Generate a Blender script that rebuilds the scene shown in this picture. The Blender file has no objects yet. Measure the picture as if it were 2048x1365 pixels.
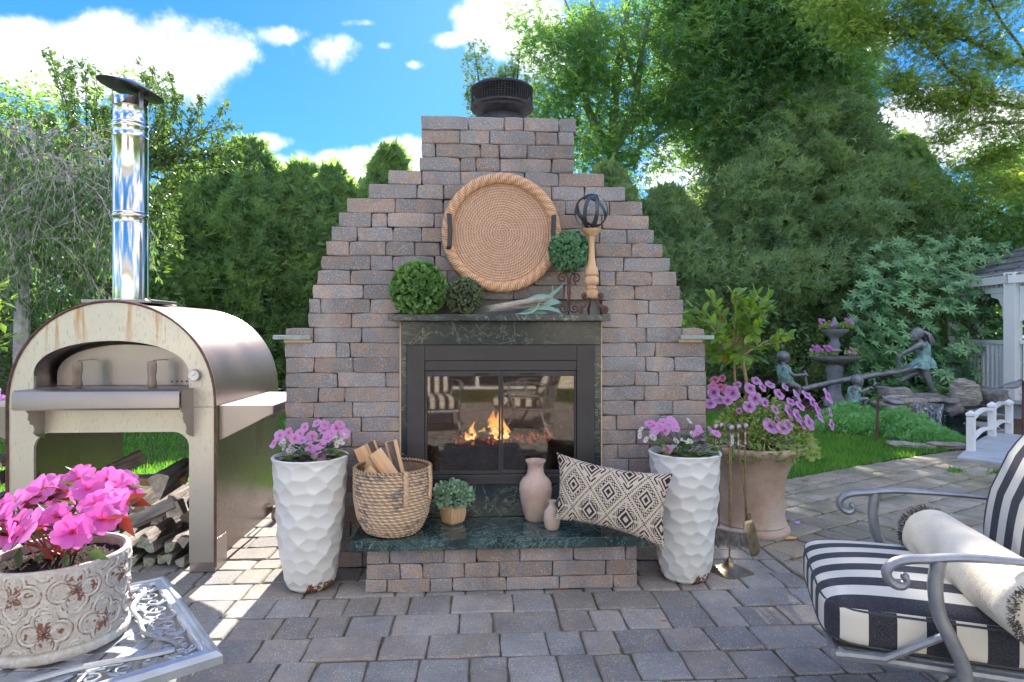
import bpy, bmesh, math, random
import numpy as np
from mathutils import Vector, Matrix, noise
R = random.Random(11)
NR = np.random.RandomState(5)
PI = math.pi
S = bpy.context.scene
COL = S.collection
V = Vector
# ---------------------------------------------------------------- camera
FPX, TH, CD, CH, HZ = 1240.0, math.radians(3.2), 3.5, 1.3, 668.0
ST, CT = math.sin(TH), math.cos(TH)
CAM = V((0, -CD, CH)); FW = V((ST, CT, 0)); RT = V((CT, -ST, 0))
cd = bpy.data.cameras.new('camera'); cam = bpy.data.objects.new('camera', cd); COL.objects.link(cam)
cam.location = CAM; cam.rotation_euler = (PI/2, 0, -TH)
cd.sensor_width = 36; cd.lens = FPX/2048*36; cd.shift_y = -(682.5-HZ)/2048
cd.clip_start = 0.05; cd.clip_end = 400
S.camera = cam
# ---------------------------------------------------------------- light, sky, exposure
SUN_EL, SUN_AZ = math.radians(32.5), math.radians(1.0)     # azimuth right of +Y
sl = bpy.data.lights.new('sun', 'SUN'); so = bpy.data.objects.new('sun', sl); COL.objects.link(so)
sl.energy = 2.2; sl.angle = math.radians(0.5); sl.color = (1, .93, .82)
SD = V((math.sin(SUN_AZ)*math.cos(SUN_EL), math.cos(SUN_AZ)*math.cos(SUN_EL), math.sin(SUN_EL)))
so.rotation_euler = SD.to_track_quat('Z', 'Y').to_euler()
S.view_settings.view_transform = 'Standard'; S.view_settings.look = 'None'
S.view_settings.exposure = 2.9; S.view_settings.gamma = 1; S.view_settings.use_curve_mapping = False
S.cycles.max_bounces = 8; S.cycles.transparent_max_bounces = 12; S.cycles.diffuse_bounces = 4
S.cycles.caustics_reflective = False; S.cycles.caustics_refractive = False
S.cycles.use_denoising = True

def node(nt, t, ins=None, **props):
    n = nt.nodes.new('ShaderNode'+t)
    for k, v in props.items(): setattr(n, k, v)
    for k, v in (ins or {}).items():
        s = n.inputs[k]
        if isinstance(v, bpy.types.NodeSocket): nt.links.new(v, s)
        else:
            if s.type == 'RGBA' and len(v) == 3: v = (*v, 1)
            s.default_value = v
    return n
def mth(nt, op, a, b=None, c=None, clamp=False):
    d = {0: a}
    if b is not None: d[1] = b
    if c is not None: d[2] = c
    return node(nt, 'Math', d, operation=op, use_clamp=clamp).outputs[0]
def ramp(nt, fac, stops, interp='LINEAR'):
    n = node(nt, 'ValToRGB', {0: fac}); cr = n.color_ramp; cr.interpolation = interp
    while len(cr.elements) < len(stops): cr.elements.new(.5)
    for e, (p, c) in zip(cr.elements, stops):
        e.position = p; e.color = (*c, 1) if len(c) == 3 else c
    return n.outputs[0]
def mixc(nt, f, a, b, mode='MIX'):
    n = node(nt, 'Mix', None, data_type='RGBA', blend_type=mode)
    for i, v in ((0, f), (6, a), (7, b)):
        s = n.inputs[i]
        if isinstance(v, bpy.types.NodeSocket): nt.links.new(v, s)
        elif i == 0: s.default_value = v
        else: s.default_value = (*v[:3], 1)
    return n.outputs[2]

def world():
    w = bpy.data.worlds.new('World'); S.world = w; w.use_nodes = True; nt = w.node_tree; nt.nodes.clear()
    sky = node(nt, 'TexSky', None, sky_type='NISHITA', sun_disc=False, sun_elevation=SUN_EL, sun_rotation=SUN_AZ,
               air_density=1.0, dust_density=0.3, ozone_density=2.5, altitude=0)
    hs = node(nt, 'HueSaturation', {'Hue': .515, 'Saturation': 1.35, 'Value': .8, 'Color': sky.outputs[0]}).outputs[0]
    hs = mixc(nt, 1.0, hs, (.50, .86, 1.10), 'MULTIPLY')
    tc = node(nt, 'TexCoord').outputs['Generated']
    sp = node(nt, 'SeparateXYZ', {0: tc}).outputs
    dot = lambda v: node(nt, 'VectorMath', {0: tc, 1: v}, operation='DOT_PRODUCT').outputs['Value']
    f = mth(nt, 'MAXIMUM', dot(tuple(FW)), .05)
    u = mth(nt, 'DIVIDE', dot(tuple(RT)), f); v = mth(nt, 'DIVIDE', sp[2], f)
    # layered ragged noise on a high cloud deck
    zz = mth(nt, 'ADD', mth(nt, 'MAXIMUM', sp[2], 0.0), .16)
    pl = node(nt, 'CombineXYZ', {0: mth(nt, 'DIVIDE', sp[0], zz), 1: mth(nt, 'DIVIDE', sp[1], zz), 2: 0.0}).outputs[0]
    n1 = node(nt, 'TexNoise', {'Vector': pl, 'Scale': .85, 'Detail': 7, 'Roughness': .55}).outputs[0]
    nb = node(nt, 'TexNoise', {'Vector': tc, 'Scale': 5.0, 'Detail': 8, 'Roughness': .6, 'Distortion': .3}).outputs[0]
    ns = node(nt, 'TexNoise', {'Vector': tc, 'Scale': 22.0, 'Detail': 5, 'Roughness': .6}).outputs[0]
    blobs = [(250, 120, 265, 105, 1.3), (110, 95, 200, 75, .9), (380, 160, 120, 75, 1), (660, 112, 95, 62, .62), (560, 72, 110, 30, .5), (720, 45, 70, 16, .5),
             (690, 350, 185, 62, 1.2), (520, 285, 80, 26, .8), (800, 300, 70, 36, .9), (1010, 40, 120, 80, 1.0), (900, 78, 60, 26, .6), (1100, 110, 90, 60, .8),
             (1905, 250, 200, 80, 1.1), (1720, 60, 110, 60, .8), (560, 420, 500, 60, .9), (1500, 330, 260, 160, .9), (828, 130, 28, 16, .45), (770, 92, 30, 16, .42)]
    tot = None
    for bx, by, rx, ry, am in blobs:
        du = mth(nt, 'MULTIPLY', mth(nt, 'SUBTRACT', u, (bx-1024)/FPX), FPX/rx)
        dv = mth(nt, 'MULTIPLY', mth(nt, 'SUBTRACT', v, (HZ-by)/FPX), FPX/ry)
        d2 = mth(nt, 'ADD', mth(nt, 'MULTIPLY', du, du), mth(nt, 'MULTIPLY', dv, dv))
        g = mth(nt, 'MULTIPLY', mth(nt, 'SUBTRACT', 1.25, mth(nt, 'SQRT', d2), clamp=True), am)
        tot = g if tot is None else mth(nt, 'MAXIMUM', tot, g)
    rag = mth(nt, 'ADD', mth(nt, 'MULTIPLY', nb, 1.5), mth(nt, 'MULTIPLY', ns, .75))      # ~1.0 mean
    m1 = mth(nt, 'SUBTRACT', mth(nt, 'ADD', tot, rag), 1.42)
    m1 = node(nt, 'MapRange', {0: m1, 1: -.04, 2: .44}, interpolation_type='SMOOTHSTEP').outputs[0]
    m2 = mth(nt, 'ADD', mth(nt, 'MULTIPLY', n1, 1.0), mth(nt, 'MULTIPLY', ns, .2))
    m2 = node(nt, 'MapRange', {0: m2, 1: .545, 2: .66}, interpolation_type='SMOOTHSTEP').outputs[0]
    inview = mth(nt, 'MULTIPLY', node(nt, 'MapRange', {0: dot(tuple(FW)), 1: .25, 2: .55}).outputs[0], 1.0)
    m2 = mth(nt, 'MULTIPLY', m2, mth(nt, 'SUBTRACT', 1.0, inview))
    m = mth(nt, 'MAXIMUM', m1, m2)
    shade = node(nt, 'MapRange', {0: mth(nt, 'ADD', mth(nt, 'MULTIPLY', nb, .8), mth(nt, 'MULTIPLY', ns, .45)), 1: .50, 2: .82, 3: 0.0, 4: 1.0}).outputs[0]
    cc = mixc(nt, shade, (.135, .150, .172), (.335, .333, .33))
    grad = ramp(nt, sp[2], [(0, (.060, .16, .24)), (.25, (.022, .105, .24)), (.6, (.008, .060, .20))])
    c = mixc(nt, m, node(nt, 'Mix', {0: 1.0, 6: mixc(nt, .85, hs, mixc(nt, 1.0, grad, (10.2, 10.2, 10.2), 'MULTIPLY'), 'DARKEN'), 7: (.065, .065, .065, 1)}, data_type='RGBA', blend_type='MULTIPLY').outputs[2], cc)
    low = node(nt, 'MapRange', {0: sp[2], 1: -.02, 2: .0}).outputs[0]
    c = mixc(nt, low, (.05, .06, .045), c)
    bg = node(nt, 'Background', {'Color': c, 'Strength': 1.0}); o = node(nt, 'OutputWorld')
    nt.links.new(bg.outputs[0], o.inputs[0])
    return sky, bg
world()

# ---------------------------------------------------------------- pixel -> place, used only to survey real positions
def ray(px, py):
    r = (px-1024)/FPX
    return V((ST+r*CT, CT-r*ST, (HZ-py)/FPX))
def onY(px, py, Y=0.0):
    d = ray(px, py); return CAM + d*((Y+CD)/d.y)
def onZ(px, py, z=0.0):
    d = ray(px, py); return CAM + d*((z-CH)/d.z)
def dep(px, py, dd): return CAM + ray(px, py)*dd
def wx(px, Y=0.0): return onY(px, HZ, Y).x

# ---------------------------------------------------------------- objects
WORLDB = set()
def link(o, parent=None):
    COL.objects.link(o)
    if parent is not None:
        o.parent = parent
        if parent.name in WORLDB: o.matrix_parent_inverse = parent.matrix_basis.inverted()
    return o
def tag(o, label=None, cat=None, group=None, kind=None):
    if label: o['label'] = label
    if cat: o['category'] = cat
    if group: o['group'] = group
    if kind: o['kind'] = kind
    return o
def thing(name, label, cat, loc=(0, 0, 0), rz=0, group=None, world=True):
    o = bpy.data.objects.new(name, None); COL.objects.link(o); o.location = loc; o.rotation_euler = (0, 0, rz)
    o.empty_display_size = .1
    if world: WORLDB.add(o.name)
    return tag(o, label, cat, group)
def finish(me, mat, smooth, ang):
    if mat:
        for m in (mat if isinstance(mat, (list, tuple)) else [mat]): me.materials.append(m)
    if smooth:
        me.shade_smooth()
        if ang: me.set_sharp_from_angle(angle=math.radians(ang))
class MB:
    def __init__(s): s.v = []; s.f = []; s.mi = []
    def add(s, vs, fs, mi=0):
        b = len(s.v); s.v += [tuple(p) for p in vs]; s.f += [tuple(i+b for i in q) for q in fs]; s.mi += [mi]*len(fs); return s
    def box(s, x0, x1, y0, y1, z0, z1, mi=0, M=None):
        vs = [V((x, y, z)) for z in (z0, z1) for y in (y0, y1) for x in (x0, x1)]
        if M is not None: vs = [M @ p for p in vs]
        return s.add(vs, [(0, 2, 3, 1), (4, 5, 7, 6), (0, 1, 5, 4), (2, 6, 7, 3), (0, 4, 6, 2), (1, 3, 7, 5)], mi)
    def tube(s, pts, r, n=8, cap=True, closed=False, flat=None, mi=0, up=None):
        pts = [V(p) for p in pts]; m = len(pts); rs = r if isinstance(r, (list, tuple)) else [r]*m
        vs = []; t0 = (pts[1]-pts[0]).normalized(); a = up if up is not None else t0.orthogonal(); a = V(a)
        for i, p in enumerate(pts):
            if closed: t = (pts[(i+1) % m]-pts[i-1])
            else: t = pts[min(i+1, m-1)]-pts[max(i-1, 0)]
            if t.length < 1e-9: t = t0
            t.normalize(); a = a-t*a.dot(t)
            a = a.normalized() if a.length > 1e-6 else t.orthogonal().normalized()
            b = t.cross(a)
            fl = flat or 1
            for k in range(n):
                an = 2*PI*k/n + (PI/n if n == 4 else 0); vs.append(p+a*(math.cos(an)*rs[i])+b*(math.sin(an)*rs[i]*fl))
        fs = []
        for i in range(m if closed else m-1):
            j = (i+1) % m
            for k in range(n): fs.append((i*n+k, i*n+(k+1) % n, j*n+(k+1) % n, j*n+k))
        if cap and not closed:
            fs.append(tuple(range(n-1, -1, -1))); fs.append(tuple((m-1)*n+k for k in range(n)))
        return s.add(vs, fs, mi)
    def lathe(s, prof, n=32, c=(0, 0, 0), mi=0, M=None, capb=True, capt=True):
        vs = []
        for r, z in prof:
            for k in range(n):
                p = V((r*math.cos(2*PI*k/n), r*math.sin(2*PI*k/n), z))
                if M is not None: p = M @ p
                vs.append(p+V(c))
        fs = [(i*n+k, i*n+(k+1) % n, (i+1)*n+(k+1) % n, (i+1)*n+k) for i in range(len(prof)-1) for k in range(n)]
        if capb: fs.append(tuple(range(n-1, -1, -1)))
        if capt: fs.append(tuple((len(prof)-1)*n+k for k in range(n)))
        return s.add(vs, fs, mi)
    def sph(s, c, r, nu=12, nv=8, M=None, mi=0):
        r = (r, r, r) if not hasattr(r, '__len__') else r; vs = []; c = V(c)
        for j in range(1, nv):
            ph = PI*j/nv
            for k in range(nu):
                p = V((r[0]*math.sin(ph)*math.cos(2*PI*k/nu), r[1]*math.sin(ph)*math.sin(2*PI*k/nu), r[2]*math.cos(ph)))
                vs.append(c+(M @ p if M is not None else p))
        a = V((0, 0, r[2])); vs.append(c+(M @ a if M is not None else a)); vs.append(c-(M @ a if M is not None else a))
        T = (nv-1)*nu; fs = [((j+1)*nu+k, (j+1)*nu+(k+1) % nu, j*nu+(k+1) % nu, j*nu+k) for j in range(nv-2) for k in range(nu)]
        fs += [(k, (k+1) % nu, T) for k in range(nu)] + [((nv-2)*nu+(k+1) % nu, (nv-2)*nu+k, T+1) for k in range(nu)]
        return s.add(vs, fs, mi)
    def prism(s, poly, fn, w0, w1, mi=0):
        n = len(poly); vs = [fn(u, v, w0) for u, v in poly]+[fn(u, v, w1) for u, v in poly]
        fs = [tuple(range(n-1, -1, -1)), tuple(range(n, 2*n))]+[(i, (i+1) % n, n+(i+1) % n, n+i) for i in range(n)]
        return s.add(vs, fs, mi)
    def mesh(s, name, mat=None, smooth=False, ang=40):
        me = bpy.data.meshes.new(name); me.from_pydata(s.v, [], s.f)
        if any(s.mi): me.polygons.foreach_set('material_index', s.mi)
        finish(me, mat, smooth, ang); me.update(); return me
    def build(s, name, mat, parent=None, smooth=False, ang=40, bevel=0, loc=None, **tg):
        o = bpy.data.objects.new(name, s.mesh(name, mat, smooth, ang)); link(o, parent)
        if loc: o.location = loc
        if bevel:
            m = o.modifiers.new('bevel', 'BEVEL'); m.width = bevel; m.segments = 2; m.limit_method = 'ANGLE'; m.harden_normals = False
        return tag(o, **tg)
def npmesh(name, verts, faces, mat=None, smooth=False, col=None, ang=None):
    """verts (N,3); faces (M,k) all the same size"""
    verts = np.asarray(verts, np.float32); faces = np.asarray(faces, np.int32); k = faces.shape[1]
    me = bpy.data.meshes.new(name); me.vertices.add(len(verts)); me.vertices.foreach_set('co', verts.ravel())
    me.loops.add(faces.size); me.loops.foreach_set('vertex_index', faces.ravel())
    me.polygons.add(len(faces)); me.polygons.foreach_set('loop_start', np.arange(0, faces.size, k, dtype=np.int32))
    try: me.polygons.foreach_set('loop_total', np.full(len(faces), k, np.int32))
    except Exception: pass
    me.update(calc_edges=True)
    if col is not None:
        ca = me.color_attributes.new('Col', 'FLOAT_COLOR', 'POINT'); c = np.ones((len(verts), 4), np.float32); c[:, :3] = col; ca.data.foreach_set('color', c.ravel())
    finish(me, mat, smooth, ang); return me
def grid(P, cu=False, cv=False):
    """P (nu,nv,3) -> verts, quads"""
    nu, nv = P.shape[:2]; I = np.arange(nu*nv).reshape(nu, nv)
    A = I if cu else I[:-1]; Bm = np.roll(I, -1, 0) if cu else I[1:]
    if cv: q = np.stack([A, Bm, np.roll(Bm, -1, 1), np.roll(A, -1, 1)], -1)
    else: q = np.stack([A[:, :-1], Bm[:, :-1], Bm[:, 1:], A[:, 1:]], -1)
    return P.reshape(-1, 3), q.reshape(-1, 4)
def mobj(name, me, parent=None, **tg):
    return tag(link(bpy.data.objects.new(name, me), parent), **tg)
# leaf shapes: verts (x across, y along, z up), triangles
def shp(n):
    if n == 'leaf': return [(0, 0, 0), (.24, .45, .07), (0, 1, -.06), (-.24, .45, .07)], [(0, 1, 2), (0, 2, 3)]
    if n == 'blade': return [(0, 0, 0), (.13, .4, .05), (0, 1, -.12), (-.13, .4, .05)], [(0, 1, 2), (0, 2, 3)]
    if n == 'oval': return [(0, 0, 0), (.2, .18, .04), (.3, .5, .06), (.18, .84, .02), (0, 1, -.04), (-.18, .84, .02), (-.3, .5, .06), (-.2, .18, .04)], [(0, 1, 7), (1, 2, 6), (1, 6, 7), (2, 3, 5), (2, 5, 6), (3, 4, 5)]
    if n == 'round': return [(0, 0, 0), (.42, .2, .12), (.5, .6, .16), (0, 1, .12), (-.5, .6, .16), (-.42, .2, .12), (0, .5, 0)], [(0, 1, 6), (1, 2, 6), (2, 3, 6), (3, 4, 6), (4, 5, 6), (5, 0, 6)]
    if n == 'tri': return [(-.3, 0, 0), (.3, 0, .05), (0, 1, 0)], [(0, 1, 2)]
    if n == 'spray': return [(0, 0, 0), (.12, .1, 0), (0, 1, .0), (.1, .25, .03), (.5, .72, .1), (-.1, .25, -.03), (-.5, .66, .06), (.02, .5, 0), (-.05, .45, 0)], [(0, 1, 2), (3, 4, 7), (5, 8, 6)]
    if n == 'maple':
        vs = [(0, .35, 0)]; fs = []
        for i, (a, l) in enumerate(((-105, .38), (-50, .55), (0, .66), (50, .55), (105, .38))):
            a = math.radians(a); b = .3
            p = len(vs)
            vs += [(math.sin(a-b)*l*.45, .35+math.cos(a-b)*l*.45, .03), (math.sin(a)*l, .35+math.cos(a)*l, -.05), (math.sin(a+b)*l*.45, .35+math.cos(a+b)*l*.45, .03)]
            fs += [(0, p+1, p), (0, p+2, p+1)]
        return vs, fs
def leaves(name, P, T, N, s, shape='leaf', mat=None, parent=None, w=1.0, obj=True, **tg):
    """one joined mesh of leaves: P position, T direction of the blade, N rough normal, s length"""
    P, T, N = (np.asarray(a, np.float64) for a in (P, T, N)); n = len(P); s = np.broadcast_to(np.asarray(s, float), (n,))
    T = T/np.maximum(np.linalg.norm(T, axis=1, keepdims=True), 1e-9)
    N = N-T*(N*T).sum(1, keepdims=True); nn = np.linalg.norm(N, axis=1, keepdims=True)
    N = np.where(nn > 1e-6, N/np.maximum(nn, 1e-9), np.cross(T, [.3, .5, .8])); B = np.cross(T, N)
    vs, fs = shp(shape); vs = np.array(vs); fs = np.array(fs); k = len(vs)
    X = P[:, None, :]+s[:, None, None]*(vs[None, :, 0:1]*w*B[:, None, :]+vs[None, :, 1:2]*T[:, None, :]+vs[None, :, 2:3]*N[:, None, :])
    Fc = (fs[None]+(np.arange(n)*k)[:, None, None]).reshape(-1, 3)
    me = npmesh(name, X.reshape(-1, 3), Fc, mat)
    return mobj(name, me, parent, **tg) if obj else me
def rdir(n, zb=0.0):
    d = NR.normal(size=(n, 3)); d[:, 2] += zb; return d/np.linalg.norm(d, axis=1, keepdims=True)
# ---------------------------------------------------------------- materials
def newmat(name):
    m = bpy.data.materials.new(name); m.use_nodes = True; nt = m.node_tree; nt.nodes.clear()
    return m, nt
def out(nt, sh, disp=None):
    o = node(nt, 'OutputMaterial'); nt.links.new(sh, o.inputs[0])
def bumpn(nt, h, strength, dist=.01, nrm=None):
    d = {'Height': h, 'Strength': strength, 'Distance': dist}
    if nrm is not None: d['Normal'] = nrm
    return node(nt, 'Bump', d).outputs[0]
def mat(name, c1, c2=None, sc=6, det=5, rough=.6, metal=0, bump=0, bsc=60, c3=None, sc3=2, t3=(.5, .6), pos=False, obj=0, isl=0, stretch=None, spec=.5, attr=False, speck=None, rvar=0, coat=0, dist=.01, aniso=0):
    m, nt = newmat(name)
    co = node(nt, 'NewGeometry').outputs['Position'] if pos else node(nt, 'TexCoord').outputs['Object']
    if stretch: co = node(nt, 'Mapping', {0: co, 3: stretch}).outputs[0]
    n1 = node(nt, 'TexNoise', {'Vector': co, 'Scale': sc, 'Detail': det, 'Roughness': .6}).outputs[0]
    if attr: c = node(nt, 'VertexColor', None, layer_name='Col').outputs[0]
    else: c = None
    if c is None:
        c = ramp(nt, n1, [(.35, c1), (.65, c2 or c1)])
    elif c2: c = mixc(nt, 1.0, c, ramp(nt, n1, [(.3, c1), (.7, c2)]), 'MULTIPLY')
    if c3:
        n3 = node(nt, 'TexNoise', {'Vector': co, 'Scale': sc3, 'Detail': 6, 'Roughness': .65}).outputs[0]
        c = mixc(nt, node(nt, 'MapRange', {0: n3, 1: t3[0], 2: t3[1]}).outputs[0], c, c3)
    if speck:
        n4 = node(nt, 'TexNoise', {'Vector': co, 'Scale': speck[1], 'Detail': 2}).outputs[0]
        c = mixc(nt, node(nt, 'MapRange', {0: n4, 1: speck[2], 2: speck[2]+.05}).outputs[0], c, speck[0])
    rnd = None
    if obj: rnd = node(nt, 'ObjectInfo').outputs['Random']; a = obj
    if isl: rnd = node(nt, 'NewGeometry').outputs['Random Per Island']; a = isl
    if rnd is not None:
        c = mixc(nt, 1.0, c, node(nt, 'CombineColor', {0: mth(nt, 'MULTIPLY_ADD', rnd, 2*a, 1-a), 1: mth(nt, 'MULTIPLY_ADD', rnd, 2*a, 1-a), 2: mth(nt, 'MULTIPLY_ADD', rnd, 2*a, 1-a)}).outputs[0], 'MULTIPLY')
    d = {'Base Color': c, 'Roughness': rough, 'Metallic': metal, 'Specular IOR Level': spec, 'Coat Weight': coat}
    if rvar: d['Roughness'] = mth(nt, 'MULTIPLY_ADD', n1, rvar, rough-rvar/2)
    if aniso: d['Anisotropic'] = aniso
    if bump:
        nb = node(nt, 'TexNoise', {'Vector': co, 'Scale': bsc, 'Detail': 6, 'Roughness': .65}).outputs[0]
        d['Normal'] = bumpn(nt, nb, bump, dist)
    b = node(nt, 'BsdfPrincipled', d); out(nt, b.outputs[0]); return m
def leafmat(name, c1, c2, trans=.45, c3=None, rough=.45, tcol=None, spec=.4, tint=(1.2, 1.3, .6), isl=True, clump=1.2):
    m, nt = newmat(name)
    rnd = node(nt, 'NewGeometry').outputs['Random Per Island'] if isl else node(nt, 'ObjectInfo').outputs['Random']
    pn = node(nt, 'TexNoise', {'Vector': node(nt, 'NewGeometry').outputs['Position'], 'Scale': clump, 'Detail': 3}).outputs[0]
    f = mth(nt, 'ADD', mth(nt, 'MULTIPLY', rnd, .6), mth(nt, 'MULTIPLY_ADD', pn, 1.2, -.4), clamp=True)
    st = [(0, c1), (.75, c2)]
    if c3: st.append((.97, c3))
    c = ramp(nt, f, st)
    b = node(nt, 'BsdfPrincipled', {'Base Color': c, 'Roughness': rough, 'Specular IOR Level': spec})
    t = node(nt, 'BsdfTranslucent', {'Color': mixc(nt, 1.0, c, tint, 'MULTIPLY')})
    mx = node(nt, 'MixShader', {0: trans, 1: b.outputs[0], 2: t.outputs[0]})
    out(nt, mx.outputs[0]); return m
def petalmat(name, cc, c1, c2, r, trans=.45, eye=.25, veins=0):
    """colour by the distance from the flower's own centre"""
    m, nt = newmat(name)
    co = node(nt, 'TexCoord').outputs['Object']
    d = mth(nt, 'DIVIDE', node(nt, 'VectorMath', {0: co}, operation='LENGTH').outputs['Value'], r)
    if veins:
        s = node(nt, 'SeparateXYZ', {0: co}).outputs; an = mth(nt, 'ARCTAN2', s[1], s[0])
        d = mth(nt, 'SUBTRACT', d, mth(nt, 'MULTIPLY', mth(nt, 'POWER', mth(nt, 'ABSOLUTE', mth(nt, 'SINE', mth(nt, 'MULTIPLY', an, 12.5))), 4.0), veins))
    rnd = node(nt, 'ObjectInfo').outputs['Random']
    c = ramp(nt, d, [(0, cc), (eye, cc), (eye+.12, c1), (.95, c2)])
    c = mixc(nt, mth(nt, 'MULTIPLY', rnd, .35), c, (.75, .45, .8))
    b = node(nt, 'BsdfPrincipled', {'Base Color': c, 'Roughness': .55, 'Specular IOR Level': .25})
    t = node(nt, 'BsdfTranslucent', {'Color': c})
    out(nt, node(nt, 'MixShader', {0: trans, 1: b.outputs[0], 2: t.outputs[0]}).outputs[0]); return m

def stonemat(name, grey, rust, pale, amt=.5, speck=True, bs=.55, moss=None):
    m, nt = newmat(name)
    P = node(nt, 'NewGeometry').outputs['Position']; rnd = node(nt, 'ObjectInfo').outputs['Random']
    off = node(nt, 'VectorMath', {0: P, 1: node(nt, 'CombineXYZ', {0: mth(nt, 'MULTIPLY', rnd, 37.0), 1: mth(nt, 'MULTIPLY', rnd, 91.0), 2: mth(nt, 'MULTIPLY', rnd, 53.0)}).outputs[0]}, operation='ADD').outputs[0]
    na = node(nt, 'TexNoise', {'Vector': off, 'Scale': 12, 'Detail': 4, 'Roughness': .55, 'Distortion': .8}).outputs[0]
    nf = node(nt, 'TexNoise', {'Vector': off, 'Scale': 130, 'Detail': 3, 'Roughness': .7}).outputs[0]
    r2 = node(nt, 'TexWhiteNoise', {'W': mth(nt, 'MULTIPLY', rnd, 777.0)}, noise_dimensions='1D').outputs[0]
    fa = node(nt, 'MapRange', {0: mth(nt, 'ADD', na, mth(nt, 'MULTIPLY_ADD', r2, .22, -.11)), 1: .46-amt*.1, 2: .68-amt*.1}).outputs[0]
    c = mixc(nt, fa, grey, rust)
    c = mixc(nt, mth(nt, 'MULTIPLY', node(nt, 'MapRange', {0: nf, 1: .35, 2: .68}).outputs[0], .6), c, pale)
    k = mth(nt, 'MULTIPLY_ADD', rnd, .42, .79)
    c = mixc(nt, 1.0, c, node(nt, 'CombineColor', {0: k, 1: k, 2: k}).outputs[0], 'MULTIPLY')
    nd = node(nt, 'TexNoise', {'Vector': off, 'Scale': 420, 'Detail': 1}).outputs[0]
    c = mixc(nt, mth(nt, 'MULTIPLY', node(nt, 'MapRange', {0: nd, 1: .62, 2: .30}).outputs[0], .35), c, (.05, .045, .045))
    if speck:
        ns = node(nt, 'TexVoronoi', {'Vector': off, 'Scale': 95}).outputs['Distance']
        nn = node(nt, 'TexNoise', {'Vector': off, 'Scale': 11}).outputs[0]
        c = mixc(nt, mth(nt, 'MULTIPLY', mth(nt, 'LESS_THAN', ns, .17), mth(nt, 'GREATER_THAN', nn, .47)), c, (.75, .74, .72))
    if moss:
        nm = node(nt, 'TexNoise', {'Vector': P, 'Scale': 1.3, 'Detail': 4}).outputs[0]
        c = mixc(nt, mth(nt, 'MULTIPLY', node(nt, 'MapRange', {0: nm, 1: .48, 2: .62}).outputs[0], .5), c, moss)
    st1 = node(nt, 'TexNoise', {'Vector': node(nt, 'Mapping', {0: P, 3: (2.6, 2.6, 1.1)}).outputs[0], 'Scale': 1, 'Detail': 7, 'Roughness': .62}).outputs[0]
    c = mixc(nt, mth(nt, 'MULTIPLY', node(nt, 'MapRange', {0: st1, 1: .50, 2: .66}).outputs[0], .42), c, (.13, .12, .125))
    c = mixc(nt, mth(nt, 'MULTIPLY', node(nt, 'MapRange', {0: st1, 1: .46, 2: .30}).outputs[0], .30), c, (.58, .56, .53))
    hb = mth(nt, 'ADD', mth(nt, 'MULTIPLY', nf, .5), mth(nt, 'MULTIPLY', na, .8))
    nb = bumpn(nt, mth(nt, 'ADD', hb, mth(nt, 'MULTIPLY', nd, .25)), bs, .006)
    b = node(nt, 'BsdfPrincipled', {'Base Color': c, 'Roughness': .85, 'Specular IOR Level': .3, 'Normal': nb}); out(nt, b.outputs[0]); return m
def marblemat(name, base, vein, rough=.16, vs=2.4, dens=.03):
    m, nt = newmat(name)
    P = node(nt, 'NewGeometry').outputs['Position']
    w = node(nt, 'TexNoise', {'Vector': P, 'Scale': vs, 'Detail': 8, 'Roughness': .62, 'Distortion': 1.6}).outputs[0]
    w2 = node(nt, 'TexNoise', {'Vector': node(nt, 'Mapping', {0: P, 2: (0, .5, .4), 3: (1, 1, 2.2)}).outputs[0], 'Scale': vs*2.4, 'Detail': 9, 'Roughness': .7, 'Distortion': 2.6}).outputs[0]
    msk = node(nt, 'TexNoise', {'Vector': P, 'Scale': 3.2, 'Detail': 2}).outputs[0]
    def line(x, wd): return node(nt, 'MapRange', {0: mth(nt, 'ABSOLUTE', mth(nt, 'SUBTRACT', x, .5)), 1: 0.0, 2: wd, 3: 1.0, 4: 0.0}).outputs[0]
    f = mth(nt, 'MAXIMUM', line(w, dens*.5), mth(nt, 'MULTIPLY', line(w2, dens), node(nt, 'MapRange', {0: msk, 1: .42, 2: .6}).outputs[0]))
    cl = ramp(nt, node(nt, 'TexNoise', {'Vector': P, 'Scale': 9, 'Detail': 6}).outputs[0], [(.3, tuple(x*.55 for x in base)), (.7, tuple(x*1.7 for x in base))])
    c = mixc(nt, mth(nt, 'MULTIPLY', f, .75), cl, vein)
    b = node(nt, 'BsdfPrincipled', {'Base Color': c, 'Roughness': rough, 'Specular IOR Level': .5}); out(nt, b.outputs[0]); return m

M = {}
M['brick'] = stonemat('tumbled wall stone', (.235, .225, .245), (.39, .25, .185), (.52, .50, .50), .42)
M['paver'] = stonemat('tumbled paver', (.23, .225, .225), (.33, .26, .21), (.46, .44, .42), .5, bs=.7)
M['paver2'] = stonemat('weathered tan paver', (.25, .235, .205), (.33, .265, .19), (.42, .39, .33), .5, bs=.7, moss=(.17, .18, .09))
M['mortar'] = mat('joint shade', (.13, .12, .115), (.2, .18, .16), 30, rough=.95, bump=.5, pos=True)
M['caulk'] = mat('tan caulk', (.62, .45, .28), (.7, .55, .38), 20, rough=.8, bump=.3, pos=True)
M['sand'] = mat('joint sand', (.12, .10, .07), (.20, .17, .12), 18, rough=1, bump=1, bsc=200, pos=True, c3=(.09, .11, .035), sc3=2.2, t3=(.5, .62))
M['marble'] = marblemat('dark green marble', (.020, .030, .036), (.34, .42, .33), .2, 2.0, .014)
M['marbleh'] = marblemat('green veined marble', (.026, .048, .050), (.26, .38, .35), .12, 5.0, .024)
M['cap'] = mat('grey cap slate', (.25, .30, .30), (.42, .47, .46), 16, rough=.5, bump=.4, bsc=40, pos=True)
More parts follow.
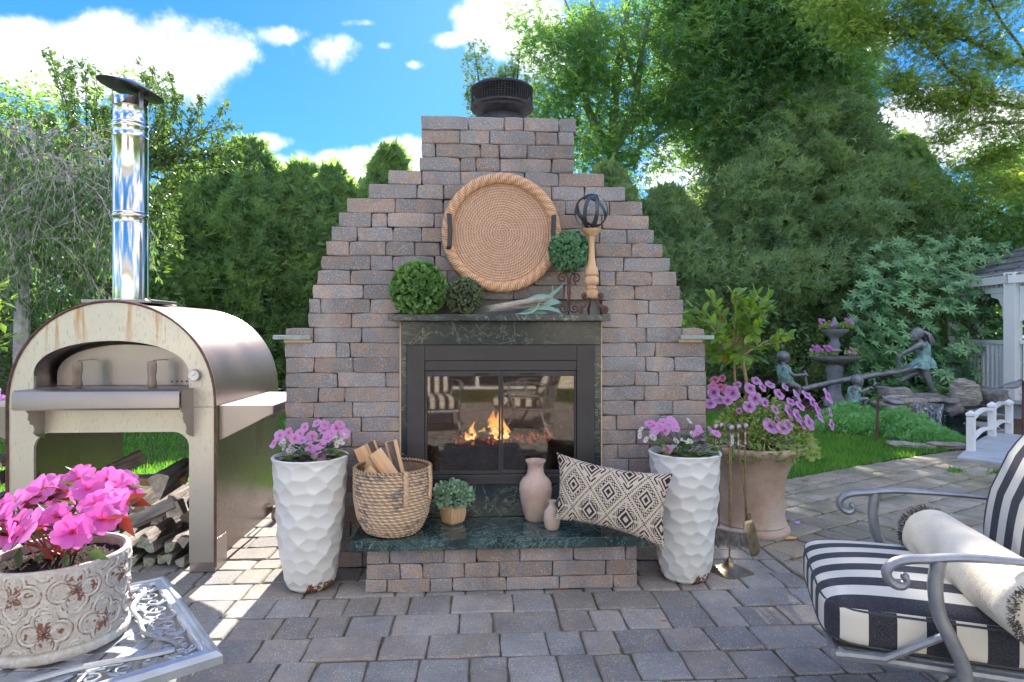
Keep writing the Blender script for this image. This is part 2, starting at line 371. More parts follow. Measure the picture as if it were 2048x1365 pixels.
M['blackm'] = mat('black painted steel', (.028, .026, .031), (.042, .040, .046), 5, rough=.42, spec=.5)
M['iron'] = mat('rusty wrought iron', (.10, .05, .045), (.17, .09, .075), 40, rough=.75, metal=.3, bump=.4, bsc=200)
M['darkiron'] = mat('dark band iron', (.05, .06, .08), (.09, .105, .13), 30, rough=.45, metal=.6)
M['vent'] = mat('dark vent metal', (.035, .04, .05), (.07, .065, .075), 25, rough=.65, metal=.4, bump=.2)
M['blade_w'] = mat('white gloss', (.8, .8, .78), (.8, .8, .78))
# ---------------------------------------------------------------- stone pieces
def piece(poly, fn, depth, bev=.007, jit=.002, dome=0):
    """a tumbled block: poly (u,v) counter-clockwise, face at w=0 towards the viewer, body to w=-depth"""
    cu = sum(p[0] for p in poly)/len(poly); cv = sum(p[1] for p in poly)/len(poly)
    pts = []
    n = len(poly)
    for i in range(n):
        a, b = poly[i], poly[(i+1) % n]; L = math.hypot(b[0]-a[0], b[1]-a[1])
        k = 1 if L < .05 else (2 if L < .14 else 3)
        for j in range(k):
            t = j/k; u = a[0]+(b[0]-a[0])*t; v = a[1]+(b[1]-a[1])*t
            if j == 0: e_ = R.choice((.0006, .001, .002, .0045)); u += (cu-u)/max(abs(cu-u), 1e-6)*e_; v += (cv-v)/max(abs(cv-v), 1e-6)*e_
            pts.append((u+R.uniform(-jit, jit), v+R.uniform(-jit, jit)))
    m = len(pts)
    def inset(p, d):
        dx, dy = cu-p[0], cv-p[1]
        return (p[0]+max(-d, min(d, dx)), p[1]+max(-d, min(d, dy)))
    w1 = -bev*R.uniform(.8, 1.2)
    a = [fn(u, v, -depth) for u, v in pts]; b = [fn(u, v, w1) for u, v in pts]
    c = [fn(*inset(p, bev*R.uniform(.8, 1.5)), R.uniform(-.0012, .0012)) for p in pts]
    mb = MB(); vs = a+b+c; fs = []
    for i in range(m):
        j = (i+1) % m; fs += [(i, j, m+j, m+i), (m+i, m+j, 2*m+j, 2*m+i)]
    vs.append(fn(cu, cv, dome+R.uniform(-.001, .002)))
    fs += [(2*m+i, 2*m+(i+1) % m, 3*m) for i in range(m)]
    mb.add(vs, fs); return mb

FP = thing('outdoor_fireplace', 'stepped outdoor fireplace of tumbled grey and rust stone with a lit fire behind glass', 'fireplace', (wx(990), .2, 0))
# course tops
ZT = [0.0]+[1.333/16*(i+1) for i in range(16)]+[1.333+.0804*(i+1) for i in range(10)]+[2.137+.0775*(i+1) for i in range(5)]
def brickrow(z0, z1, xs, Y, core=None):
    for a, b in zip(xs[:-1], xs[1:]):
        g = .0012; pr = R.uniform(-.004, .003)
        fn = lambda u, v, w, pr=pr: (u, Y-w-pr, v)
        rb = R.choice((.003, .004, .0055))
        piece([(a+g, z0+.0002), (b-g, z0+.0002), (b-g, z1-.0002), (a+g, z1-.0002)], fn, .11, rb, .0022).build('brick', M['brick'], FP, smooth=True, ang=28)
def fillx(a, b):
    xs = [a]; x = a
    while b-x > .33:
        x += R.choice((.145, .2, .235, .29)); xs.append(x)
    if b-x > .22: xs.append(x+(b-x)*R.choice((.4, .6)))
    xs.append(b); return xs
L = lambda *p: [wx(q) for q in p]
OPL, OPR = wx(802), wx(1202)      # the surround's outer edges
rows = {}
lo = {15: ((570, 627, 723, 801), (1203, 1292, 1363, 1410)), 14: ((569, 672, 700, 801), (1203, 1273, 1311, 1411)), 13: ((571, 628, 706, 801), (1203, 1292, 1349, 1411)),
      12: ((570, 675, 771, 801), (1203, 1270, 1318, 1413)), 11: ((571, 636, 689, 801), (1203, 1289, 1375, 1413)), 10: ((569, 627, 705, 801), (1203, 1270, 1345, 1413)),
      9: ((570, 640, 722, 801), (1203, 1233, 1320, 1413)), 8: ((571, 655, 702, 801), (1203, 1273, 1340, 1413)), 7: ((569, 625, 690, 801), (1203, 1236, 1300, 1413))}
for k in range(16):
    a, b = lo.get(k, ((570, R.randint(610, 645), R.randint(690, 740), 801), (1203, R.randint(1245, 1275), R.randint(1310, 1350), 1413)))
    rows[k] = (L(*a), L(*b))
up = {16: ((616, 703, 801), (1203, 1274, 1366)), 17: ((618, 641, 740, 801), (1203, 1298, 1367)),
      18: ((625, 726, 800), (1192, 1269, 1361)), 19: ((634, 701, 790), (1231, 1304, 1353)), 20: ((641, 741, 785), (1192, 1248, 1340)), 21: ((652, 698, 771, 829), (1190, 1263, 1326)),
      22: ((662, 714, 786, 843), (1199, 1254, 1308)), 23: ((677, 742, 774, 868), (1204, 1298)), 24: ((693, 790, 886), (1131, 1219, 1286)), 25: ((737, 834, 887), (1103, 1170, 1250)), 26: ((776, 843, 921), (1117, 1209)),
      27: ((838, 920), (1000, 1103, 1148)), 28: ((842, 871, 961), (1054, 1148)), 29: ((842, 920, 979, 1071), (1117, 1149)), 30: ((842, 936, 1009), (1047, 1118, 1152)), 31: ((848, 907, 990), (1075, 1152))}
for k, (a, b) in up.items():
    k2 = k
    rows[k2] = (L(*a), L(*b))
core = MB()
for k in range(31):
    z0 = ZT[k]; z1 = ZT[k+1]
    kk = k if k < 18 else k+0
    src = rows[k] if k < 27 else rows[k+0]
    a, b = src
    th = .45 if k < 26 else .62
    if k < 18:
        brickrow(z0, z1, a, 0); brickrow(z0, z1, b, 0)
        core.box(a[0]+.02, OPL-.004, .07, th, z0, z1); core.box(OPR+.004, b[-1]-.02, .07, th, z0, z1)
    else:
        mid = fillx(a[-1], b[0])
        brickrow(z0, z1, a+mid[1:-1]+b, 0)
        core.box(a[0]+.02, b[-1]-.02, .07, th, z0, z1)
    # stone on the outer flanks, seen from the side
    for s, x in ((-1, a[0]), (1, b[-1])):
        yy = [.115, .30, th] if k % 2 else [.115, .24, th]
        for y0, y1 in zip(yy[:-1], yy[1:]):
            fn = lambda u, v, w, s=s, x=x: (x-s*.004+s*w, u if s > 0 else u, v)
            poly = [(y0+.002, z0+.001), (y1-.002, z0+.001), (y1-.002, z1-.001), (y0+.002, z1-.001)]
            if s < 0: poly = poly[::-1]
            core.add(*(lambda q: (q.v, q.f))(piece(poly, fn, .03, .008)))
# core round the firebox: lintel, sill and back
core.box(OPL-.004, OPR+.004, .36, .45, 0, ZT[18])
core.box(OPL-.004, OPR+.004, .06, .36, 1.20, ZT[18]); core.box(OPL-.004, OPR+.004, .06, .36, 0, .50)
core.build('stone_backing', M['brick'], FP)
# pier caps
for a, b in ((546, 621), (1361, 1428)):
    mb = MB(); x0, x1 = wx(a, -.03), wx(b, -.03); mb.box(x0, x1, -.035, .50, 1.268, 1.292); mb.build('pier_cap', M['cap'], FP, bevel=.003)
    mb = MB(); mb.box(min(x0+.05, x1) if a < 900 else x0, x1 if a < 900 else x1-.06, -.004, .02, 1.2505, 1.2675); mb.build('caulk_line', M['caulk'], FP)
# hearth
XH0, XH1 = wx(731, -.365), wx(1274, -.365); HZT = .272
bx = [[733, 779, 888, 953, 1037, 1041+6, 1147, 1251, 1275], [731, 800, 845, 929, 998, 1106, 1212, 1275], [730, 774, 860, 905, 1013, 1119, 1227, 1275]]
bx[0] = [733, 779, 888, 953, 1040, 1147, 1251, 1275]
zs = [0, .066, .143, .219]
for i, row in enumerate(bx[::-1]):
    z0, z1 = zs[i], zs[i+1]; xs = [wx(q, -.365) for q in row]
    brickrow(z0, z1, xs, -.365)
mb = MB(); mb.box(XH0+.02, XH1-.02, -.30, -.001, 0, .2185); 
for s, x in ((-1, XH0), (1, XH1)):
    for i in range(3):
        y0 = -.255
        for y0, y1 in ((-.255, -.13), (-.13, -.002)) if i % 2 else ((-.255, -.09), (-.09, -.002)):
            fn = lambda u, v, w, s=s, x=x: (x-s*.004+s*w, u, v)
            poly = [(y0+.002, zs[i]+.001), (y1-.002, zs[i]+.001), (y1-.002, zs[i+1]-.001), (y0+.002, zs[i+1]-.001)]
            if s < 0: poly = poly[::-1]
            q = piece(poly, fn, .03, .008); mb.add(q.v, q.f)
mb.build('hearth_backing', M['brick'], FP)
mb = MB(); mb.box(wx(700, -.395), wx(1297, -.395), -.395, -.021, .2195, HZT); mb.build('hearth_slab', M['marbleh'], FP, bevel=.004)
# mantel shelf
MZ = 1.404
mb = MB(); mb.box(wx(776, -.19), wx(1221, -.19), -.19, .03, MZ-.035, MZ); mb.build('mantel_shelf', M['marble'], FP, bevel=.003)
# marble surround
zt = onY(1000, 643).z; zb = onY(1000, 690).z
zf0 = onY(1000, 966).z
for nm, x0, x1, z0, z1 in (('marble_panel', 803, 1201, zb, MZ-.0355), ('marble_panel', 803, 1201, HZT+.001, zf0)):
    mb = MB(); mb.box(wx(x0), wx(x1), -.018, .05, z0, z1); mb.build(nm, M['marble'], FP, bevel=.002)
for x0, x1 in ((803, 814), (1187.5, 1201)):
    mb = MB(); mb.box(wx(x0), wx(x1), -.016, .05, zf0+.001, zb-.001); mb.build('marble_panel', M['marble'], FP, bevel=.002)
for x0, x1 in ((799.5, 802.6), (1201.4, 1204)):
    mb = MB(); mb.box(wx(x0), wx(x1), -.008, .03, .30, MZ-.036); mb.build('caulk_line', M['caulk'], FP)
# black insert: outer frame, inner frame, glazed doors
FX0, FX1 = wx(814.5), wx(1187); FZ0, FZ1 = zf0, zb-.0005
def frame(mb, x0, x1, z0, z1, l, r, t, b, y0, y1):
    mb.box(x0, x0+l, y0, y1, z0, z1); mb.box(x1-r, x1, y0, y1, z0, z1)
    mb.box(x0+l, x1-r, y0, y1, z1-t, z1); mb.box(x0+l, x1-r, y0, y1, z0, z0+b)
px = 1/355.0
IX0, IX1 = wx(850), wx(1152); IZ1 = onY(1000, 721).z; IZ0 = onY(1000, 947).z
mb = MB(); frame(mb, FX0, FX1, FZ0, FZ1, IX0-FX0, FX1-IX1, FZ1-IZ1, IZ0-FZ0, -.032, .02); mb.build('steel_frame', M['blackm'], FP, bevel=.0025)
mb = MB(); mb.box(IX0, IX1, -.026, .02, IZ1-20*px, IZ1-.001); mb.build('steel_valance', M['blackm'], FP, bevel=.002)
mb = MB(); mb.box(FX0+.03, FX1-.03, -.038, -.0325, IZ0-.022, IZ0-.017); mb.sph((wx(967), -.035, IZ0-.008), .0035, 8, 6); mb.build('frame_lip', M['blackm'], FP)
def glassmat():
    m, nt = newmat('dark fireplace glass')
    g = node(nt, 'BsdfGlossy', {'Color': (.88, .82, .76), 'Roughness': .03}); t = node(nt, 'BsdfTransparent', {'Color': (.72, .7, .68)})
    fr = node(nt, 'Fresnel', {'IOR': 1.9}).outputs[0]
    out(nt, node(nt, 'MixShader', {0: mth(nt, 'MULTIPLY_ADD', fr, .9, .0, clamp=True), 1: t.outputs[0], 2: g.outputs[0]}).outputs[0]); return m
M['glass'] = glassmat()
DX = wx(1001.5); gz1 = IZ1-21*px
for x0, x1 in ((IX0+.002, DX-.001), (DX+.001, IX1-.002)):
    mb = MB(); frame(mb, x0, x1, IZ0+.002, gz1, .012, .012, .03, .018, -.022, -.006); d = mb.build('glass_door', M['blackm'], FP, bevel=.0015)
    mb = MB(); mb.box(x0+.013, x1-.013, -.014, -.010, IZ0+.021, gz1-.031); mb.build('pane', M['glass'], d)
    hx = (x0+x1)/2+(.06 if x0 < DX-.1 else -.11)
    mb = MB(); mb.tube([(hx, -.028, gz1-.018), (hx+.09, -.028, gz1-.018)], .004, 6); mb.build('handle', M['blackm'], d)
# firebox lining with panel joints
M['lining'] = mat('warm fire panel', (.30, .20, .16), (.42, .29, .22), 8, rough=.8, bump=.4, bsc=60, pos=True)
mb = MB(); fb0, fb1, fz0, fz1 = IX0-.01, IX1+.01, IZ0-.02, IZ1-.02
rr = 0
for z0 in np.arange(fz0, fz1, .085):
    z1 = min(z0+.082, fz1); x = fb0+(.0 if rr % 2 else -.11); rr += 1
    while x < fb1:
        a, b = max(x, fb0), min(x+.218, fb1)
        if b-a > .01: mb.box(a, b, .335, .355, z0, z1)
        x += .222
    for s, xx in ((-1, fb0), (1, fb1)):
        mb.box(xx-(.012 if s < 0 else -.0), xx+(.012 if s > 0 else 0), .03, .17, z0, z1); mb.box(xx-(.012 if s < 0 else 0), xx+(.012 if s > 0 else 0), .174, .335, z0, z1)
mb.box(fb0, fb1, .02, .34, fz0-.02, fz0); mb.box(fb0, fb1, .02, .34, fz1, fz1+.02)
lin = mb.build('firebox_lining', M['lining'], FP)
M['char'] = mat('charred log', (.03, .025, .022), (.11, .08, .065), 22, rough=.9, bump=1, bsc=60, pos=True, dist=.02)
def embermat():
    m, nt = newmat('glowing embers'); P = node(nt, 'NewGeometry').outputs['Position']
    n = node(nt, 'TexNoise', {'Vector': P, 'Scale': 60, 'Detail': 4}).outputs[0]
    b = node(nt, 'BsdfPrincipled', {'Base Color': (.12, .09, .08, 1), 'Roughness': .9, 'Emission Color': ramp(nt, n, [(.5, (0, 0, 0)), (.62, (1, .16, .02)), (.75, (1, .5, .15))]), 'Emission Strength': .10})
    out(nt, b.outputs[0]); return m
M['ember'] = embermat()
zf = .655
MB().box(fb0+.002, fb1-.002, .05, .334, fz0+.001, zf).build('burner_tray', M['char'], FP)
mb = MB()
for i in range(260):
    mb.sph((wx(905)+R.random()*(wx(1110)-wx(905)), .08+R.random()*.2, zf+R.uniform(.012, .06)*(1)), R.uniform(.008, .02), 5, 4)
mb.build('ember_bed', M['ember'], FP, kind='stuff')
for (xa, ya, za), (xb, yb, zb2), r in (((935, .13, .07), (1030, .20, .085), .026), ((960, .22, .07), (1060, .12, .08), .024), ((950, .10, .10), (1005, .26, .13), .022), ((910, .2, .05), (975, .1, .06), .02), ((1020, .24, .06), (1085, .14, .07), .022)):
    A = V((wx(xa, ya), ya, zf+za)); B = V((wx(xb, yb), yb, zf+zb2)); pts = [A.lerp(B, t/5)+V((R.uniform(-1, 1), R.uniform(-1, 1), R.uniform(-1, 1)))*.003 for t in range(6)]
    MB().tube(pts, [r*R.uniform(.85, 1.1) for _ in range(6)], 9).build('log', M['char'], FP, smooth=True, ang=50)
def flamemat():
    m, nt = newmat('flame'); tc = node(nt, 'TexCoord').outputs['Object']; z = node(nt, 'SeparateXYZ', {0: node(nt, 'TexCoord').outputs['Generated']}).outputs[2]
    n = node(nt, 'TexNoise', {'Vector': node(nt, 'Mapping', {0: tc, 3: (1, 1, .25)}).outputs[0], 'Scale': 45, 'Detail': 3, 'Distortion': .5}).outputs[0]
    lw = node(nt, 'LayerWeight', {0: .35}).outputs['Facing']
    a = mth(nt, 'MULTIPLY', mth(nt, 'SUBTRACT', 1.0, lw, clamp=True), mth(nt, 'MULTIPLY_ADD', n, 1.6, -.3, clamp=True))
    a = mth(nt, 'MULTIPLY', a, mth(nt, 'SUBTRACT', 1.25, z, clamp=True), clamp=True)
    c = ramp(nt, mth(nt, 'ADD', z, mth(nt, 'MULTIPLY_ADD', lw, .5, -.1)), [(0, (1, .75, .32)), (.5, (1, .5, .12)), (1, (.95, .2, .03))])
    e = node(nt, 'Emission', {'Color': c, 'Strength': .55}); t = node(nt, 'BsdfTransparent')
    out(nt, node(nt, 'MixShader', {0: a, 1: t.outputs[0], 2: e.outputs[0]}).outputs[0]); return m
M['flame'] = flamemat()
for pxx, Y, h, w in ((990, .14, .20, .030), (1003, .17, .235, .026), (978, .16, .17, .026), (962, .13, .12, .022), (946, .11, .13, .018), (1012, .13, .12, .02), (935, .09, .06, .02), (985, .2, .14, .03), (996, .10, .09, .03)):
    b = onY(pxx, 0, Y); P = []
    sx = R.uniform(0, 6)
    for i in range(16):
        t = i/15; rr = w*(math.sin(PI*min(1, t*.8+.18))**1.1)*(1-t)**.45*1.25+.0006
        h_ = h*.86; P.append([(b.x+math.sin(sx+t*5)*.014*t+math.cos(a)*rr*(1+.2*math.sin(3*a+t*7)), Y+math.sin(a)*rr*.6, zf+.03+t*h_) for a in np.linspace(0, 2*PI, 14, endpoint=False)])
    vs, fs = grid(np.array(P), cv=True)
    mobj('flame', npmesh('flame', vs, fs, M['flame'], True), FP)
# chimney vent cap with a wire cage
VX, VY = wx(1004, .28), .28
vent = thing('chimney_vent', 'round dark metal chimney vent with a wire mesh cage on top of the stone chimney', 'chimney vent', (VX, VY, ZT[-1]))
zz = lambda y: CH+(HZ-y)/FPX*(VY+CD-.18)
MB().lathe([(.17, ZT[-1]-.0), (.165, zz(226)), (.125, zz(224)), (.12, zz(214)), (.168, zz(203)), (.172, zz(199)), (.19, zz(197)), (.192, zz(193)), (.185, zz(192))], 48, (VX, VY, 0)).build('vent_collar', M['vent'], vent, smooth=True, ang=35)
MB().lathe([(.11, zz(193)+.002), (.11, zz(160))], 32, (VX, VY, 0)).build('flue', mat('soot', (.02, .02, .022), rough=.9), vent, smooth=True)
MB().lathe([(.189, zz(160)), (.191, zz(157)), (.185, zz(155)), (.09, zz(152)), (.001, zz(151))], 48, (VX, VY, 0)).build('lid', M['vent'], vent, smooth=True, ang=30)
mb = MB(); z0, z1 = zz(193), zz(158)
for k in range(66):
    a = 2*PI*k/66; mb.tube([(VX+.186*math.cos(a), VY+.186*math.sin(a), z0), (VX+.186*math.cos(a), VY+.186*math.sin(a), z1)], .0018, 4)
for i in range(7):
    z = z0+(z1-z0)*(i+.5)/7; mb.tube([(VX+.1865*math.cos(2*PI*k/48), VY+.1865*math.sin(2*PI*k/48), z) for k in range(48)], .0017, 4, closed=True)
mb.build('wire_cage', M['vent'], vent)

# ---------------------------------------------------------------- patio
def clip(poly, px_, py_, nx, ny):
    o = []
    for i in range(len(poly)):
        a, b = poly[i], poly[(i+1) % len(poly)]; da = (a[0]-px_)*nx+(a[1]-py_)*ny; db = (b[0]-px_)*nx+(b[1]-py_)*ny
        if da >= 0: o.append(a)
        if (da >= 0) != (db >= 0):
            t = da/(da-db); o.append((a[0]+(b[0]-a[0])*t, a[1]+(b[1]-a[1])*t))
    return o
def area(p): return .5*abs(sum(p[i][0]*p[(i+1) % len(p)][1]-p[(i+1) % len(p)][0]*p[i][1] for i in range(len(p)))) if len(p) > 2 else 0
LE = [tuple(onZ(*q)[:2]) for q in ((1480, 985), (1560, 962), (1635, 947), (1700, 935), (1780, 921), (1850, 910), (1900, 903), (1990, 893))]   # lawn edge on the right
pav = []
def field(ox, oy, ang, u0, u1, v0, v1, rowh, halfplanes, mats, ws=(.15, .2, .2, .3)):
    ca, sa = math.cos(ang), math.sin(ang); v = v0; g = .0035 if mats == 'a' else .0062
    while v < v1:
        h = rowh*R.choice((.75, 1, 1, 1)); u = u0-R.random()*.2
        while u < u1:
            w = R.choice(ws)
            q = [(u+g, v+g), (u+w-g, v+g), (u+w-g, v+h-g), (u+g, v+h-g)]
            q = [(ox+ca*a-sa*b, oy+sa*a+ca*b) for a, b in q]
            for hp in halfplanes:
                if len(q) > 2: q = clip(q, *hp)
            if area(q) > .002:
                r = []
                for p in q:
                    if not r or math.hypot(p[0]-r[-1][0], p[1]-r[-1][1]) > .012: r.append(p)
                if len(r) > 2: pav.append((r, mats))
            u += w
        v += h
# main field, laid square to the fireplace
field(0, -8.3, 0, -4.2, 1.75, 0, 10.1, .2, [(1.72, 0, -1, 0)], 'a')
# field to the right, laid at an angle, ends at the border course along the lawn
nb = []
for a, b in zip(LE[:-1], LE[1:]): 
    dx, dy = b[0]-a[0], b[1]-a[1]; l = math.hypot(dx, dy); nb.append((a[0]+dy/l*.235, a[1]-dx/l*.235, dy/l, -dx/l))
field(1.73, -3.3, math.radians(27), -4.5, 6.6, -5.5, 7.0, .23, [(1.727, 0, 1, 0), (5.4, 0, -1, 0), (0, -8.2, 0, 1)]+[h for h in nb], 'b')
# border course following the lawn
for a, b in zip(LE[:-1], LE[1:]):
    dx, dy = b[0]-a[0], b[1]-a[1]; l = math.hypot(dx, dy); n = max(1, round(l/.16)); ux, uy = dx/l, dy/l; nx, ny = uy, -ux
    for i in range(n):
        s0, s1 = l*i/n+.003, l*(i+1)/n-.003
        q = [(a[0]+ux*s0, a[1]+uy*s0), (a[0]+ux*s0+nx*.225, a[1]+uy*s0+ny*.225), (a[0]+ux*s1+nx*.225, a[1]+uy*s1+ny*.225), (a[0]+ux*s1, a[1]+uy*s1)]
        pav.append((q, 'b'))
patio = thing('patio', None, None, (0, 0, 0)); patio['kind'] = 'structure'
def ccw(p): return p if sum(p[i][0]*p[(i+1) % len(p)][1]-p[(i+1) % len(p)][0]*p[i][1] for i in range(len(p))) > 0 else p[::-1]
def hid(c):    # beneath the fireplace and hearth
    return (wx(575) < c[0] < wx(1408) and .03 < c[1] < .42) or (XH0+.1 < c[0] < XH1-.1 and -.25 < c[1] < .42)
def pxof(c):
    d = V((c[0], c[1], 0))-CAM; f = d.dot(FW)
    return (1024+d.dot(RT)/f*FPX, HZ+CH/f*FPX, f) if f > .3 else (0, 9999, f)
vis = []; rest = []
for q, k in pav:
    c = (sum(p[0] for p in q)/len(q), sum(p[1] for p in q)/len(q))
    if hid(c): continue
    X, Y_, f = pxof(c)
    inn = f > .5 and -60 < X < 2110 and Y_ < 1430
    (vis if inn else rest).append((f, ccw(q), k))
vis.sort(key=lambda t: t[0])
rest += vis[298:]; vis = vis[:298]
jn = MB()
for i, (f, q, k) in enumerate(vis):
    dz = R.uniform(-.0035, .0035); tx, ty = R.uniform(-.012, .012), R.uniform(-.012, .012); c = q[0]
    fn = lambda u, v, w, dz=dz, tx=tx, ty=ty, c=c: (u, v, w+dz+(u-c[0])*tx+(v-c[1])*ty)
    piece(q, fn, .05, .006, .003).build('paver', M['paver' if k == 'a' else 'paver2'], patio, smooth=True, ang=28)
jm = {'a': MB(), 'b': MB()}
for f, q, k in rest:
    dz = R.uniform(-.003, .003)
    p = piece(q, lambda u, v, w, dz=dz: (u, v, w+dz), .05, .007, .003); jm[k].add(p.v, p.f)
for k in 'ab': jm[k].build('far_pavers', M['paver' if k == 'a' else 'paver2'], patio, smooth=True, ang=50, kind='stuff')
# sand bed below the joints
poly = [(-4.25, -8.35), (5.35, -8.35), (5.35, LE[-1][1])]+[p for p in LE[::-1]]+[(1.7, LE[0][1]+.0), (1.7, 1.78), (-4.25, 1.78)]
mb = MB(); mb.add([(x, y, -.009) for x, y in poly]+[(x, y, -.1) for x, y in poly], [tuple(range(len(poly)))]+[(i, i+len(poly), (i+1) % len(poly)+len(poly), (i+1) % len(poly)) for i in range(len(poly))])
mb.build('sand_bed', M['sand'], patio)
# ground
M['soil'] = mat('lawn soil', (.03, .055, .012), (.05, .09, .02), 3, rough=1, bump=.8, pos=True)
mb = MB(); n = 24
mb.add([(x, y, -.03) for x in (-160, 160) for y in (-60, 220)], [(0, 2, 3, 1)])
mb.build('ground', M['soil'], None, kind='structure')
# ---------------------------------------------------------------- woven round tray
M['rope'] = mat('woven seagrass', (.84, .52, .37), (1.0, .72, .54), 60, rough=.8, attr=True, bump=.3, bsc=300)
M['topi'] = leafmat('clipped boxwood leaf', (.06, .16, .06), (.22, .40, .13), .2, rough=.5)
M['topid'] = leafmat('dark sage leaf', (.10, .13, .10), (.20, .25, .14), .2, (.42, .48, .14), rough=.5)
M['topib'] = leafmat('blue green leaf', (.045, .15, .075), (.15, .33, .17), .2, rough=.45)
def wood(name, c1, c2, sc=9, st=(1, 1, .12), **k): return mat(name, c1, c2, sc, stretch=st, **k)
TC = V((wx(1003, -.05), -.05, CH+202*3.45/FPX)); TR = .328
tray = thing('woven_tray', 'large round woven rope tray with two black handles leaning on the chimney', 'tray', TC)
nr, nt_ = 150, 420
r = np.linspace(0.0, .285, nr)[:, None]; th = np.linspace(0, 2*PI, nt_, endpoint=False)[None]
pitch = .0148; ph = r/pitch+th/(2*PI)                       # one long spiral coil
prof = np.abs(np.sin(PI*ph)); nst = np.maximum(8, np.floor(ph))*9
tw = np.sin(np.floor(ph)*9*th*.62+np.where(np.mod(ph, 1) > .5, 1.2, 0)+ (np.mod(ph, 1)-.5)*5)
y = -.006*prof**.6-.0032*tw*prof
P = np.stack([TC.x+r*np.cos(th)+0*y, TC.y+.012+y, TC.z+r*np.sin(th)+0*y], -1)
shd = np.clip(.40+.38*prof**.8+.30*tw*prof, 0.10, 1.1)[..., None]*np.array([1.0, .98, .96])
vs, fs = grid(P, cv=True)
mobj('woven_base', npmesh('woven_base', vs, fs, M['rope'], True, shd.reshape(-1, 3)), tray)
a = np.linspace(0, 2*PI, 1200, endpoint=False)[:, None]; b = np.linspace(0, 2*PI, 26, endpoint=False)[None]
st_ = np.sin(a*150+3.0*np.sin(b)+1.5*np.cos(2*b))*.75+.4*np.sin(a*37+b*3)
rad = .031+.0022*st_; rr = .302+rad*np.cos(b)*.95
P = np.stack([TC.x+rr*np.cos(a), TC.y-.004+rad*np.sin(b)*.95, TC.z+rr*np.sin(a)], -1)
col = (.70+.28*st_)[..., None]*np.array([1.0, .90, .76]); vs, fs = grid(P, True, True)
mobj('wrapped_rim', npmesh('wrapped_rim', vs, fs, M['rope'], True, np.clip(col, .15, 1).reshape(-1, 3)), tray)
for s in (-1, 1):
    x = TC.x+s*.290; mb = MB()
    pts = [(x+s*.002, TC.y-.03, TC.z-.098), (x-s*.004, TC.y-.055, TC.z-.085), (x-s*.008, TC.y-.065, TC.z), (x-s*.004, TC.y-.055, TC.z+.085), (x+s*.002, TC.y-.03, TC.z+.098)]
    mb.tube(pts, .013, 8, flat=.3, up=V((1, 0, 0))); mb.build('handle', M['blackm'], tray, smooth=True)

def leafball(name, label, c, r, mt, n, ls, shape='round', k=5, group=None, core=(.02, .05, .02), par=None):
    if par is None: t = thing(name, label, 'topiary ball', (c[0], c[1], c[2]-r), group=group)
    else: t = par
    MB().sph(c, r*.82, 20, 14).build('core', mat('foam core', core, rough=1), t, smooth=True)
    i = np.arange(n)+.5; ph = np.arccos(1-2*i/n); th = PI*(1+5**.5)*i
    D = np.stack([np.cos(th)*np.sin(ph), np.sin(th)*np.sin(ph), np.cos(ph)], 1)+NR.normal(size=(n, 3))*.06
    D /= np.linalg.norm(D, axis=1, keepdims=True)
    Pn, T, N, Sz = [], [], [], []
    for q in range(k):
        an = 2*PI*q/k+NR.uniform(0, 6, n); A = np.cross(D, [0.3, .2, .93]); A /= np.linalg.norm(A, axis=1, keepdims=True); Bv = np.cross(D, A)
        side = A*np.cos(an)[:, None]+Bv*np.sin(an)[:, None]
        op = .75 if q < k*.6 else .3
        Pn.append(np.array(c)+D*(r*(.86+NR.uniform(-.02, .05, n)))[:, None]); T.append(side*op+D*.75); N.append(D-side*.6); Sz.append(ls*NR.uniform(.75, 1.2, n))
    leaves('foliage', np.concatenate(Pn), np.concatenate(T), np.concatenate(N), np.concatenate(Sz), shape, mt, t, kind='stuff')
    return t
cb = dep(837, 580, 3.36); leafball('topiary_ball', 'largest bright green boxwood ball at the left end of the mantel', (cb.x, cb.y, MZ+.138), .148, M['topi'], 430, .030, k=5)
cb = dep(929, 594, 3.36); leafball('topiary_ball', 'small dark sage foliage ball beside the larger green one on the mantel', (cb.x, cb.y+.01, MZ+.10), .104, M['topid'], 520, .015, k=4, core=(.03, .04, .03))
# iron pedestal with its own ball
cb = dep(1138, 504, 3.38); ped = thing('iron_pedestal', 'rusty iron scroll pedestal under the leafy ball on the mantel', 'plant stand', (cb.x, cb.y, MZ))
zc = lambda y_, d=3.38: CH+(HZ-y_)*d/FPX
def scroll(c, ax, r0, turns, a0, sgn=1, n=26, up=V((0, 0, 1)), ecc=.12):
    """spiral: starts at radius r0, winds into the centre"""
    P = []
    for i in range(n):
        t = i/(n-1); an = a0+sgn*turns*2*PI*t; r_ = r0*(1-t*(1-ecc)); P.append(V(c)+V(ax)*math.cos(an)*r_+up*math.sin(an)*r_)
    return P
mb = MB(); xx, yy = cb.x, cb.y
for s in (-1, 1):
    A = V((s, 0, 0))
    low = [V((xx+s*.006, yy, zc(570))), V((xx+s*.005, yy, zc(590)))]+scroll((xx+s*.030, yy, MZ+.034), A, .026, 1.35, PI, 1)
    mb.tube(low, .0042, 6)
    hi = [V((xx+s*.006, yy, zc(590))), V((xx+s*.005, yy, zc(565)))]+scroll((xx+s*.036, yy, zc(557)), A, .030, 1.45, PI, -1)
    mb.tube(hi, .0042, 6)
mb.tube([(xx, yy+.004, MZ+.02), (xx, yy+.03, MZ+.003), (xx, yy+.05, MZ+.003)], .0042, 6)
mb.box(xx-.011, xx+.011, yy-.006, yy+.006, zc(590), zc(583)); mb.build('scroll_legs', M['iron'], ped, smooth=True)
MB().lathe([(.02, zc(545)), (.042, zc(541)), (.044, zc(538))], 20, (xx, yy, 0)).build('top_dish', M['iron'], ped, smooth=True)
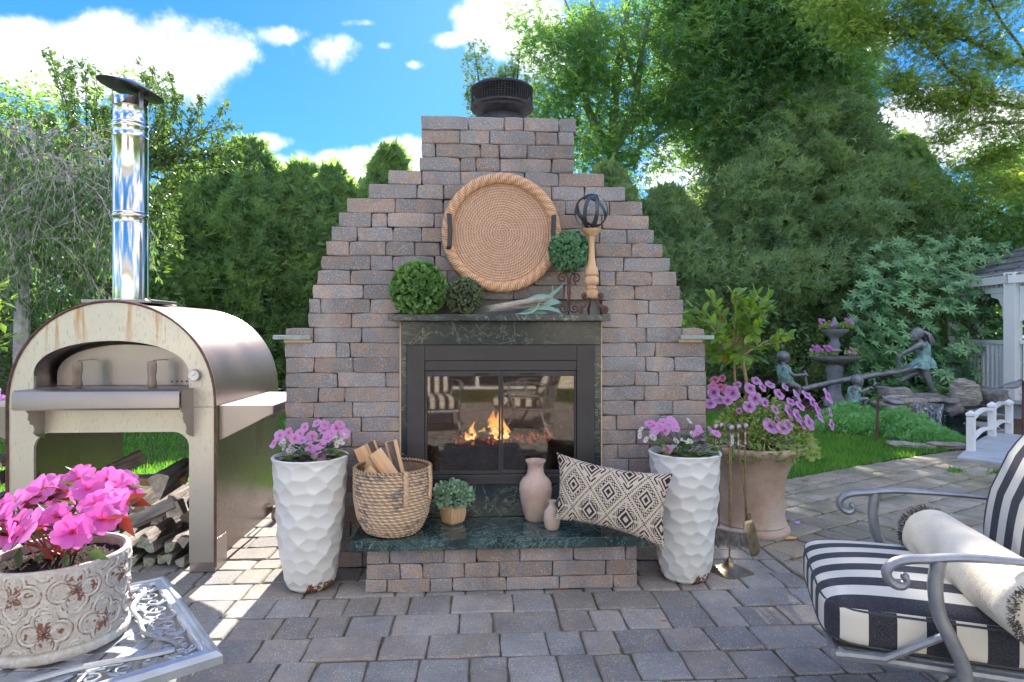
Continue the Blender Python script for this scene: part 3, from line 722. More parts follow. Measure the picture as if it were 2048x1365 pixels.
leafball('topiary_ball', 'blue green leafy ball resting on the iron scroll pedestal', (xx, yy, zc(504)), .099, M['topib'], 330, .034, 'oval', 4, core=(.02, .05, .04))
# turned candlestick on iron feet
cb = dep(1183, 500, 3.34); xx, yy = cb.x, cb.y; z_ = lambda y_: CH+(HZ-y_)*3.34/FPX
M['oak'] = wood('pale turned wood', (.55, .32, .17), (.78, .52, .33), 12, rough=.6, bump=.15)
cs = thing('candlestick', 'tall turned pale wood candlestick on three curled iron feet on the mantel', 'candlestick', (xx, yy, MZ))
pr = [(10, 597), (12, 595), (13, 590), (13, 583), (8, 580), (11, 577), (9, 572), (14, 569), (15, 563), (14, 556), (9, 552), (13, 550), (13, 543), (12, 538), (9, 532), (7.5, 520), (6.5, 505), (6, 480), (8, 477), (5.5, 474), (11, 470), (17, 464), (20, 461), (20.5, 459.5), (15, 460)]
MB().lathe([(a*3.34/FPX, z_(b)) for a, b in pr], 32, (xx, yy, 0)).build('turned_post', M['oak'], cs, smooth=True, ang=50)
for a in (-2.6, -.5, 1.6):
    A = V((math.cos(a), math.sin(a), 0)); c = V((xx, yy, 0))
    pts = scroll((0, 0, 0), A, .016, 1.0, -PI/2, 1)[::-1]; top = [p+c+A*.048+V((0, 0, z_(592))) for p in pts]
    mid = [c+A*.030+V((0, 0, z_(601))), c+A*.034+V((0, 0, z_(606))), c+A*.05+V((0, 0, z_(614)))]
    end = [p+c+A*.072+V((0, 0, MZ+.0215)) for p in scroll((0, 0, 0), A, .018, 1.1, PI/2, -1)]
    MB().tube(top+mid+end, .0055, 7, flat=1.6).build('curled_foot', M['iron'], cs, smooth=True)
# banded orb
cb = dep(1181, 425.5, 3.34); oc = V((xx-.002, yy, z_(459)+.096))
orb = thing('metal_orb', 'open orb of dark riveted metal bands balanced on the wooden candlestick', 'decorative orb', (oc.x, oc.y, oc.z-.094))
for i, (ax, ay, az) in enumerate(((0, 90, 10), (15, 90, 75), (-20, 75, 130), (65, 0, 20), (50, 20, 110), (100, 10, 60))):
    Mx = Matrix.Rotation(math.radians(az), 3, 'Z') @ Matrix.Rotation(math.radians(ay), 3, 'Y') @ Matrix.Rotation(math.radians(ax), 3, 'X')
    mb = MB(); vs = []; n = 60; rr0 = .0935-.0012*i
    for k in range(n):
        an = 2*PI*k/n
        for w, r_ in ((-.0095, rr0), (.0095, rr0), (.0095, rr0-.001), (-.0095, rr0-.001)): vs.append(oc+Mx @ V((r_*math.cos(an), r_*math.sin(an), w)))
    mb.add(vs, [(4*k+j, 4*k+(j+1) % 4, 4*((k+1) % n)+(j+1) % 4, 4*((k+1) % n)+j) for k in range(n) for j in range(4)]); mb.build('metal_band', M['darkiron'], orb)
# dried bundle
M['sage'] = leafmat('dusty blue green leaf', (.16, .32, .28), (.34, .52, .45), .2, isl=True)
M['plume'] = mat('pale feather grass', (.72, .70, .66), (.60, .50, .36), 90, stretch=(.2, 1, 1), rough=.8)
bun = thing('dried_leaf_bundle', 'bundle of white feathery grass and dusty blue leaves lying on the mantel', 'dried leaves', onY(1040, 625, -.12))
def ribbon(mb, pts, w, up, taper=True):
    n = len(pts); vs = []
    for i, p in enumerate(pts):
        t = (pts[min(i+1, n-1)]-pts[max(i-1, 0)]).normalized(); s = t.cross(up).normalized(); u = s.cross(t); f = (math.sin(PI*(i+.15)/(n-.7))**.7 if taper else 1)*w
        vs += [p+s*f+u*f*.25, p, p-s*f+u*f*.25]
    mb.add(vs, [(3*i+j, 3*i+j+1, 3*i+j+4, 3*i+j+3) for i in range(n-1) for j in (0, 1)])
mb = MB()
for i in range(110):
    x0, y0 = R.uniform(1075, 1110), R.uniform(592, 612); x1, y1 = R.uniform(958, 985), R.uniform(617, 626); t = R.random(); x1 = x1*(1-t*.5)+x0*t*.5; y1 = y1*(1-t*.5)+y0*t*.5-4*R.random()
    Y = R.uniform(-.15, -.07); A, B_ = onY(x0, y0, Y), onY(x1, y1, Y+R.uniform(-.02, .02)); C_ = (A+B_)/2+V((0, 0, R.uniform(-.012, .016)))
    A.z = max(A.z, MZ+.003); B_.z = max(B_.z, MZ+.002); C_.z = max(C_.z, MZ+.004)
    ribbon(mb, [A*(1-u)**2+C_*2*u*(1-u)+B_*u*u for u in np.linspace(0, 1, 6)], .0022, V((0, -.4, 1)))
mb.build('feather_grass', M['plume'], bun, kind='stuff')
for (x0, y0, xm, ym, x1, y1, w, Y) in ((1035, 618, 1075, 585, 1106, 596, .017, -.10), (1060, 612, 1100, 600, 1128, 567, .011, -.09), (1070, 618, 1110, 612, 1105, 570, .010, -.07), (1085, 618, 1098, 600, 1122, 606, .020, -.13), (1050, 622, 1095, 608, 1125, 628, .013, -.14),
                                 (1040, 626, 1080, 622, 1094, 628, .012, -.13), (1030, 628, 1075, 632, 1078, 604, .007, -.16), (1060, 626, 1090, 615, 1135, 622, .008, -.12), (1045, 622, 1070, 600, 1095, 590, .013, -.08)):
    A, C_, B_ = onY(x0, y0, Y), onY(xm, ym, Y), onY(x1, y1, Y); mb = MB()
    pts = [A*(1-u)**2+C_*2*u*(1-u)+B_*u*u for u in np.linspace(0, 1, 8)]
    for p in pts: p.z = max(p.z, MZ+.004)
    ribbon(mb, pts, w, V((R.uniform(-.2, .2), -1, .5))); mb.build('leaf', M['sage'], bun, smooth=True, ang=0)

# ---------------------------------------------------------------- hearth objects
def weave(name, c, prof, n, rows, parent, mt, nst=34, amp=.0075, inner=.012):
    """a basket wall: stacked twisted ropes"""
    H0, H1 = prof[0][1], prof[-1][1]; nv = rows*8; z = np.linspace(H0, H1, nv)[None]; th = np.linspace(0, 2*PI, n, endpoint=False)[:, None]
    rb = np.interp(z, [p[1] for p in prof], [p[0] for p in prof]); phz = (z-H0)/(H1-H0)*rows; ro = np.floor(phz); wv = np.abs(np.sin(PI*phz))**.7
    tw = np.sin(th*nst+ro*2.1+(np.mod(phz, 1)-.5)*5.0+.8*np.sin(th*3+ro)); d = wv*(amp+.35*amp*tw)
    rnd = NR.rand(rows+1)[np.minimum(ro, rows).astype(int)]
    rad = rb+d; P = np.stack([c[0]+rad*np.cos(th), c[1]+rad*np.sin(th), np.broadcast_to(z, rad.shape)+0*rad+.003*np.sin(th*2+ro*.3)], -1)
    blot = np.array([[noise.noise(V((math.cos(t)*2.2, math.sin(t)*2.2, zz_*14))) for zz_ in z[0]] for t in th[:, 0]])
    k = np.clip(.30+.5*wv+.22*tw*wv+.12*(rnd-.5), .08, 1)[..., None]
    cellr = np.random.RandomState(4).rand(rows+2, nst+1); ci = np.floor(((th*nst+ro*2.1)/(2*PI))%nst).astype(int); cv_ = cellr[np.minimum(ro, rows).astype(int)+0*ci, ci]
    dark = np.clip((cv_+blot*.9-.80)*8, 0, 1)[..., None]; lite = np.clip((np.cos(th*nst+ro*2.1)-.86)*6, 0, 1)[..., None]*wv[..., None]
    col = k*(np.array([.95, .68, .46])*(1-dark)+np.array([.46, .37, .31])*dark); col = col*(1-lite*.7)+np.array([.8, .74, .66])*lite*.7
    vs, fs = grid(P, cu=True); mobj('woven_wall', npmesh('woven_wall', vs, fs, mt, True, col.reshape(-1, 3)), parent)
    Pi = P[:, ::8].copy(); s_ = 1-inner/np.hypot(Pi[..., 0]-c[0], Pi[..., 1]-c[1]); Pi[..., 0] = c[0]+(Pi[..., 0]-c[0])*s_; Pi[..., 1] = c[1]+(Pi[..., 1]-c[1])*s_
    vs, fs = grid(Pi, cu=True); mobj('lining', npmesh('lining', vs, fs[:, ::-1], mt, True, np.broadcast_to(np.array([.38, .26, .18]), (len(vs), 3))*(.7+.5*NR.rand(len(vs), 1))), parent)
M['wick'] = mat('water hyacinth weave', (.8, .78, .75), (1, 1, 1), 60, attr=True, rough=.75, bump=.35, bsc=260)
bc = dep(786, 900, 3.235); bas = thing('woven_basket', 'round woven basket of split firewood on the left of the hearth', 'basket', (bc.x, bc.y, HZT))
BR = HZT+.335
weave('b', bc, [(.125, HZT+.002), (.150, HZT+.03), (.178, HZT+.09), (.192, HZT+.17), (.196, HZT+.26), (.194, BR)], 420, 20, bas, M['wick'])
MB().lathe([(.01, HZT+.004), (.13, HZT+.004)], 32, bc*1+V((0, 0, -bc.z))).build('base', M['wick'], bas)
col = [(bc.x+.196*math.cos(t), bc.y+.196*math.sin(t), BR) for t in np.linspace(0, 2*PI, 90, endpoint=False)]
a = np.linspace(0, 2*PI, 500, endpoint=False)[:, None]; b = np.linspace(0, 2*PI, 14, endpoint=False)[None]; sw = np.sin(a*60+2.2*b); rad = .0085+.0015*sw
P = np.stack([bc.x+(.194+rad*np.cos(b))*np.cos(a), bc.y+(.194+rad*np.cos(b))*np.sin(a), BR+rad*np.sin(b)], -1); vs, fs = grid(P, True, True)
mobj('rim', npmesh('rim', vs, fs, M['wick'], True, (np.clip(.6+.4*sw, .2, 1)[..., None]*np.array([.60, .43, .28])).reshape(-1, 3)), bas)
for aa in (-1.13, -.35):
    mb = MB(); q = []
    for i in range(13):
        t = i/12; zz_ = BR+.012-.16*t
        q.append(V((bc.x+(.206+.006*math.sin(PI*t))*math.cos(aa), bc.y+(.206+.006*math.sin(PI*t))*math.sin(aa), zz_)))
    for k in range(3): mb.tube([p+V((-math.sin(aa), math.cos(aa), 0))*.008*math.sin(i*1.25+k*2.1)+V((math.cos(aa), math.sin(aa), 0))*.004*math.cos(i*1.25+k*2.1) for i, p in enumerate(q)], .0068, 7)
    mb.build('braided_handle', mat('braid', (.52, .34, .2), (.74, .54, .37), 70, rough=.7), bas, smooth=True)
M['split'] = wood('fresh split wood', (.66, .38, .19), (.88, .60, .38), 10, (1, 1, .1), rough=.75, bump=.4, bsc=60, pos=False)
M['bark'] = mat('rough bark', (.09, .07, .06), (.26, .20, .17), 18, rough=.95, bump=1, bsc=40, dist=.02, stretch=(1, 1, .25))
def splitlog(name, label, A, B, r, prof, group, split, bark, cat='firewood', nb=7, spin=0, endm=None):
    """a wedge of firewood: prof is a list of angle/radius pairs, the round side carries bark"""
    A, B = V(A), V(B); ax = B-A; Ln = ax.length; q = ax.to_track_quat('Z', 'Y')
    n = len(prof); mb = MB(); vs = []
    sd = [[R.uniform(-.06, .06) for _ in range(n)] for _ in range(nb)]
    for i in range(nb):
        t = i/(nb-1)
        for j, (a, rr_, bk) in enumerate(prof): k = rr_*(1+sd[i][j]*.6); vs.append(V((math.cos(a+spin)*r*k, math.sin(a+spin)*r*k, Ln*t)))
    fs = []; mi = []
    for i in range(nb-1):
        for j in range(n): fs.append((i*n+j, i*n+(j+1) % n, (i+1)*n+(j+1) % n, (i+1)*n+j)); mi.append(1 if prof[j][2] and prof[(j+1) % n][2] else 0)
    fs += [tuple(range(n-1, -1, -1)), tuple((nb-1)*n+k for k in range(n))]; mi += [2, 2]
    mb.v = [tuple(v) for v in vs]; mb.f = fs; mb.mi = mi
    o = mb.build(name, [split, bark, endm or split]); o.location = A; o.rotation_mode = 'QUATERNION'; o.rotation_quaternion = q
    return tag(o, label=label, cat=cat, group=group)
def wedge(k=0):
    w = R.uniform(.5, 1.0); a0 = -w; return [(PI, R.uniform(.3, .6), 0), (a0-.15, .95, 0)]+[(a0+2*w*i/4, 1+R.uniform(-.05, .05), 1) for i in range(5)]+[(w+.15, .95, 0)]
blk = [(-2.4, 1, 0), (-1.0, 1.0, 0), (-.75, 1.1, 0), (-.45, 1.12, 1), (0, 1.12, 1), (.30, 1.14, 1), (.75, 1.1, 0), (2.4, 1, 0)]
blk2 = [(a_, b_, 0) for a_, b_, c_ in blk]
FWL = [((764, 1000), (716, 897), 3.33, .038, 'narrow split firewood piece standing at the left of the basket', blk2, 2.2, 3.36), ((790, 1010), (736, 888), 3.36, .04, 'dark barked firewood piece behind the others in the basket', blk, 1.0, 3.42),
       ((815, 1000), (748, 906), 3.20, .046, 'broad pale split log leaning left in the middle of the basket', blk2, 0.6, 3.22), ((800, 1010), (735, 938), 3.14, .030, 'short pale split log at the front of the basket', blk2, .3, 3.15), ((812, 1000), (783, 882), 3.28, .040, 'reddish split log leaning at the right side of the basket', blk, .35, 3.30)]
for (xa, ya), (xb, yb), dd, r_, lb, pf, sp, d2 in FWL:
    splitlog('split_log', lb, dep(xa, ya, dd), dep(xb, yb, d2), r_, pf, 'split firewood standing in the basket', M['split'], M['bark'], spin=sp)
# small succulent in a wooden cube pot
pc = onZ(906, 1046, HZT); w2 = .052
M['cane'] = mat('fine ribbed wood', (.62, .40, .22), (.74, .52, .33), 90, stretch=(1, 1, .05), rough=.6, pos=False, bump=.3)
pot = thing('potted_succulent', 'small square wooden pot of frosty green leaves on the hearth', 'potted plant', pc)
mb = MB(); Mz = Matrix.Translation(pc) @ Matrix.Rotation(math.radians(42), 4, 'Z')
vs = [Mz @ V((sx*k, sy*k, z)) for z, k in ((0, w2*.70), (.012, w2*.86), (.055, w2), (.102, w2*.96), (.102, w2*.86), (.09, w2*.85)) for sx, sy in ((-1, -1), (1, -1), (1, 1), (-1, 1))]
mb.add(vs, [(4*i+j, 4*i+(j+1) % 4, 4*i+4+(j+1) % 4, 4*i+4+j) for i in range(5) for j in range(4)]+[(3, 2, 1, 0), (20, 21, 22, 23)]); mb.build('pot', M['cane'], pot, bevel=.006)
n = 1050; D = rdir(n, .25); D[:, 2] = np.where(D[:, 2] < -.35, -D[:, 2], D[:, 2]); C0 = np.array(pc)+[0, 0, .135]
M['frost'] = leafmat('frosty green leaf', (.16, .30, .20), (.42, .58, .46), .25)
Pn = C0+D*np.array([.115, .105, .095])*(NR.uniform(.45, 1, (n, 1))); leaves('foliage', Pn, D+NR.normal(size=(n, 3))*.5, rdir(n), NR.uniform(.014, .024, n), 'round', M['frost'], pot, kind='stuff')
mb = MB()
for i in range(50): p = Pn[i*20]; mb.tube([pc+V((0, 0, .095)), (pc+V((0, 0, .11))).lerp(V(p), .5)+V((0, 0, .02)), V(p)], .0013, 4)
mb.build('stems', M['topi'], pot, kind='stuff')
# vases
M['clay'] = mat('mottled pink clay', (.50, .35, .29), (.66, .50, .43), 9, det=8, rough=.8, bump=.35, bsc=70, c3=(.40, .37, .36), sc3=5, t3=(.52, .7))
vc = onZ(1071, 1040, HZT); vz = lambda y_: (1044-y_)/FPX*3.34
va = thing('clay_vase', 'tall mottled clay vase with a broken rim on the hearth', 'vase', vc, world=False)
pr = [(19, 1044), (22, 1040), (27, 1020), (31.5, 1000), (33.5, 982), (32.5, 968), (27, 959), (20, 953), (17, 946), (16, 936), (17, 929), (20.5, 924), (21, 921), (18, 921), (15, 930), (14, 945)]
mb = MB(); mb.lathe([(a*3.34/FPX, vz(b)) for a, b in pr], 48, capt=False)
for i, v in enumerate(mb.v):
    an = math.atan2(v[1], v[0]); 
    if v[2] > vz(926): k = math.exp(-((an+1.75)/.55)**2); mb.v[i] = (v[0]*(1-.05*k), v[1]*(1-.05*k), v[2]-.018*k)
mb.build('vase_body', M['clay'], va, smooth=True, ang=60)
vc = onZ(1104, 1059, HZT); v2 = thing('bud_vase', 'small pale clay bud vase in front of the tall clay vase', 'vase', vc, world=False)
pr = [(11, 1062), (14, 1058), (16.5, 1048), (17, 1036), (15.5, 1026), (10, 1019), (7, 1014), (6.5, 1009), (8.5, 1006), (8.5, 1004), (6, 1004), (5, 1010)]
MB().lathe([(a*3.25/FPX, (1062-b)*3.25/FPX) for a, b in pr], 36).build('vase_body', mat('pale clay', (.56, .42, .35), (.68, .54, .46), 14, rough=.75, bump=.3, bsc=90), v2, smooth=True, ang=60)

# ---------------------------------------------------------------- geometric lumbar pillow
def pat(s, t):
    """black and cream lattice of diamonds; s, t in repeats"""
    u, v = s+t, s-t; fu, fv = u % 1, v % 1; iu, iv = int(math.floor(u)), int(math.floor(v))
    eu, ev = min(fu, 1-fu), min(fv, 1-fv); e = min(eu, ev)
    if e < .045:
        q = (v if eu < ev else u)*14; return 1 if (q % 1) < .55 and e < .03 else 0
    a, b = fu-.5, fv-.5; m = max(abs(a), abs(b))
    k = (iu+2*iv) % 3
    if k == 0:
        if m < .09: return 1
        if m < .14: return 0
        if m < .2: return 1
        if m < .26: return 0
        x, y = abs(a), abs(b)
        if m < .30: return 1 if min(x, y) < .22 else 0
        if .30 <= m < .345: return 0
        if m < .40: return 1 if (min(x, y) > .12 and min(x, y) < .36) else 0
        return 0
    if k == 1:
        if m < .08: return 0
        if m < .16: return 1
        if m < .22: return 0
        x, y = abs(a), abs(b)
        if m < .27: return 1 if x*y < .05 else 0
        q = (x+y); return 1 if (q*11 % 1) < .5 and m < .40 and abs(x-y) > .05 else 0
    if m < .07: return 1
    if m < .13: return 0
    if m < .19: return 1
    if m < .25: return 0
    return 1 if (m < .40 and ((abs(a)*9 % 1) < .45) != ((abs(b)*9 % 1) < .35)) else 0
M['cush'] = mat('woven pillow cloth', (.85, .85, .85), (1, 1, 1), 200, attr=True, rough=.9, bump=.35, bsc=500, spec=.2)
pil = thing('lumbar_pillow', 'cream and black geometric patterned lumbar pillow leaning on the right planter', 'pillow', onZ(1220, 1070, HZT))
K = [dep(1113, 905, 3.28), dep(1346, 948, 3.03), dep(1331, 1098, 2.95), dep(1108, 1040, 3.17)]   # tl tr br bl
NU, NV = 330, 170; nrm = (K[1]-K[0]).cross(K[3]-K[0]).normalized()
if nrm.y > 0: nrm = -nrm
for sgn, nm in ((1, 'front_cover'), (-1, 'back_cover')):
    U, W_ = np.meshgrid(np.linspace(0, 1, NU), np.linspace(0, 1, NV), indexing='ij')
    bu, bv = 4*U*(1-U), 4*W_*(1-W_)
    uu = U+.045*(U-.5)*-2*(1-bu)*0-.07*(U-.5)*bv*1.0*(1-bu)**2*1.3; vv = W_-.13*(W_-.5)*bu*(1-bv)**2*1.3
    k = [np.array(q)[None, None] for q in K]
    P = (k[0]*(1-uu[..., None])*(1-vv[..., None])+k[1]*uu[..., None]*(1-vv[..., None])+k[2]*uu[..., None]*vv[..., None]+k[3]*(1-uu[..., None])*vv[..., None])
    h = .068*(bu*bv)**.42*sgn+.0035*np.sin(U*9+W_*4)*bu*bv
    P = P+np.array(nrm)[None, None]*h[..., None]
    col = np.array([[pat(3.15*x-.1, 1.55*(1-y)+.12) for y in np.linspace(0, 1, NV)] for x in np.linspace(0, 1, NU)])[..., None] if sgn > 0 else np.zeros((NU, NV, 1))
    c = np.array([.66, .56, .45])*(1-col)+np.array([.035, .028, .035])*col
    vs, fs = grid(P); mobj(nm, npmesh(nm, vs, fs[:, ::-1] if sgn > 0 else fs, M['cush'], True, c.reshape(-1, 3)), pil)
for m_ in (): pass

# ---------------------------------------------------------------- faceted white planters
def planter_mat():
    m, nt = newmat('white glazed ceramic'); s = node(nt, 'SeparateXYZ', {0: node(nt, 'TexCoord').outputs['Object']}).outputs
    co = node(nt, 'TexCoord').outputs['Object']; n1 = node(nt, 'TexNoise', {'Vector': co, 'Scale': 11, 'Detail': 7, 'Roughness': .65}).outputs[0]
    n2 = node(nt, 'TexNoise', {'Vector': co, 'Scale': 4, 'Detail': 4}).outputs[0]
    chip = mth(nt, 'GREATER_THAN', mth(nt, 'SUBTRACT', n1, mth(nt, 'MULTIPLY', mth(nt, 'MAXIMUM', s[2], 0.0), 2.6)), .47)
    c = mixc(nt, node(nt, 'MapRange', {0: n2, 1: .4, 2: .7}).outputs[0], (.80, .80, .79), (.72, .71, .67))
    c = mixc(nt, chip, c, ramp(nt, n1, [(.5, (.10, .035, .02)), (.7, (.28, .12, .07))]))
    b = node(nt, 'BsdfPrincipled', {'Base Color': c, 'Roughness': mth(nt, 'MULTIPLY_ADD', chip, .5, .32), 'Normal': bumpn(nt, n1, .05)}); out(nt, b.outputs[0]); return m
M['plant_w'] = planter_mat()
M['soilp'] = mat('potting soil', (.02, .012, .008), (.06, .04, .03), 60, rough=1, bump=1, bsc=90, dist=.03, speck=((.5, .45, .4), 160, .68))
def honey(th, z, rmean, h, cw, ch, depth, seed):
    rs = np.random.RandomState(seed); nc = max(6, int(round(2*PI*rmean/cw))); nrw = int(round(h/ch))+2; S_ = []
    for j in range(nrw):
        for i in range(nc): S_.append(((i+.5*(j % 2)+rs.uniform(-.22, .22))*2*PI/nc*rmean, (j-.5+rs.uniform(-.2, .2))*ch))
    S_ = np.array(S_); C_ = 2*PI*rmean; a = (th*rmean)[..., None]; f1 = np.full(th.shape, 9.0)
    for sx, sz in S_:
        dx = np.abs(th*rmean-sx); dx = np.minimum(dx, C_-dx); d = np.sqrt(dx**2+((z-sz)*1.12)**2); f1 = np.minimum(f1, d)
    return -depth*(1-np.clip(f1/(cw*.62), 0, 1)**2)
def planter(name, label, c, prof, H_, seed):
    t = thing(name, label, 'planter', c, world=False)
    nu, nv = 220, 150; th, z = np.meshgrid(np.linspace(0, 2*PI, nu, endpoint=False), np.linspace(0, H_, nv), indexing='ij')
    rb = np.interp(z, [p[1] for p in prof], [p[0] for p in prof]); d = honey(th, z, .155, H_, .085, .058, .010, seed)
    d *= np.clip((H_-z)/.03, 0, 1)*np.clip(z/.03, 0, 1); rr_ = rb+d
    P = np.stack([rr_*np.cos(th), rr_*np.sin(th), z], -1); vs, fs = grid(P, cu=True); mobj('pot', npmesh('pot', vs, fs, M['plant_w'], True), t)
    rt = prof[-1][0]
    MB().lathe([(rt, H_), (rt-.003, H_+.004), (rt-.016, H_+.003), (rt-.02, H_-.05)], 64, capb=False, capt=False).build('rim', M['plant_w'], t, smooth=True, ang=60)
    MB().lathe([(prof[0][0], 0.0), (prof[0][0]*.5, .0)], 40, capt=True, capb=False).build('base', M['plant_w'], t)
    mb = MB(); n = 26; mb.lathe([(rt-.018, H_-.03), (rt*.6, H_-.018), (.01, H_-.012)], 30, capb=False); mb.build('soil', M['soilp'], t, smooth=True)
    return t
lp = onZ(621, 1172); LPH = CH-(912-HZ)/FPX*(lp-CAM).dot(FW)
prL = [(.095, 0), (.122, .02), (.140, .08), (.158, .2), (.172, .34), (.182, .5), (.192, LPH)]
PLL = planter('white_planter', 'tall white faceted planter with a pink and white bouquet between the oven and the hearth', lp, prL, LPH, 3)
rp = onZ(1369, 1156); RPH = CH-(904-HZ)/FPX*(rp-CAM).dot(FW)
PRR = planter('white_planter', 'tall white faceted planter with rust chips behind the patterned pillow', rp, prL[:-1]+[(.190, RPH)], RPH, 8)

# ---------------------------------------------------------------- flowers
def petal_mesh(kind):
    mb = MB()
    if kind == 'imp':
        out_ = [(0, .05), (.20, .18), (.40, .40), (.52, .64), (.54, .84), (.42, 1.0), (.20, 1.04), (0, .93), (-.20, 1.04), (-.42, 1.0), (-.54, .84), (-.52, .64), (-.40, .40), (-.20, .18)]
        for k in range(5):
            a = 2*PI*k/5; w = (1.12, .98, 1.0, 1.0, .98)[k]; Mx = Matrix.Rotation(a, 3, 'Z'); tl = (.10, -.12, .06, .10, -.10)[k]
            f = lambda x, y: .16*math.sin(min(y, 1.1)*1.9)-.10*y**3+.10*abs(x)*y+tl*y*y+.022*k+.03*math.sin(x*9+k)
            vs = [(0, .55, f(0, .55)-.015), (0, .8, f(0, .8)-.01)]+[(x*w, y, f(x, y)) for x, y in out_]; n_ = len(out_)
            mb.add([Mx @ V(q) for q in vs], [(0, 2+i, 2+(i+1) % n_) for i in (0, 1, 2, 10, 11, 12, 13)]+[(1, 2+i, 2+(i+1) % n_) for i in range(3, 10)]+[(0, 5, 1), (0, 1, 12)])
        mb.sph((0, 0, .03), .07, 6, 5)
        return mb
    if kind == 'pet':
        n = 40; prof = [(.05, -.75), (.09, -.3), (.16, -.02), (.42, .10), (.75, .13), (1.0, .03)]; vs = []
        for r_, z in prof:
            for k in range(n):
                a = 2*PI*k/n; lob = 1+(.10*abs(math.cos(2.5*a))**.6-.07)*(r_/1.0); vs.append((r_*lob*math.cos(a), r_*lob*math.sin(a), z+.09*r_*r_*math.cos(5*a)+.03*r_*math.sin(9*a)))
        mb.add(vs, [(i*n+k, i*n+(k+1) % n, (i+1)*n+(k+1) % n, (i+1)*n+k) for i in range(len(prof)-1) for k in range(n)]); return mb
    if kind == 'beg':
        for k in range(4):
            a = PI/2*k; w, l = ((.55, .95), (.38, .62))[k % 2]; Mx = Matrix.Rotation(a, 3, 'Z')
            mb.add([Mx @ V(p) for p in ((0, .05, .02), (w*.7, l*.4, .06), (w, l*.75, .1), (.0, l, .12), (-w, l*.75, .1), (-w*.7, l*.4, .06), (0, l*.5, -.02))], [(6, i, (i+1) % 6) for i in range(6)])
        return mb
PET = {}
def flower(kind, size, mt, parent, pos, nrm, name='flower'):
    key = (kind, mt.name, round(size, 3))
    if key not in PET:
        mb = petal_mesh(kind); mb.v = [(x*size, y*size, z*size) for x, y, z in mb.v]; me = mb.mesh('flower', mt, True, 0)
        PET[key] = me
        if kind != 'pet':
            # stamens
            pass
    o = bpy.data.objects.new(name, PET[key]); link(o, parent)
    q = V(nrm).to_track_quat('Z', 'Y'); o.rotation_mode = 'QUATERNION'
    o.location = pos; o.rotation_quaternion = q @ Matrix.Rotation(R.uniform(0, 6.28), 3, 'Z').to_quaternion(); s = R.uniform(.88, 1.14); o.scale = (s, s*R.uniform(.85, 1.05), s)
    return o
sz = .029
M['f_pink'] = petalmat('pink lilac petal', (.85, .12, .30), (.82, .36, .75), (.80, .46, .80), sz)
M['f_beg'] = petalmat('white begonia petal', (.85, .62, .08), (.88, .86, .80), (.9, .9, .86), .02, eye=.2)
M['f_mag'] = petalmat('magenta petal', (.60, .03, .10), (.80, .10, .50), (.86, .20, .62), .05, eye=.12)
M['f_pet'] = petalmat('veined purple petunia', (.12, .01, .12), (.52, .17, .60), (.72, .42, .78), .045, eye=.12, veins=.25)
M['f_petp'] = petalmat('pink petunia', (.35, .02, .10), (.75, .12, .38), (.85, .35, .55), .045, eye=.12, veins=.2)
M['f_bud'] = mat('pink bud', (.7, .08, .25), (.8, .2, .4), 30, rough=.5)
M['lf_dark'] = leafmat('dark impatiens leaf', (.05, .10, .05), (.11, .18, .08), .25, isl=False, rough=.35)
M['lf_lime'] = leafmat('lime begonia leaf', (.16, .27, .04), (.30, .42, .08), .5, isl=False, rough=.35)
M['lf_red'] = leafmat('bronze red leaf', (.09, .03, .025), (.22, .055, .03), .4, isl=False, rough=.3, tint=(1.5, .7, .5))
M['lf_mid'] = leafmat('green petunia leaf', (.07, .15, .035), (.18, .30, .07), .45, isl=False)
LM = {}
def leafobj(shape, size, mt, parent, pos, d, n, w=1.0, name='leaf', fold=1):
    key = (shape, mt.name, round(w, 2))
    if key not in LM: vs, fs = shp(shape); mb = MB(); mb.add([(x*w, y, z*fold) for x, y, z in vs], fs); LM[key] = mb.mesh('leaf', mt, True, 0)
    o = bpy.data.objects.new(name, LM[key]); link(o, parent); d = V(d).normalized(); n = V(n); n = n-d*n.dot(d); n = n.normalized() if n.length > 1e-5 else d.orthogonal().normalized(); b = d.cross(n)
    Mx = Matrix((b, d, n)).transposed().to_4x4(); o.matrix_basis = Matrix.Translation(V(pos)) @ Mx @ Matrix.Scale(size, 4); return o
def tocam(p, amt=.5, up=.25):
    """outward and up, as blooms face the light and the open side"""
    return V((R.uniform(-.35, .35), -amt, up+R.uniform(-.2, .3)))
def stems(parent, base, tips, r, mt, name='stems'):
    mb = MB()
    for p in tips:
        p = V(p); b = V(base)+V((R.uniform(-.03, .03), R.uniform(-.03, .03), 0)); c = V((p.x*.6+b.x*.4, p.y*.6+b.y*.4, (p.z+b.z)/2+.01)); mb.tube([b*(1-u)**2+c*2*u*(1-u)+p*u*u for u in (0, .35, .7, 1)], r, 4)
    return mb.build(name, mt, parent, kind='stuff')
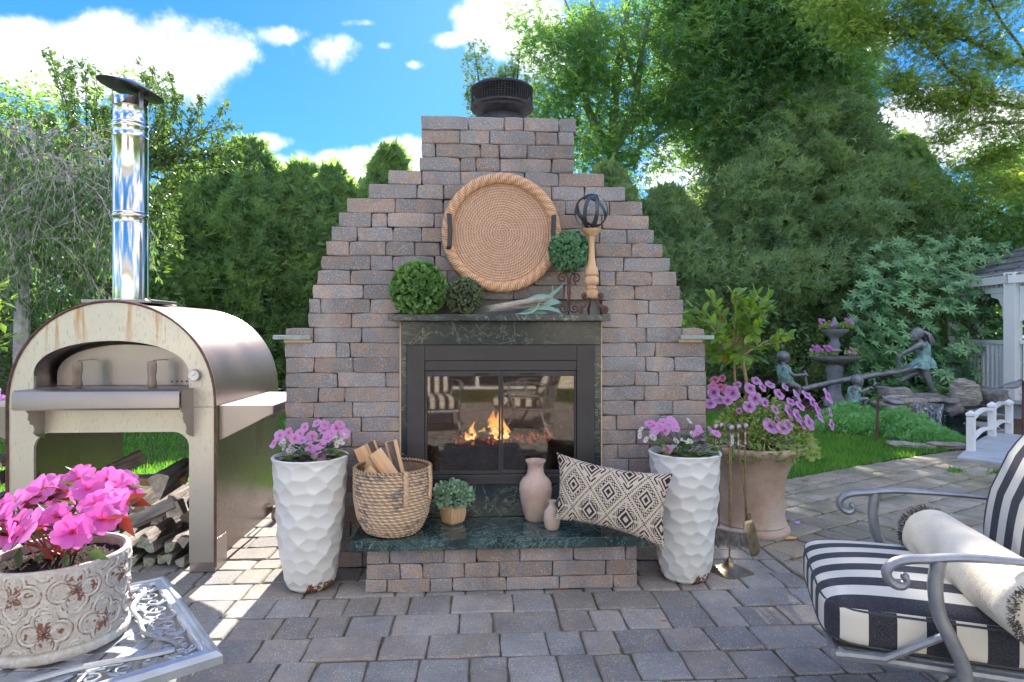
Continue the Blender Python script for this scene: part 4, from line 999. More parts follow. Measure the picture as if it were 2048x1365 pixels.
def bouquet(pl, c0, H_, flw, beg, rt, name, label):
    """c0: base of the planter; flowers given as picture positions, depth measured from the planter's centre"""
    dd = (c0-CAM).dot(FW); top = c0+V((0, 0, H_-.02)); tips = []
    T_ = thing(name, label, 'flowers', top)
    for (x, y_, k, s) in flw+beg:
        off = ((y_-895)/70)*.15; p = dep(x, y_, dd-off); tips.append(p)
        nn = V(((p.x-c0.x)*3+R.uniform(-.45, .45), (-1.0 if y_ > 865 else -.65)+R.uniform(-.2, .3), (.5 if y_ > 850 else .9)+R.uniform(-.35, .35)))
        flower('imp' if k == 'p' else 'beg', s, M['f_pink'] if k == 'p' else M['f_beg'], T_, p, nn)
    for i in range(70):
        a = R.uniform(0, 2*PI); rr_ = rt*R.uniform(.2, .95); p = top+V((rr_*math.cos(a), rr_*math.sin(a), R.uniform(.0, .12)*(1-rr_/rt*.4)))
        leafobj('oval', R.uniform(.035, .06), M['lf_dark'], T_, p, V((math.cos(a), math.sin(a), R.uniform(-.2, .7))), (0, 0, 1), 1.1)
    for i in range(20):
        a = R.choice((R.uniform(-2.9, -2.2), R.uniform(-1.2, -.1), R.uniform(-2, -1))); rr_ = rt*R.uniform(.5, .85); p = top+V((rr_*math.cos(a), rr_*math.sin(a), R.uniform(-.005, .05)))
        leafobj('round', R.uniform(.035, .055), M['lf_lime'], T_, p, V((math.cos(a), math.sin(a), R.uniform(-.1, .5))), (0, -.4, 1), 1.0)
    stems(T_, top-V((0, 0, .01)), tips, .0018, M['lf_dark'])
    return T_
P_ = [(560, 872), (578, 866), (600, 868), (605, 882), (634, 848), (650, 852), (662, 870), (672, 858), (610, 855), (620, 895), (641, 890), (655, 878), (690, 868), (640, 915), (632, 908), (590, 878), (680, 850), (625, 873), (648, 862), (549, 888)]
bl = bouquet(PLL, lp, LPH, [(x, y_, 'p', sz) for x, y_ in P_], [(x, y_, 'b', .024) for x, y_ in ((562, 888), (568, 896), (578, 902), (588, 899), (595, 896), (568, 884), (670, 878), (686, 873), (682, 885), (673, 889), (583, 892))], .17,
             'impatiens_bouquet', 'lilac pink impatiens and white begonias growing in the left white planter')
P_ = [(1306, 852), (1318, 856), (1331, 862), (1342, 843), (1345, 850), (1325, 846), (1396, 868), (1402, 876), (1420, 862), (1432, 868), (1335, 900), (1310, 862), (1300, 848), (1398, 861), (1350, 858)]
br = bouquet(PRR, rp, RPH, [(x, y_, 'p', sz) for x, y_ in P_], [(x, y_, 'b', .023) for x, y_ in ((1282, 860), (1280, 872), (1306, 875), (1310, 868), (1352, 882), (1365, 884), (1372, 886), (1380, 883), (1385, 869), (1342, 896), (1463, 869), (1464, 880), (1378, 843), (1292, 880))], .17,
             'impatiens_bouquet', 'pink impatiens and white begonias growing in the right white planter')
# ---------------------------------------------------------------- pizza oven
def steelmat(name, base, streak, rust=True, rough=.32, metal=.85, zf=1):
    m, nt = newmat(name); P = node(nt, 'NewGeometry').outputs['Position']
    n1 = node(nt, 'TexNoise', {'Vector': node(nt, 'Mapping', {0: P, 3: (150, 150, 26)}).outputs[0], 'Scale': 1, 'Detail': 2}).outputs[0]
    c = mixc(nt, mth(nt, 'MULTIPLY', node(nt, 'MapRange', {0: n1, 1: .60, 2: .68}).outputs[0], .5), base, streak)
    nl = node(nt, 'TexNoise', {'Vector': P, 'Scale': 3.5, 'Detail': 4}).outputs[0]
    c = mixc(nt, mth(nt, 'MULTIPLY', nl, .5), c, tuple(x*.72 for x in base))
    if rust:
        zl_ = node(nt, 'SeparateXYZ', {0: P}).outputs[2]; c = mixc(nt, node(nt, 'MapRange', {0: zl_, 1: .75, 2: .15}).outputs[0], c, (.40, .37, .34))
        nr_ = node(nt, 'TexNoise', {'Vector': node(nt, 'Mapping', {0: P, 3: (14, 1, 1.1)}).outputs[0], 'Scale': 1, 'Detail': 5, 'Roughness': .6}).outputs[0]
        z = node(nt, 'SeparateXYZ', {0: P}).outputs[2]; zm = node(nt, 'MapRange', {0: z, 1: 1.12, 2: 1.35}).outputs[0]
        c = mixc(nt, mth(nt, 'MULTIPLY', mth(nt, 'MULTIPLY', node(nt, 'MapRange', {0: nr_, 1: .55, 2: .64}).outputs[0], zm), .85), c, (.50, .25, .08))
    br = node(nt, 'TexNoise', {'Vector': node(nt, 'Mapping', {0: P, 3: (3, 3, 700)}).outputs[0], 'Scale': 1, 'Detail': 2}).outputs[0]
    b = node(nt, 'BsdfPrincipled', {'Base Color': c, 'Metallic': metal, 'Roughness': mth(nt, 'MULTIPLY_ADD', nl, .25, rough-.1), 'Normal': bumpn(nt, br, .06, .004)}); out(nt, b.outputs[0]); return m
M['face'] = steelmat('speckled cream steel', (.72, .68, .59), (.30, .25, .18), True, .40, .55)
M['brush'] = steelmat('brushed stainless', (.40, .36, .36), (.38, .34, .34), False, .34, .95)
M['dome'] = steelmat('dark bronze steel', (.28, .21, .215), (.26, .195, .20), False, .36, .9)
M['panel'] = steelmat('brown mirror steel', (.20, .155, .14), (.19, .15, .135), False, .24, .95)
M['edge'] = mat('brown edge trim', (.12, .06, .05), (.18, .1, .08), 20, rough=.5, metal=.5)
M['chrome'] = mat('polished flue steel', (.72, .68, .60), (.80, .76, .70), 3, rough=.12, metal=1)
OY = -.035; OX0, OX1 = wx(15, OY), wx(431, OY); OW = (OX1-OX0)/2; OC = (OX0+OX1)/2; OB = 1.03
oz = lambda y_: onY(250, y_, OY).z
oven = thing('pizza_oven', 'arched steel outdoor pizza oven with rust streaks and a tall shiny chimney', 'pizza oven', (OC, .5, 0))
ZS, ZTp = oz(815), oz(603)
arc = [(OC+OW*math.cos(PI-PI*i/40), ZS+(ZTp-ZS)*math.sin(PI*i/40)**.92) for i in range(41)]
ix0, ix1 = wx(67, OY), wx(378, OY); iw = (ix1-ix0)/2; ic = (ix0+ix1)/2
zso, zto = oz(752), oz(682)
def sheet(mb, outer, inner, y0, y1):
    """strip between two equally long outlines"""
    n = len(outer); vs = [(x, y, z) for (x, z) in outer for y in (y0, y1)]+[(x, y, z) for (x, z) in inner for y in (y0, y1)]
    f = []
    for i in range(n-1):
        a, b, c, d = 2*i, 2*i+2, 2*n+2*i, 2*n+2*i+2
        f += [(a, b, d, c), (c+1, d+1, b+1, a+1), (a+1, b+1, b, a), (c, d, d+1, c+1)]
    mb.add(vs, f)
inn = [(ic+iw*math.cos(PI-PI*i/40), zso+(zto-zso)*math.sin(PI*i/40)**.85) for i in range(41)]
mb = MB(); y0, y1 = OY, OY+.018
sheet(mb, [(OX0, ZS)]+arc+[(OX1, ZS)], [(ix0, ZS)]+inn+[(ix1, ZS)], y0, y1)
mb.build('arch_front', M['face'], oven, smooth=True, ang=30)
# rolled edge trim along the arch
tr = [(x, OY-.004, z) for x, z in arc]; tr = [(OX0, OY-.004, oz(1138))]+tr+[(OX1, OY-.004, oz(1138))]
MB().tube(tr, .0075, 6).build('edge_trim', M['edge'], oven, smooth=True)
# barrel roof
mb = MB(); vs = []; n = 41
for y in (OY+.018, OB):
    for x, z in arc: vs.append((x, y, z))
mb.add(vs, [(i, i+1, n+i+1, n+i) for i in range(n-1)]); mb.add([(x, OB, z) for x, z in arc], [tuple(range(n))])
mb.build('barrel_roof', M['dome'], oven, smooth=True, ang=50)
# recess tunnel, door plate, holes and handles
mb = MB(); vs = [(x, y, z) for y in (OY+.001, OY+.20) for x, z in inn]; mb.add(vs, [(n+i, n+i+1, i+1, i) for i in range(n-1)])
mb.box(ix0-.001, ix0+.004, OY+.02, OY+.2, oz(775), zso); mb.box(ix1-.004, ix1+.001, OY+.02, OY+.2, oz(775), zso); mb.build('mouth_tunnel', M['brush'], oven, smooth=True, ang=40)
DY = OY+.15; dz0 = oz(775); k = .94
mb = MB(); pl = [(ic-iw*k, dz0)]+[(ic+iw*k*math.cos(PI-PI*i/24), zso-.01+(zto-zso)*.93*math.sin(PI*i/24)**.85) for i in range(25)]+[(ic+iw*k, dz0)]
mb.prism(pl, lambda u, v, w: (u, DY+w, v), 0, .01); door = mb.build('oven_door', M['brush'], oven)
mb = MB(); mb.prism([(ic-iw*1.02, dz0)]+[(ic+iw*1.02*math.cos(PI-PI*i/24), zso+(zto-zso)*1.02*math.sin(PI*i/24)**.85) for i in range(25)]+[(ic+iw*1.02, dz0)], lambda u, v, w: (u, DY+.06+w, v), 0, .01); mb.build('mouth_back', M['blackm'], oven)
mb = MB()
for i in range(4): mb.lathe([(.005, 0), (.005, .002)], 10, (wx(344+i*10, DY), DY-.002, onY(350, 763, DY).z), M=Matrix.Rotation(PI/2, 3, 'X'))
mb.build('vent_hole', M['blackm'], door)
M['hwood'] = wood('weathered turned wood', (.20, .14, .11), (.40, .31, .26), 22, (1, 1, .2), rough=.7, bump=.4)
for hx in (155, 304):
    yh = OY-.0; c = onY(hx, 750, yh); sc = 1/FPX*(c-CAM).dot(FW)
    zt_, zb_ = c.z+27*sc, c.z-25*sc
    MB().lathe([(7*sc, zb_), (8.5*sc, zb_+4*sc), (9*sc, zb_+8*sc), (6.8*sc, zb_+18*sc), (8.5*sc, zb_+33*sc), (9*sc, zb_+44*sc), (8*sc, zb_+50*sc), (6*sc, zt_)], 20, (c.x, c.y, 0)).build('wooden_handle', M['hwood'], door, smooth=True, ang=50)
    mb = MB(); mb.tube([(c.x, c.y, zb_-.006), (c.x, c.y, zt_+.006)], .004, 6)
    for z in (zb_-.004, zt_+.004): mb.box(c.x-.008, c.x+.008, c.y-.008, DY, z-.002, z+.002)
    mb.build('handle_bracket', M['brush'], door)
# thermometer
c = onY(390, 751, OY-.01); Rx = Matrix.Rotation(PI/2, 3, 'X')
th = MB().lathe([(.032, 0), (.032, .012), (.030, .020), (.026, .020)], 32, c, M=Rx).build('thermometer', M['brush'], oven, smooth=True, ang=30)
c2 = c-V((0, .0205, 0)); MB().lathe([(.027, 0), (.001, .0004)], 32, c2, M=Rx).build('dial', mat('dial white', (.8, .8, .78)), th)
mb = MB(); mb.box(-.0012, .0012, -.001, 0, -.004, .019, M=Matrix.Translation(c2-V((0, .0006, 0))) @ Matrix.Rotation(.9, 4, 'Y'))
for i in range(9):
    a = -2.2+4.4*i/8; mb.box(-.0007, .0007, -.0006, 0, .019, .024, M=Matrix.Translation(c2-V((0, .0004, 0))) @ Matrix.Rotation(a, 4, 'Y'))
mb.build('needle', M['blackm'], th)
# front shelf with a rounded lip and bracket ears
sx0, sx1 = wx(23, OY-.17), wx(358, OY-.17); YF = OY-.17
zt_, zb_ = onY(200, 782, YF).z, onY(200, 822, YF).z
pr = [(OY-.002, zt_), (YF+.02, zt_), (YF+.006, zt_-.006), (YF, zt_-.02), (YF, zb_+.012), (YF+.008, zb_+.002), (YF+.02, zb_), (YF+.02, zb_+.004), (YF+.012, zb_+.008), (YF+.006, zb_+.016), (YF+.006, zt_-.02), (YF+.02, zt_-.006), (OY-.002, zt_-.006)]
MB().prism(pr[::-1], lambda u, v, w: (w, u, v), sx0, sx1).build('front_shelf', M['brush'], oven, smooth=True, ang=30)
mb = MB(); mb.box(ix0+.005, ix1-.005, OY+.02, DY-.001, dz0-.01, dz0-.002)
mb.build('oven_floor', M['brush'], oven)
for s, xa in ((1, sx1), (-1, sx0)):
    ear = [(OY-.0, zt_-.008), (YF+.03, zt_-.008), (YF+.03, zb_-.002), (YF+.05, zb_-.02), (YF+.045, zb_-.05), (YF+.06, zb_-.06), (YF+.058, zb_-.075), (YF+.085, zb_-.082), (YF+.095, zb_-.105), (YF+.085, zb_-.125), (YF+.11, zb_-.145), (OY-.0, zb_-.165)]
    if s > 0: MB().prism(ear, lambda u, v, w: (w, u, v), xa-.006, xa-.002).build('shelf_bracket', M['brush'], oven)
    else: MB().prism(ear, lambda u, v, w: (w, u, v), xa+.045, xa+.049).build('shelf_bracket', M['brush'], oven)
# lower front with rounded opening
mb = MB(); zl = oz(865); zg = .055; r_ = .085
outl = [(ix0, zg)]; a0 = [(ix0, zl-r_)]+[(ix0+r_-r_*math.cos(PI/2*i/8), zl-r_+r_*math.sin(PI/2*i/8)) for i in range(9)]; a1 = [(ix1-(x-ix0), z) for x, z in a0[::-1]]
inner = [(ix0, zg)]+a0+a1+[(ix1, zg)]
outer = [(OX0, zg)]+[(OX0, z) for x, z in a0[:-1]]+[(OX0, ZS-.003), (OX1, ZS-.003)]+[(OX1, z) for x, z in a1[1:]]+[(OX1, zg)]
sheet(mb, outer, inner, OY+.001, OY+.02); mb.build('lower_front', M['face'], oven)
mb = MB()
for xa, xb in ((OX0, ix0), (ix1, OX1)): mb.box(xa+.001, xb-.001, OY+.003, OY+.16, .0, .175)
mb.build('foot', M['brush'], oven, bevel=.003)
for xa, nm in ((OX1-.008, 'right'), (OX0+.002, 'left')):
    MB().prism([(OY+.021, .06), (OB, .06), (OB, ZS), (OY+.021, ZS)], lambda u, v, w: (w, u, v), xa, xa+.006).build('side_panel', M['panel'], oven)
mb = MB(); mb.box(OX0+.01, OX1-.01, OY+.02, OB, oz(864), oz(858)); mb.build('underside', M['panel'], oven)
# side shelves
for s, xa, px_ in ((1, OX1, 545), (-1, OX0, -120)):
    xb = wx(px_, .0); xb = xa+s*.295; ya, yb = .0, .80
    z = oz(815)+.002; mb = MB(); mb.box(min(xa+s*.006, xb), max(xa+s*.006, xb), ya, yb, z-.004, z); mb.box(xb-.002, xb+.002, ya, yb, z-.045, z-.004)
    fn = lambda u, v, w: (u, ya+w, v)
    pl = [(xa+s*.008, z-.004), (xb, z-.004), (xb, z-.045), (xa+s*.008, oz(885))]; pl = pl if s < 0 else pl[::-1]
    mb.prism(pl, fn, 0, .004); mb.prism(pl, fn, .78, .784); mb.build('side_shelf', M['face' if 0 else 'brush'], oven)
# casters at the back
for xx in (OX1+.0, OX0-.0):
    c = V((xx+.02, OB-.12, .05)); 
    MB().lathe([(.03, -.016), (.05, -.014), (.05, .014), (.03, .016)], 24, c, M=Matrix.Rotation(PI/2, 3, 'Y')).build('wheel', mat('tan rubber', (.30, .22, .15), rough=.7), oven, smooth=True, ang=40)
    MB().prism([(OB-.17, .12), (OB-.06, .12), (OB-.11, .03), (OB-.13, .03)], lambda u, v, w: (w, u, v), c.x+.018, c.x+.022).build('wheel_fork', M['brush'], oven)
# flue
fy = .22; fc = onY(262, 600, fy); fx = fc.x; fz = lambda y_: CH+(HZ-y_)/FPX*(V((fx, fy, 0))-CAM).dot(FW); s_ = (V((fx, fy, 0))-CAM).dot(FW)/FPX
MB().box(fx-.19, fx+.19, fy-.15, fy+.15, ZTp-.004, fz(602)).build('flue_plate', M['brush'], oven, bevel=.003)
rp_ = 31.5*s_
mb = MB(); mb.lathe([(rp_+.006, fz(602)), (rp_+.004, fz(600)), (rp_, fz(599)), (rp_, fz(452)), (rp_-.0012, fz(451)), (rp_-.0012, fz(440)), (rp_, fz(439)), (rp_+.0045, fz(437)), (rp_+.005, fz(432)), (rp_, fz(430)), (rp_+.003, fz(427)), (rp_, fz(425)), (rp_, fz(280)), (rp_+.003, fz(278)), (rp_, fz(276)), (rp_, fz(262)), (rp_+.005, fz(259)), (rp_+.005, fz(255)), (rp_, fz(252)), (rp_+.004, fz(249)), (rp_, fz(246)), (rp_-.002, fz(219)), (rp_+.002, fz(217)), (rp_-.002, fz(215)), (rp_-.003, fz(200)), (rp_-.008, fz(200)), (rp_-.008, fz(230))], 64, (fx, fy, 0), capb=False, capt=False)
fl = mb.build('flue_pipe', M['chrome'], oven, smooth=True, ang=50)
Mt = Matrix.Translation(V((fx+.008, fy-.02, fz(184)))) @ Matrix.Rotation(math.radians(13), 4, 'Y') @ Matrix.Rotation(math.radians(-2), 4, 'X')
mb = MB(); mb.lathe([(.05, -.01), (.170, 0), (.173, .003), (.168, .006), (.03, .055), (.001, .057)], 48, capb=True, capt=False); mb.v = [tuple(Mt @ V(p)) for p in mb.v]
mb.build('rain_cap', mat('dark cap steel', (.10, .10, .12), (.2, .2, .22), 8, rough=.25, metal=.9), fl, smooth=True, ang=40)
mb = MB()
for a in (-2.6, -.5, 1.6):
    c = V((fx+rp_*math.cos(a), fy+rp_*math.sin(a), 0)); mb.box(-.012, .012, -.002, .002, 0, .10, M=Matrix.Translation(V((c.x, c.y, fz(222)))) @ Matrix.Rotation(a+PI/2, 4, 'Z'))
mb.build('cap_strut', M['brush'], fl)

# ---------------------------------------------------------------- firewood below the oven
M['greybark'] = mat('weathered grey wood', (.12, .10, .09), (.36, .32, .29), 20, rough=.95, bump=.8, bsc=50, dist=.02, stretch=(1, 1, .2))
M['greyend'] = mat('weathered end grain', (.28, .24, .20), (.52, .45, .38), 25, rough=.95, bump=.7, bsc=50, dist=.015)
M['tanend'] = mat('split orange wood', (.40, .22, .11), (.58, .38, .23), 14, rough=.85, bump=.5, bsc=40)
M['lichen'] = mat('lichen green wood', (.22, .23, .17), (.44, .46, .36), 30, rough=.95, bump=.9, bsc=60, dist=.02)
placed = []
G_ = 'firewood logs stacked under the pizza oven'
ORD = 'first second third fourth fifth sixth seventh eighth ninth tenth eleventh twelfth thirteenth fourteenth'.split(); ORD2 = ['bottom', 'second lowest', 'third lowest', 'fourth lowest', 'top']
def stack(x0, x1, y, rowsz, zmax, n0):
    z = .022; row = 0; cnt = 0
    while z < zmax:
        x = x0+R.uniform(0, .05); rmax = 0; cntr = 0
        while x < x1:
            r_ = R.uniform(*rowsz)*(1.25 if z > .25 else 1); 
            if x+r_ > x1+.03: break
            yj = y+R.uniform(-.05, .04); zz_ = z+R.uniform(-.008, .012)
            mt = R.choice((M['lichen'], M['lichen'], M['greyend'])) if z < .14 else R.choice((M['greyend'], M['tanend'], M['greyend']))
            lb = {M['lichen']: 'small lichen grey log end low in the stack under the oven', M['greyend']: 'weathered grey log end in the stack under the oven', M['tanend']: 'freshly split orange log end in the stack under the oven'}[mt]
            o = splitlog('firewood_log', lb, (x+r_, yj, zz_+r_*.4), (x+r_+R.uniform(-.04, .04), yj+.34, zz_+r_*.4+R.uniform(-.01, .01)), r_, wedge(), G_, M['tanend'] if mt is M['tanend'] else M['greybark'], M['greybark'], 'firewood', 4, R.uniform(0, 6.28), mt); o['label'] = '%s, %s from the left in the %s row under the oven' % ({M['lichen']: 'lichen grey log end', M['greyend']: 'weathered grey log end', M['tanend']: 'split orange log end'}[mt], ORD[cntr], ORD2[row]); cntr += 1
            x += 2*r_*.86; rmax = max(rmax, r_); cnt += 1
        z += rmax*1.5; row += 1
stack(ix0-.0, ix1+.0, .04, (.032, .056), .17, 0)
OFFL = 'behind the front row'
for i in range(12):
    x = ix0+.07+i*.060; splitlog('firewood_log', 'dark log, %s from the left in the shadowed back stack under the oven' % ORD[i], (x, .42, .16+.10*R.random()), (x+R.uniform(-.05, .05), .85, .2+.1*R.random()), R.uniform(.06, .09), wedge(), None, M['greybark'], M['greybark'], 'firewood', 4, R.uniform(0, 6.28), M['greyend'])
for i in range(8):
    x = ix0+.08+i*.095; splitlog('firewood_log', 'low dark log, %s from the left on the ground behind the front stack' % ORD[i], (x, .42, .06), (x+R.uniform(-.04, .04), .85, .07), .07, wedge(), None, M['greybark'], M['greybark'], 'firewood', 4, R.uniform(0, 6.28), M['greyend'])
for A, B_, r_, mt, e, lb, sp in ((onY(318, 985, .03), onY(372, 950, .42), .100, 'greybark', 'greyend', 'biggest grey barked log on top of the stack under the oven', 1.5), (onY(358, 1025, .03), onY(375, 1015, .42), .065, 'greybark', 'greyend', 'grey round log beside the biggest one near the right oven leg', .5),
                             (onY(225, 968, .22), onY(372, 962, .30), .05, 'tanend', 'tanend', 'long orange split log lying across the top of the stack', 2.0), (onY(150, 985, .30), onY(290, 918, .50), .065, 'greybark', 'greyend', 'dark barked log slanting up at the back of the stack', .9),
                             (onY(262, 1050, .0), onY(350, 1010, .03), .050, 'greybark', 'greyend', 'pale grey split log slanting to the right in front of the stack', .3), (onY(120, 985, .10), onY(200, 975, .45), .07, 'greybark', 'greyend', 'thick log at the left of the stack behind the magenta flowers', 1.1)):
    splitlog('firewood_log', lb, A, B_, r_, wedge(), None, M[mt], M['greybark'], 'firewood', 5, sp, M[e])
for i in range(7):
    z = .06+i*.085; c = onY(-30, 1000, .1); splitlog('firewood_log', 'weathered grey log end, %s from the ground beside the left oven leg' % ORD[i], (OX0-.12+R.uniform(-.03, .03), .05, z), (OX0-.12, .4, z), .055, wedge(), 'firewood logs stacked beside the left oven leg', M['greybark'], M['greybark'], 'firewood', 4, R.uniform(0, 6), M['greyend'])

# ---------------------------------------------------------------- fireplace tool set
M['brass'] = mat('antique brass', (.30, .22, .13), (.46, .36, .24), 30, rough=.35, metal=.9)
M['brassd'] = mat('brushed nickel brown', (.30, .25, .21), (.44, .38, .33), 40, rough=.35, metal=.9)
td = 3.40; tp = lambda x, y_, d=td: dep(x, y_, d); ts = td/FPX
bz = onZ(1459, 1143)
tset = thing('tool_stand', 'antique brass fireplace tool stand with a square flared foot beside the right planter', 'tool stand', bz)
mb = MB(); Mz = Matrix.Translation(bz) @ Matrix.Rotation(math.radians(20), 4, 'Z')
prf = [(.098, 0), (.098, .006), (.085, .012), (.05, .022), (.03, .036), (.017, .052), (.012, .075), (.006, .078)]
vs = []
for r_, z in prf:
    for k in range(24):
        a = 2*PI*k/24; q = 1/max(abs(math.cos(a)), abs(math.sin(a))); f = q if r_ > .04 else 1+(q-1)*max(0, (r_-.012)/.03); f = min(f, 1.28); vs.append(Mz @ V((r_*f*math.cos(a), r_*f*math.sin(a), z)))
mb.add(vs, [(i*24+k, i*24+(k+1) % 24, (i+1)*24+(k+1) % 24, (i+1)*24+k) for i in range(7) for k in range(24)]); mb.build('foot', M['brass'], tset, smooth=True, ang=40)
topz = tp(1461, 893).z; rod = [bz+V((0, 0, .07)), V((bz.x, bz.y, topz))]
mb = MB(); mb.tube(rod, .0052, 8); mb.build('rod', M['brass'], tset, smooth=True)
def knobprof(z0): return [(.004, z0), (.011, z0+.004), (.013, z0+.012), (.006, z0+.022), (.008, z0+.045), (.010, z0+.065), (.006, z0+.078), (.008, z0+.084), (.016, z0+.092), (.019, z0+.106), (.016, z0+.12), (.006, z0+.128)]
MB().lathe(knobprof(topz), 20, (bz.x, bz.y, 0)).build('finial', M['brassd'], tset, smooth=True, ang=70)
ya = bz.y; arm = MB(); arm.tube([(bz.x-.085, ya-.0, topz+.0), (bz.x+.085, ya-.0, topz+.0)], .005, 6)
arm.tube([(bz.x, ya-.04, topz), (bz.x, ya+.04, topz)], .005, 6); arm.build('hanger', M['brassd'], tset)
def tool(name, label, cat, px_, dyy, bottom, lean=0, kz=0):
    d = td+dyy; x = dep(px_, 890, d).x; y = dep(px_, 890, d).y; z0 = topz-.0+kz
    t = thing(name, label, cat, (x, y, bottom)); MB().lathe(knobprof(z0-.0), 20, (x, y, 0)).build('knob_handle', M['brassd'], t, smooth=True, ang=70)
    MB().tube([(x, y, z0+.004), (x+lean, y, bottom)], .0046, 8).build('shaft', M['brass'], t, smooth=True); return t, V((x+lean, y, bottom))
t, e = tool('hearth_brush', 'hearth brush with brass handle and grey bristles hanging on the tool stand', 'brush', 1462, -.045, dep(1461, 1062, td-.045).z, 0, -.0)
MB().tube([e+V((-.088, 0, .018)), e+V((-.05, 0, .014)), e+V((0, 0, .0)), e+V((.05, 0, -.006)), e+V((.085, 0, -.008))], [.009, .013, .014, .013, .01], 10).build('brush_head', mat('grey brush wood', (.20, .17, .17), (.3, .26, .26), 30, rough=.5), t, smooth=True)
mb = MB()
for i in range(520):
    u = R.uniform(-.08, .08); a = e+V((u, R.uniform(-.01, .01), .012-.13*(u+.08)*.7)); l = R.uniform(.07, .10); mb.tube([a, a+V((u*.12+R.uniform(-.006, .006), R.uniform(-.01, .01), -l*.55)), a+V((u*.28+R.uniform(-.012, .012), R.uniform(-.015, .015), -l))], [.0011, .001, .0006], 3, cap=False)
mb.build('bristles', mat('grey bristle', (.10, .09, .09), (.34, .31, .30), 50, rough=.8), t, kind='stuff')
t, e = tool('hearth_shovel', 'brass ash shovel with a wide curved blade hanging on the tool stand', 'shovel', 1476, -.02, dep(1500, 1040, td).z, .058)
Ms = Matrix.Translation(e) @ Matrix.Rotation(math.radians(-16), 4, 'Y') @ Matrix.Rotation(math.radians(38), 4, 'Z')
nu, nv = 10, 10; U, W_ = np.meshgrid(np.linspace(-1, 1, nu), np.linspace(0, 1, nv), indexing='ij')
wd = .062*np.clip(.35+W_*2.2, 0, 1)**.6*(1-.12*W_); P = np.stack([U*wd, -.028*(1-U**2*1.0)*np.clip(1.2-W_, .25, 1)+.01, -.205*W_*(1-.10*U*U)+.01], -1)
vs, fs = grid(P); vs = np.array([Ms @ V(p) for p in vs]); o = mobj('blade', npmesh('blade', vs, fs, M['brass'], True), t); sm = o.modifiers.new('thick', 'SOLIDIFY'); sm.thickness = .0018
MB().tube([e+V((0, 0, .04)), e+V((.003, 0, .0))], .012, 10).build('socket', M['brass'], t, smooth=True)
t, e = tool('hearth_tongs', 'brass tongs hanging at the right side of the tool stand', 'tongs', 1490, .02, dep(1490, 1045, td).z, .004)
t, e = tool('fire_poker', 'brass poker with a dark tip hanging at the left of the tool stand', 'poker', 1441, .03, dep(1436, 1090, td).z, -.012)
MB().sph(e, (.008, .006, .03), 10, 8).build('tip', M['iron'], t, smooth=True)
t, e = tool('fire_log_hook', 'slim bent log hook at the far left of the tool stand', 'log hook', 1431, .0, dep(1434, 1070, td).z, .004)

# ---------------------------------------------------------------- terracotta planter with petunias and a hibiscus standard
tcb = dep(1503, 1062, 4.14); tcb.z = 0; tq = 4.14/FPX
M['terra'] = mat('sandy terracotta', (.40, .28, .22), (.54, .40, .33), 5, det=8, rough=.9, bump=.5, bsc=120, c3=(.46, .40, .37), sc3=3, t3=(.5, .7))
tpz = lambda y_: CH-(y_-HZ)*tq
tpt = thing('terracotta_planter', 'large flared sandy terracotta planter behind the fireplace tools', 'planter', tcb, world=False)
pr = [(.236, 0), (.240, .012), (.236, .03), (.222, .042), (.216, .05), (.222, .056), (.214, .068), (.207, .10), (.203, .2), (.205, .28), (.216, .36), (.240, .43), (.285, .50), (.305, .525), (.318, .545), (.316, .565), (.306, .572), (.285, .570), (.26, .52)]
MB().lathe(pr, 72).build('pot', M['terra'], tpt, smooth=True, ang=50)
MB().lathe([(.262, .53), (.15, .545), (.01, .55)], 40, capb=False).build('soil', M['soilp'], tpt, smooth=True)
pet = thing('petunia_plant', 'purple veined petunias spilling over the terracotta planter rim', 'petunias', tcb+V((0, 0, .55)))
pts_big = [(1464, 787, 0, 1), (1510, 798, 0, 1), (1498, 814, .0, .8), (1541, 853, 0, 1), (1566, 857, 0, 1), (1576, 850, 0, 1), (1618, 846, 0, 1.15), (1578, 824, 0, 1), (1594, 832, 0, 1), (1635, 819, 0, 1), (1655, 793, 0, 1.15), (1615, 792, 0, .9), (1593, 791, 0, 1), (1558, 789, 0, .9), (1581, 804, 0, .8), (1500, 778, 0, .8), (1420, 808, 0, .8), (1427, 786, 0, .8),
           (1452, 780, 1, .8), (1440, 775, 1, .7), (1430, 760, 1, .7), (1445, 757, 1, .6), (1600, 812, 0, .8), (1663, 850, 0, .8), (1660, 825, 0, .8), (1540, 770, 0, .7), (1525, 775, 0, .7), (1478, 822, 2, .6), (1554, 838, 2, .5), (1425, 775, 1, .7), (1440, 800, 0, .7), (1455, 802, 0, .7), (1475, 770, 0, .6), (1605, 850, 0, .8), (1640, 835, 0, .8), (1570, 775, 0, .7), (1512, 762, 0, .6), (1550, 820, 0, .7), (1530, 806, 0, .7), (1625, 805, 0, .8)]
tips = []
for x, y_, k, s in pts_big:
    d = 4.14-.24+(850-y_)/100*.22+abs(x-1503)/170*.12; p = dep(x, y_, d); tips.append(p)
    flower('pet', round(.048*(1 if k != 2 else .7), 3), M['f_petp'] if k == 1 else M['f_pet'], pet, p, V(((x-1503)/160+R.uniform(-.3, .3), -.9+R.uniform(-.2, .3), .45+R.uniform(-.2, .4)))).scale *= s
stems(pet, tcb+V((0, 0, .55)), tips, .002, M['lf_mid'])
n = 4200; ph = NR.uniform(0, 2*PI, n); rr = NR.uniform(0.1, 1, n)**.6; top = tcb+V((0, 0, .57))
side = np.array(RT); 
Pn = np.stack([top.x+rr*.36*np.cos(ph)+.06*side[0], top.y+rr*.28*np.sin(ph), top.z+(1-rr**2)*.30*NR.uniform(.4, 1.1, n)-np.where(rr > .8, NR.uniform(0, .09, n), 0)], 1)
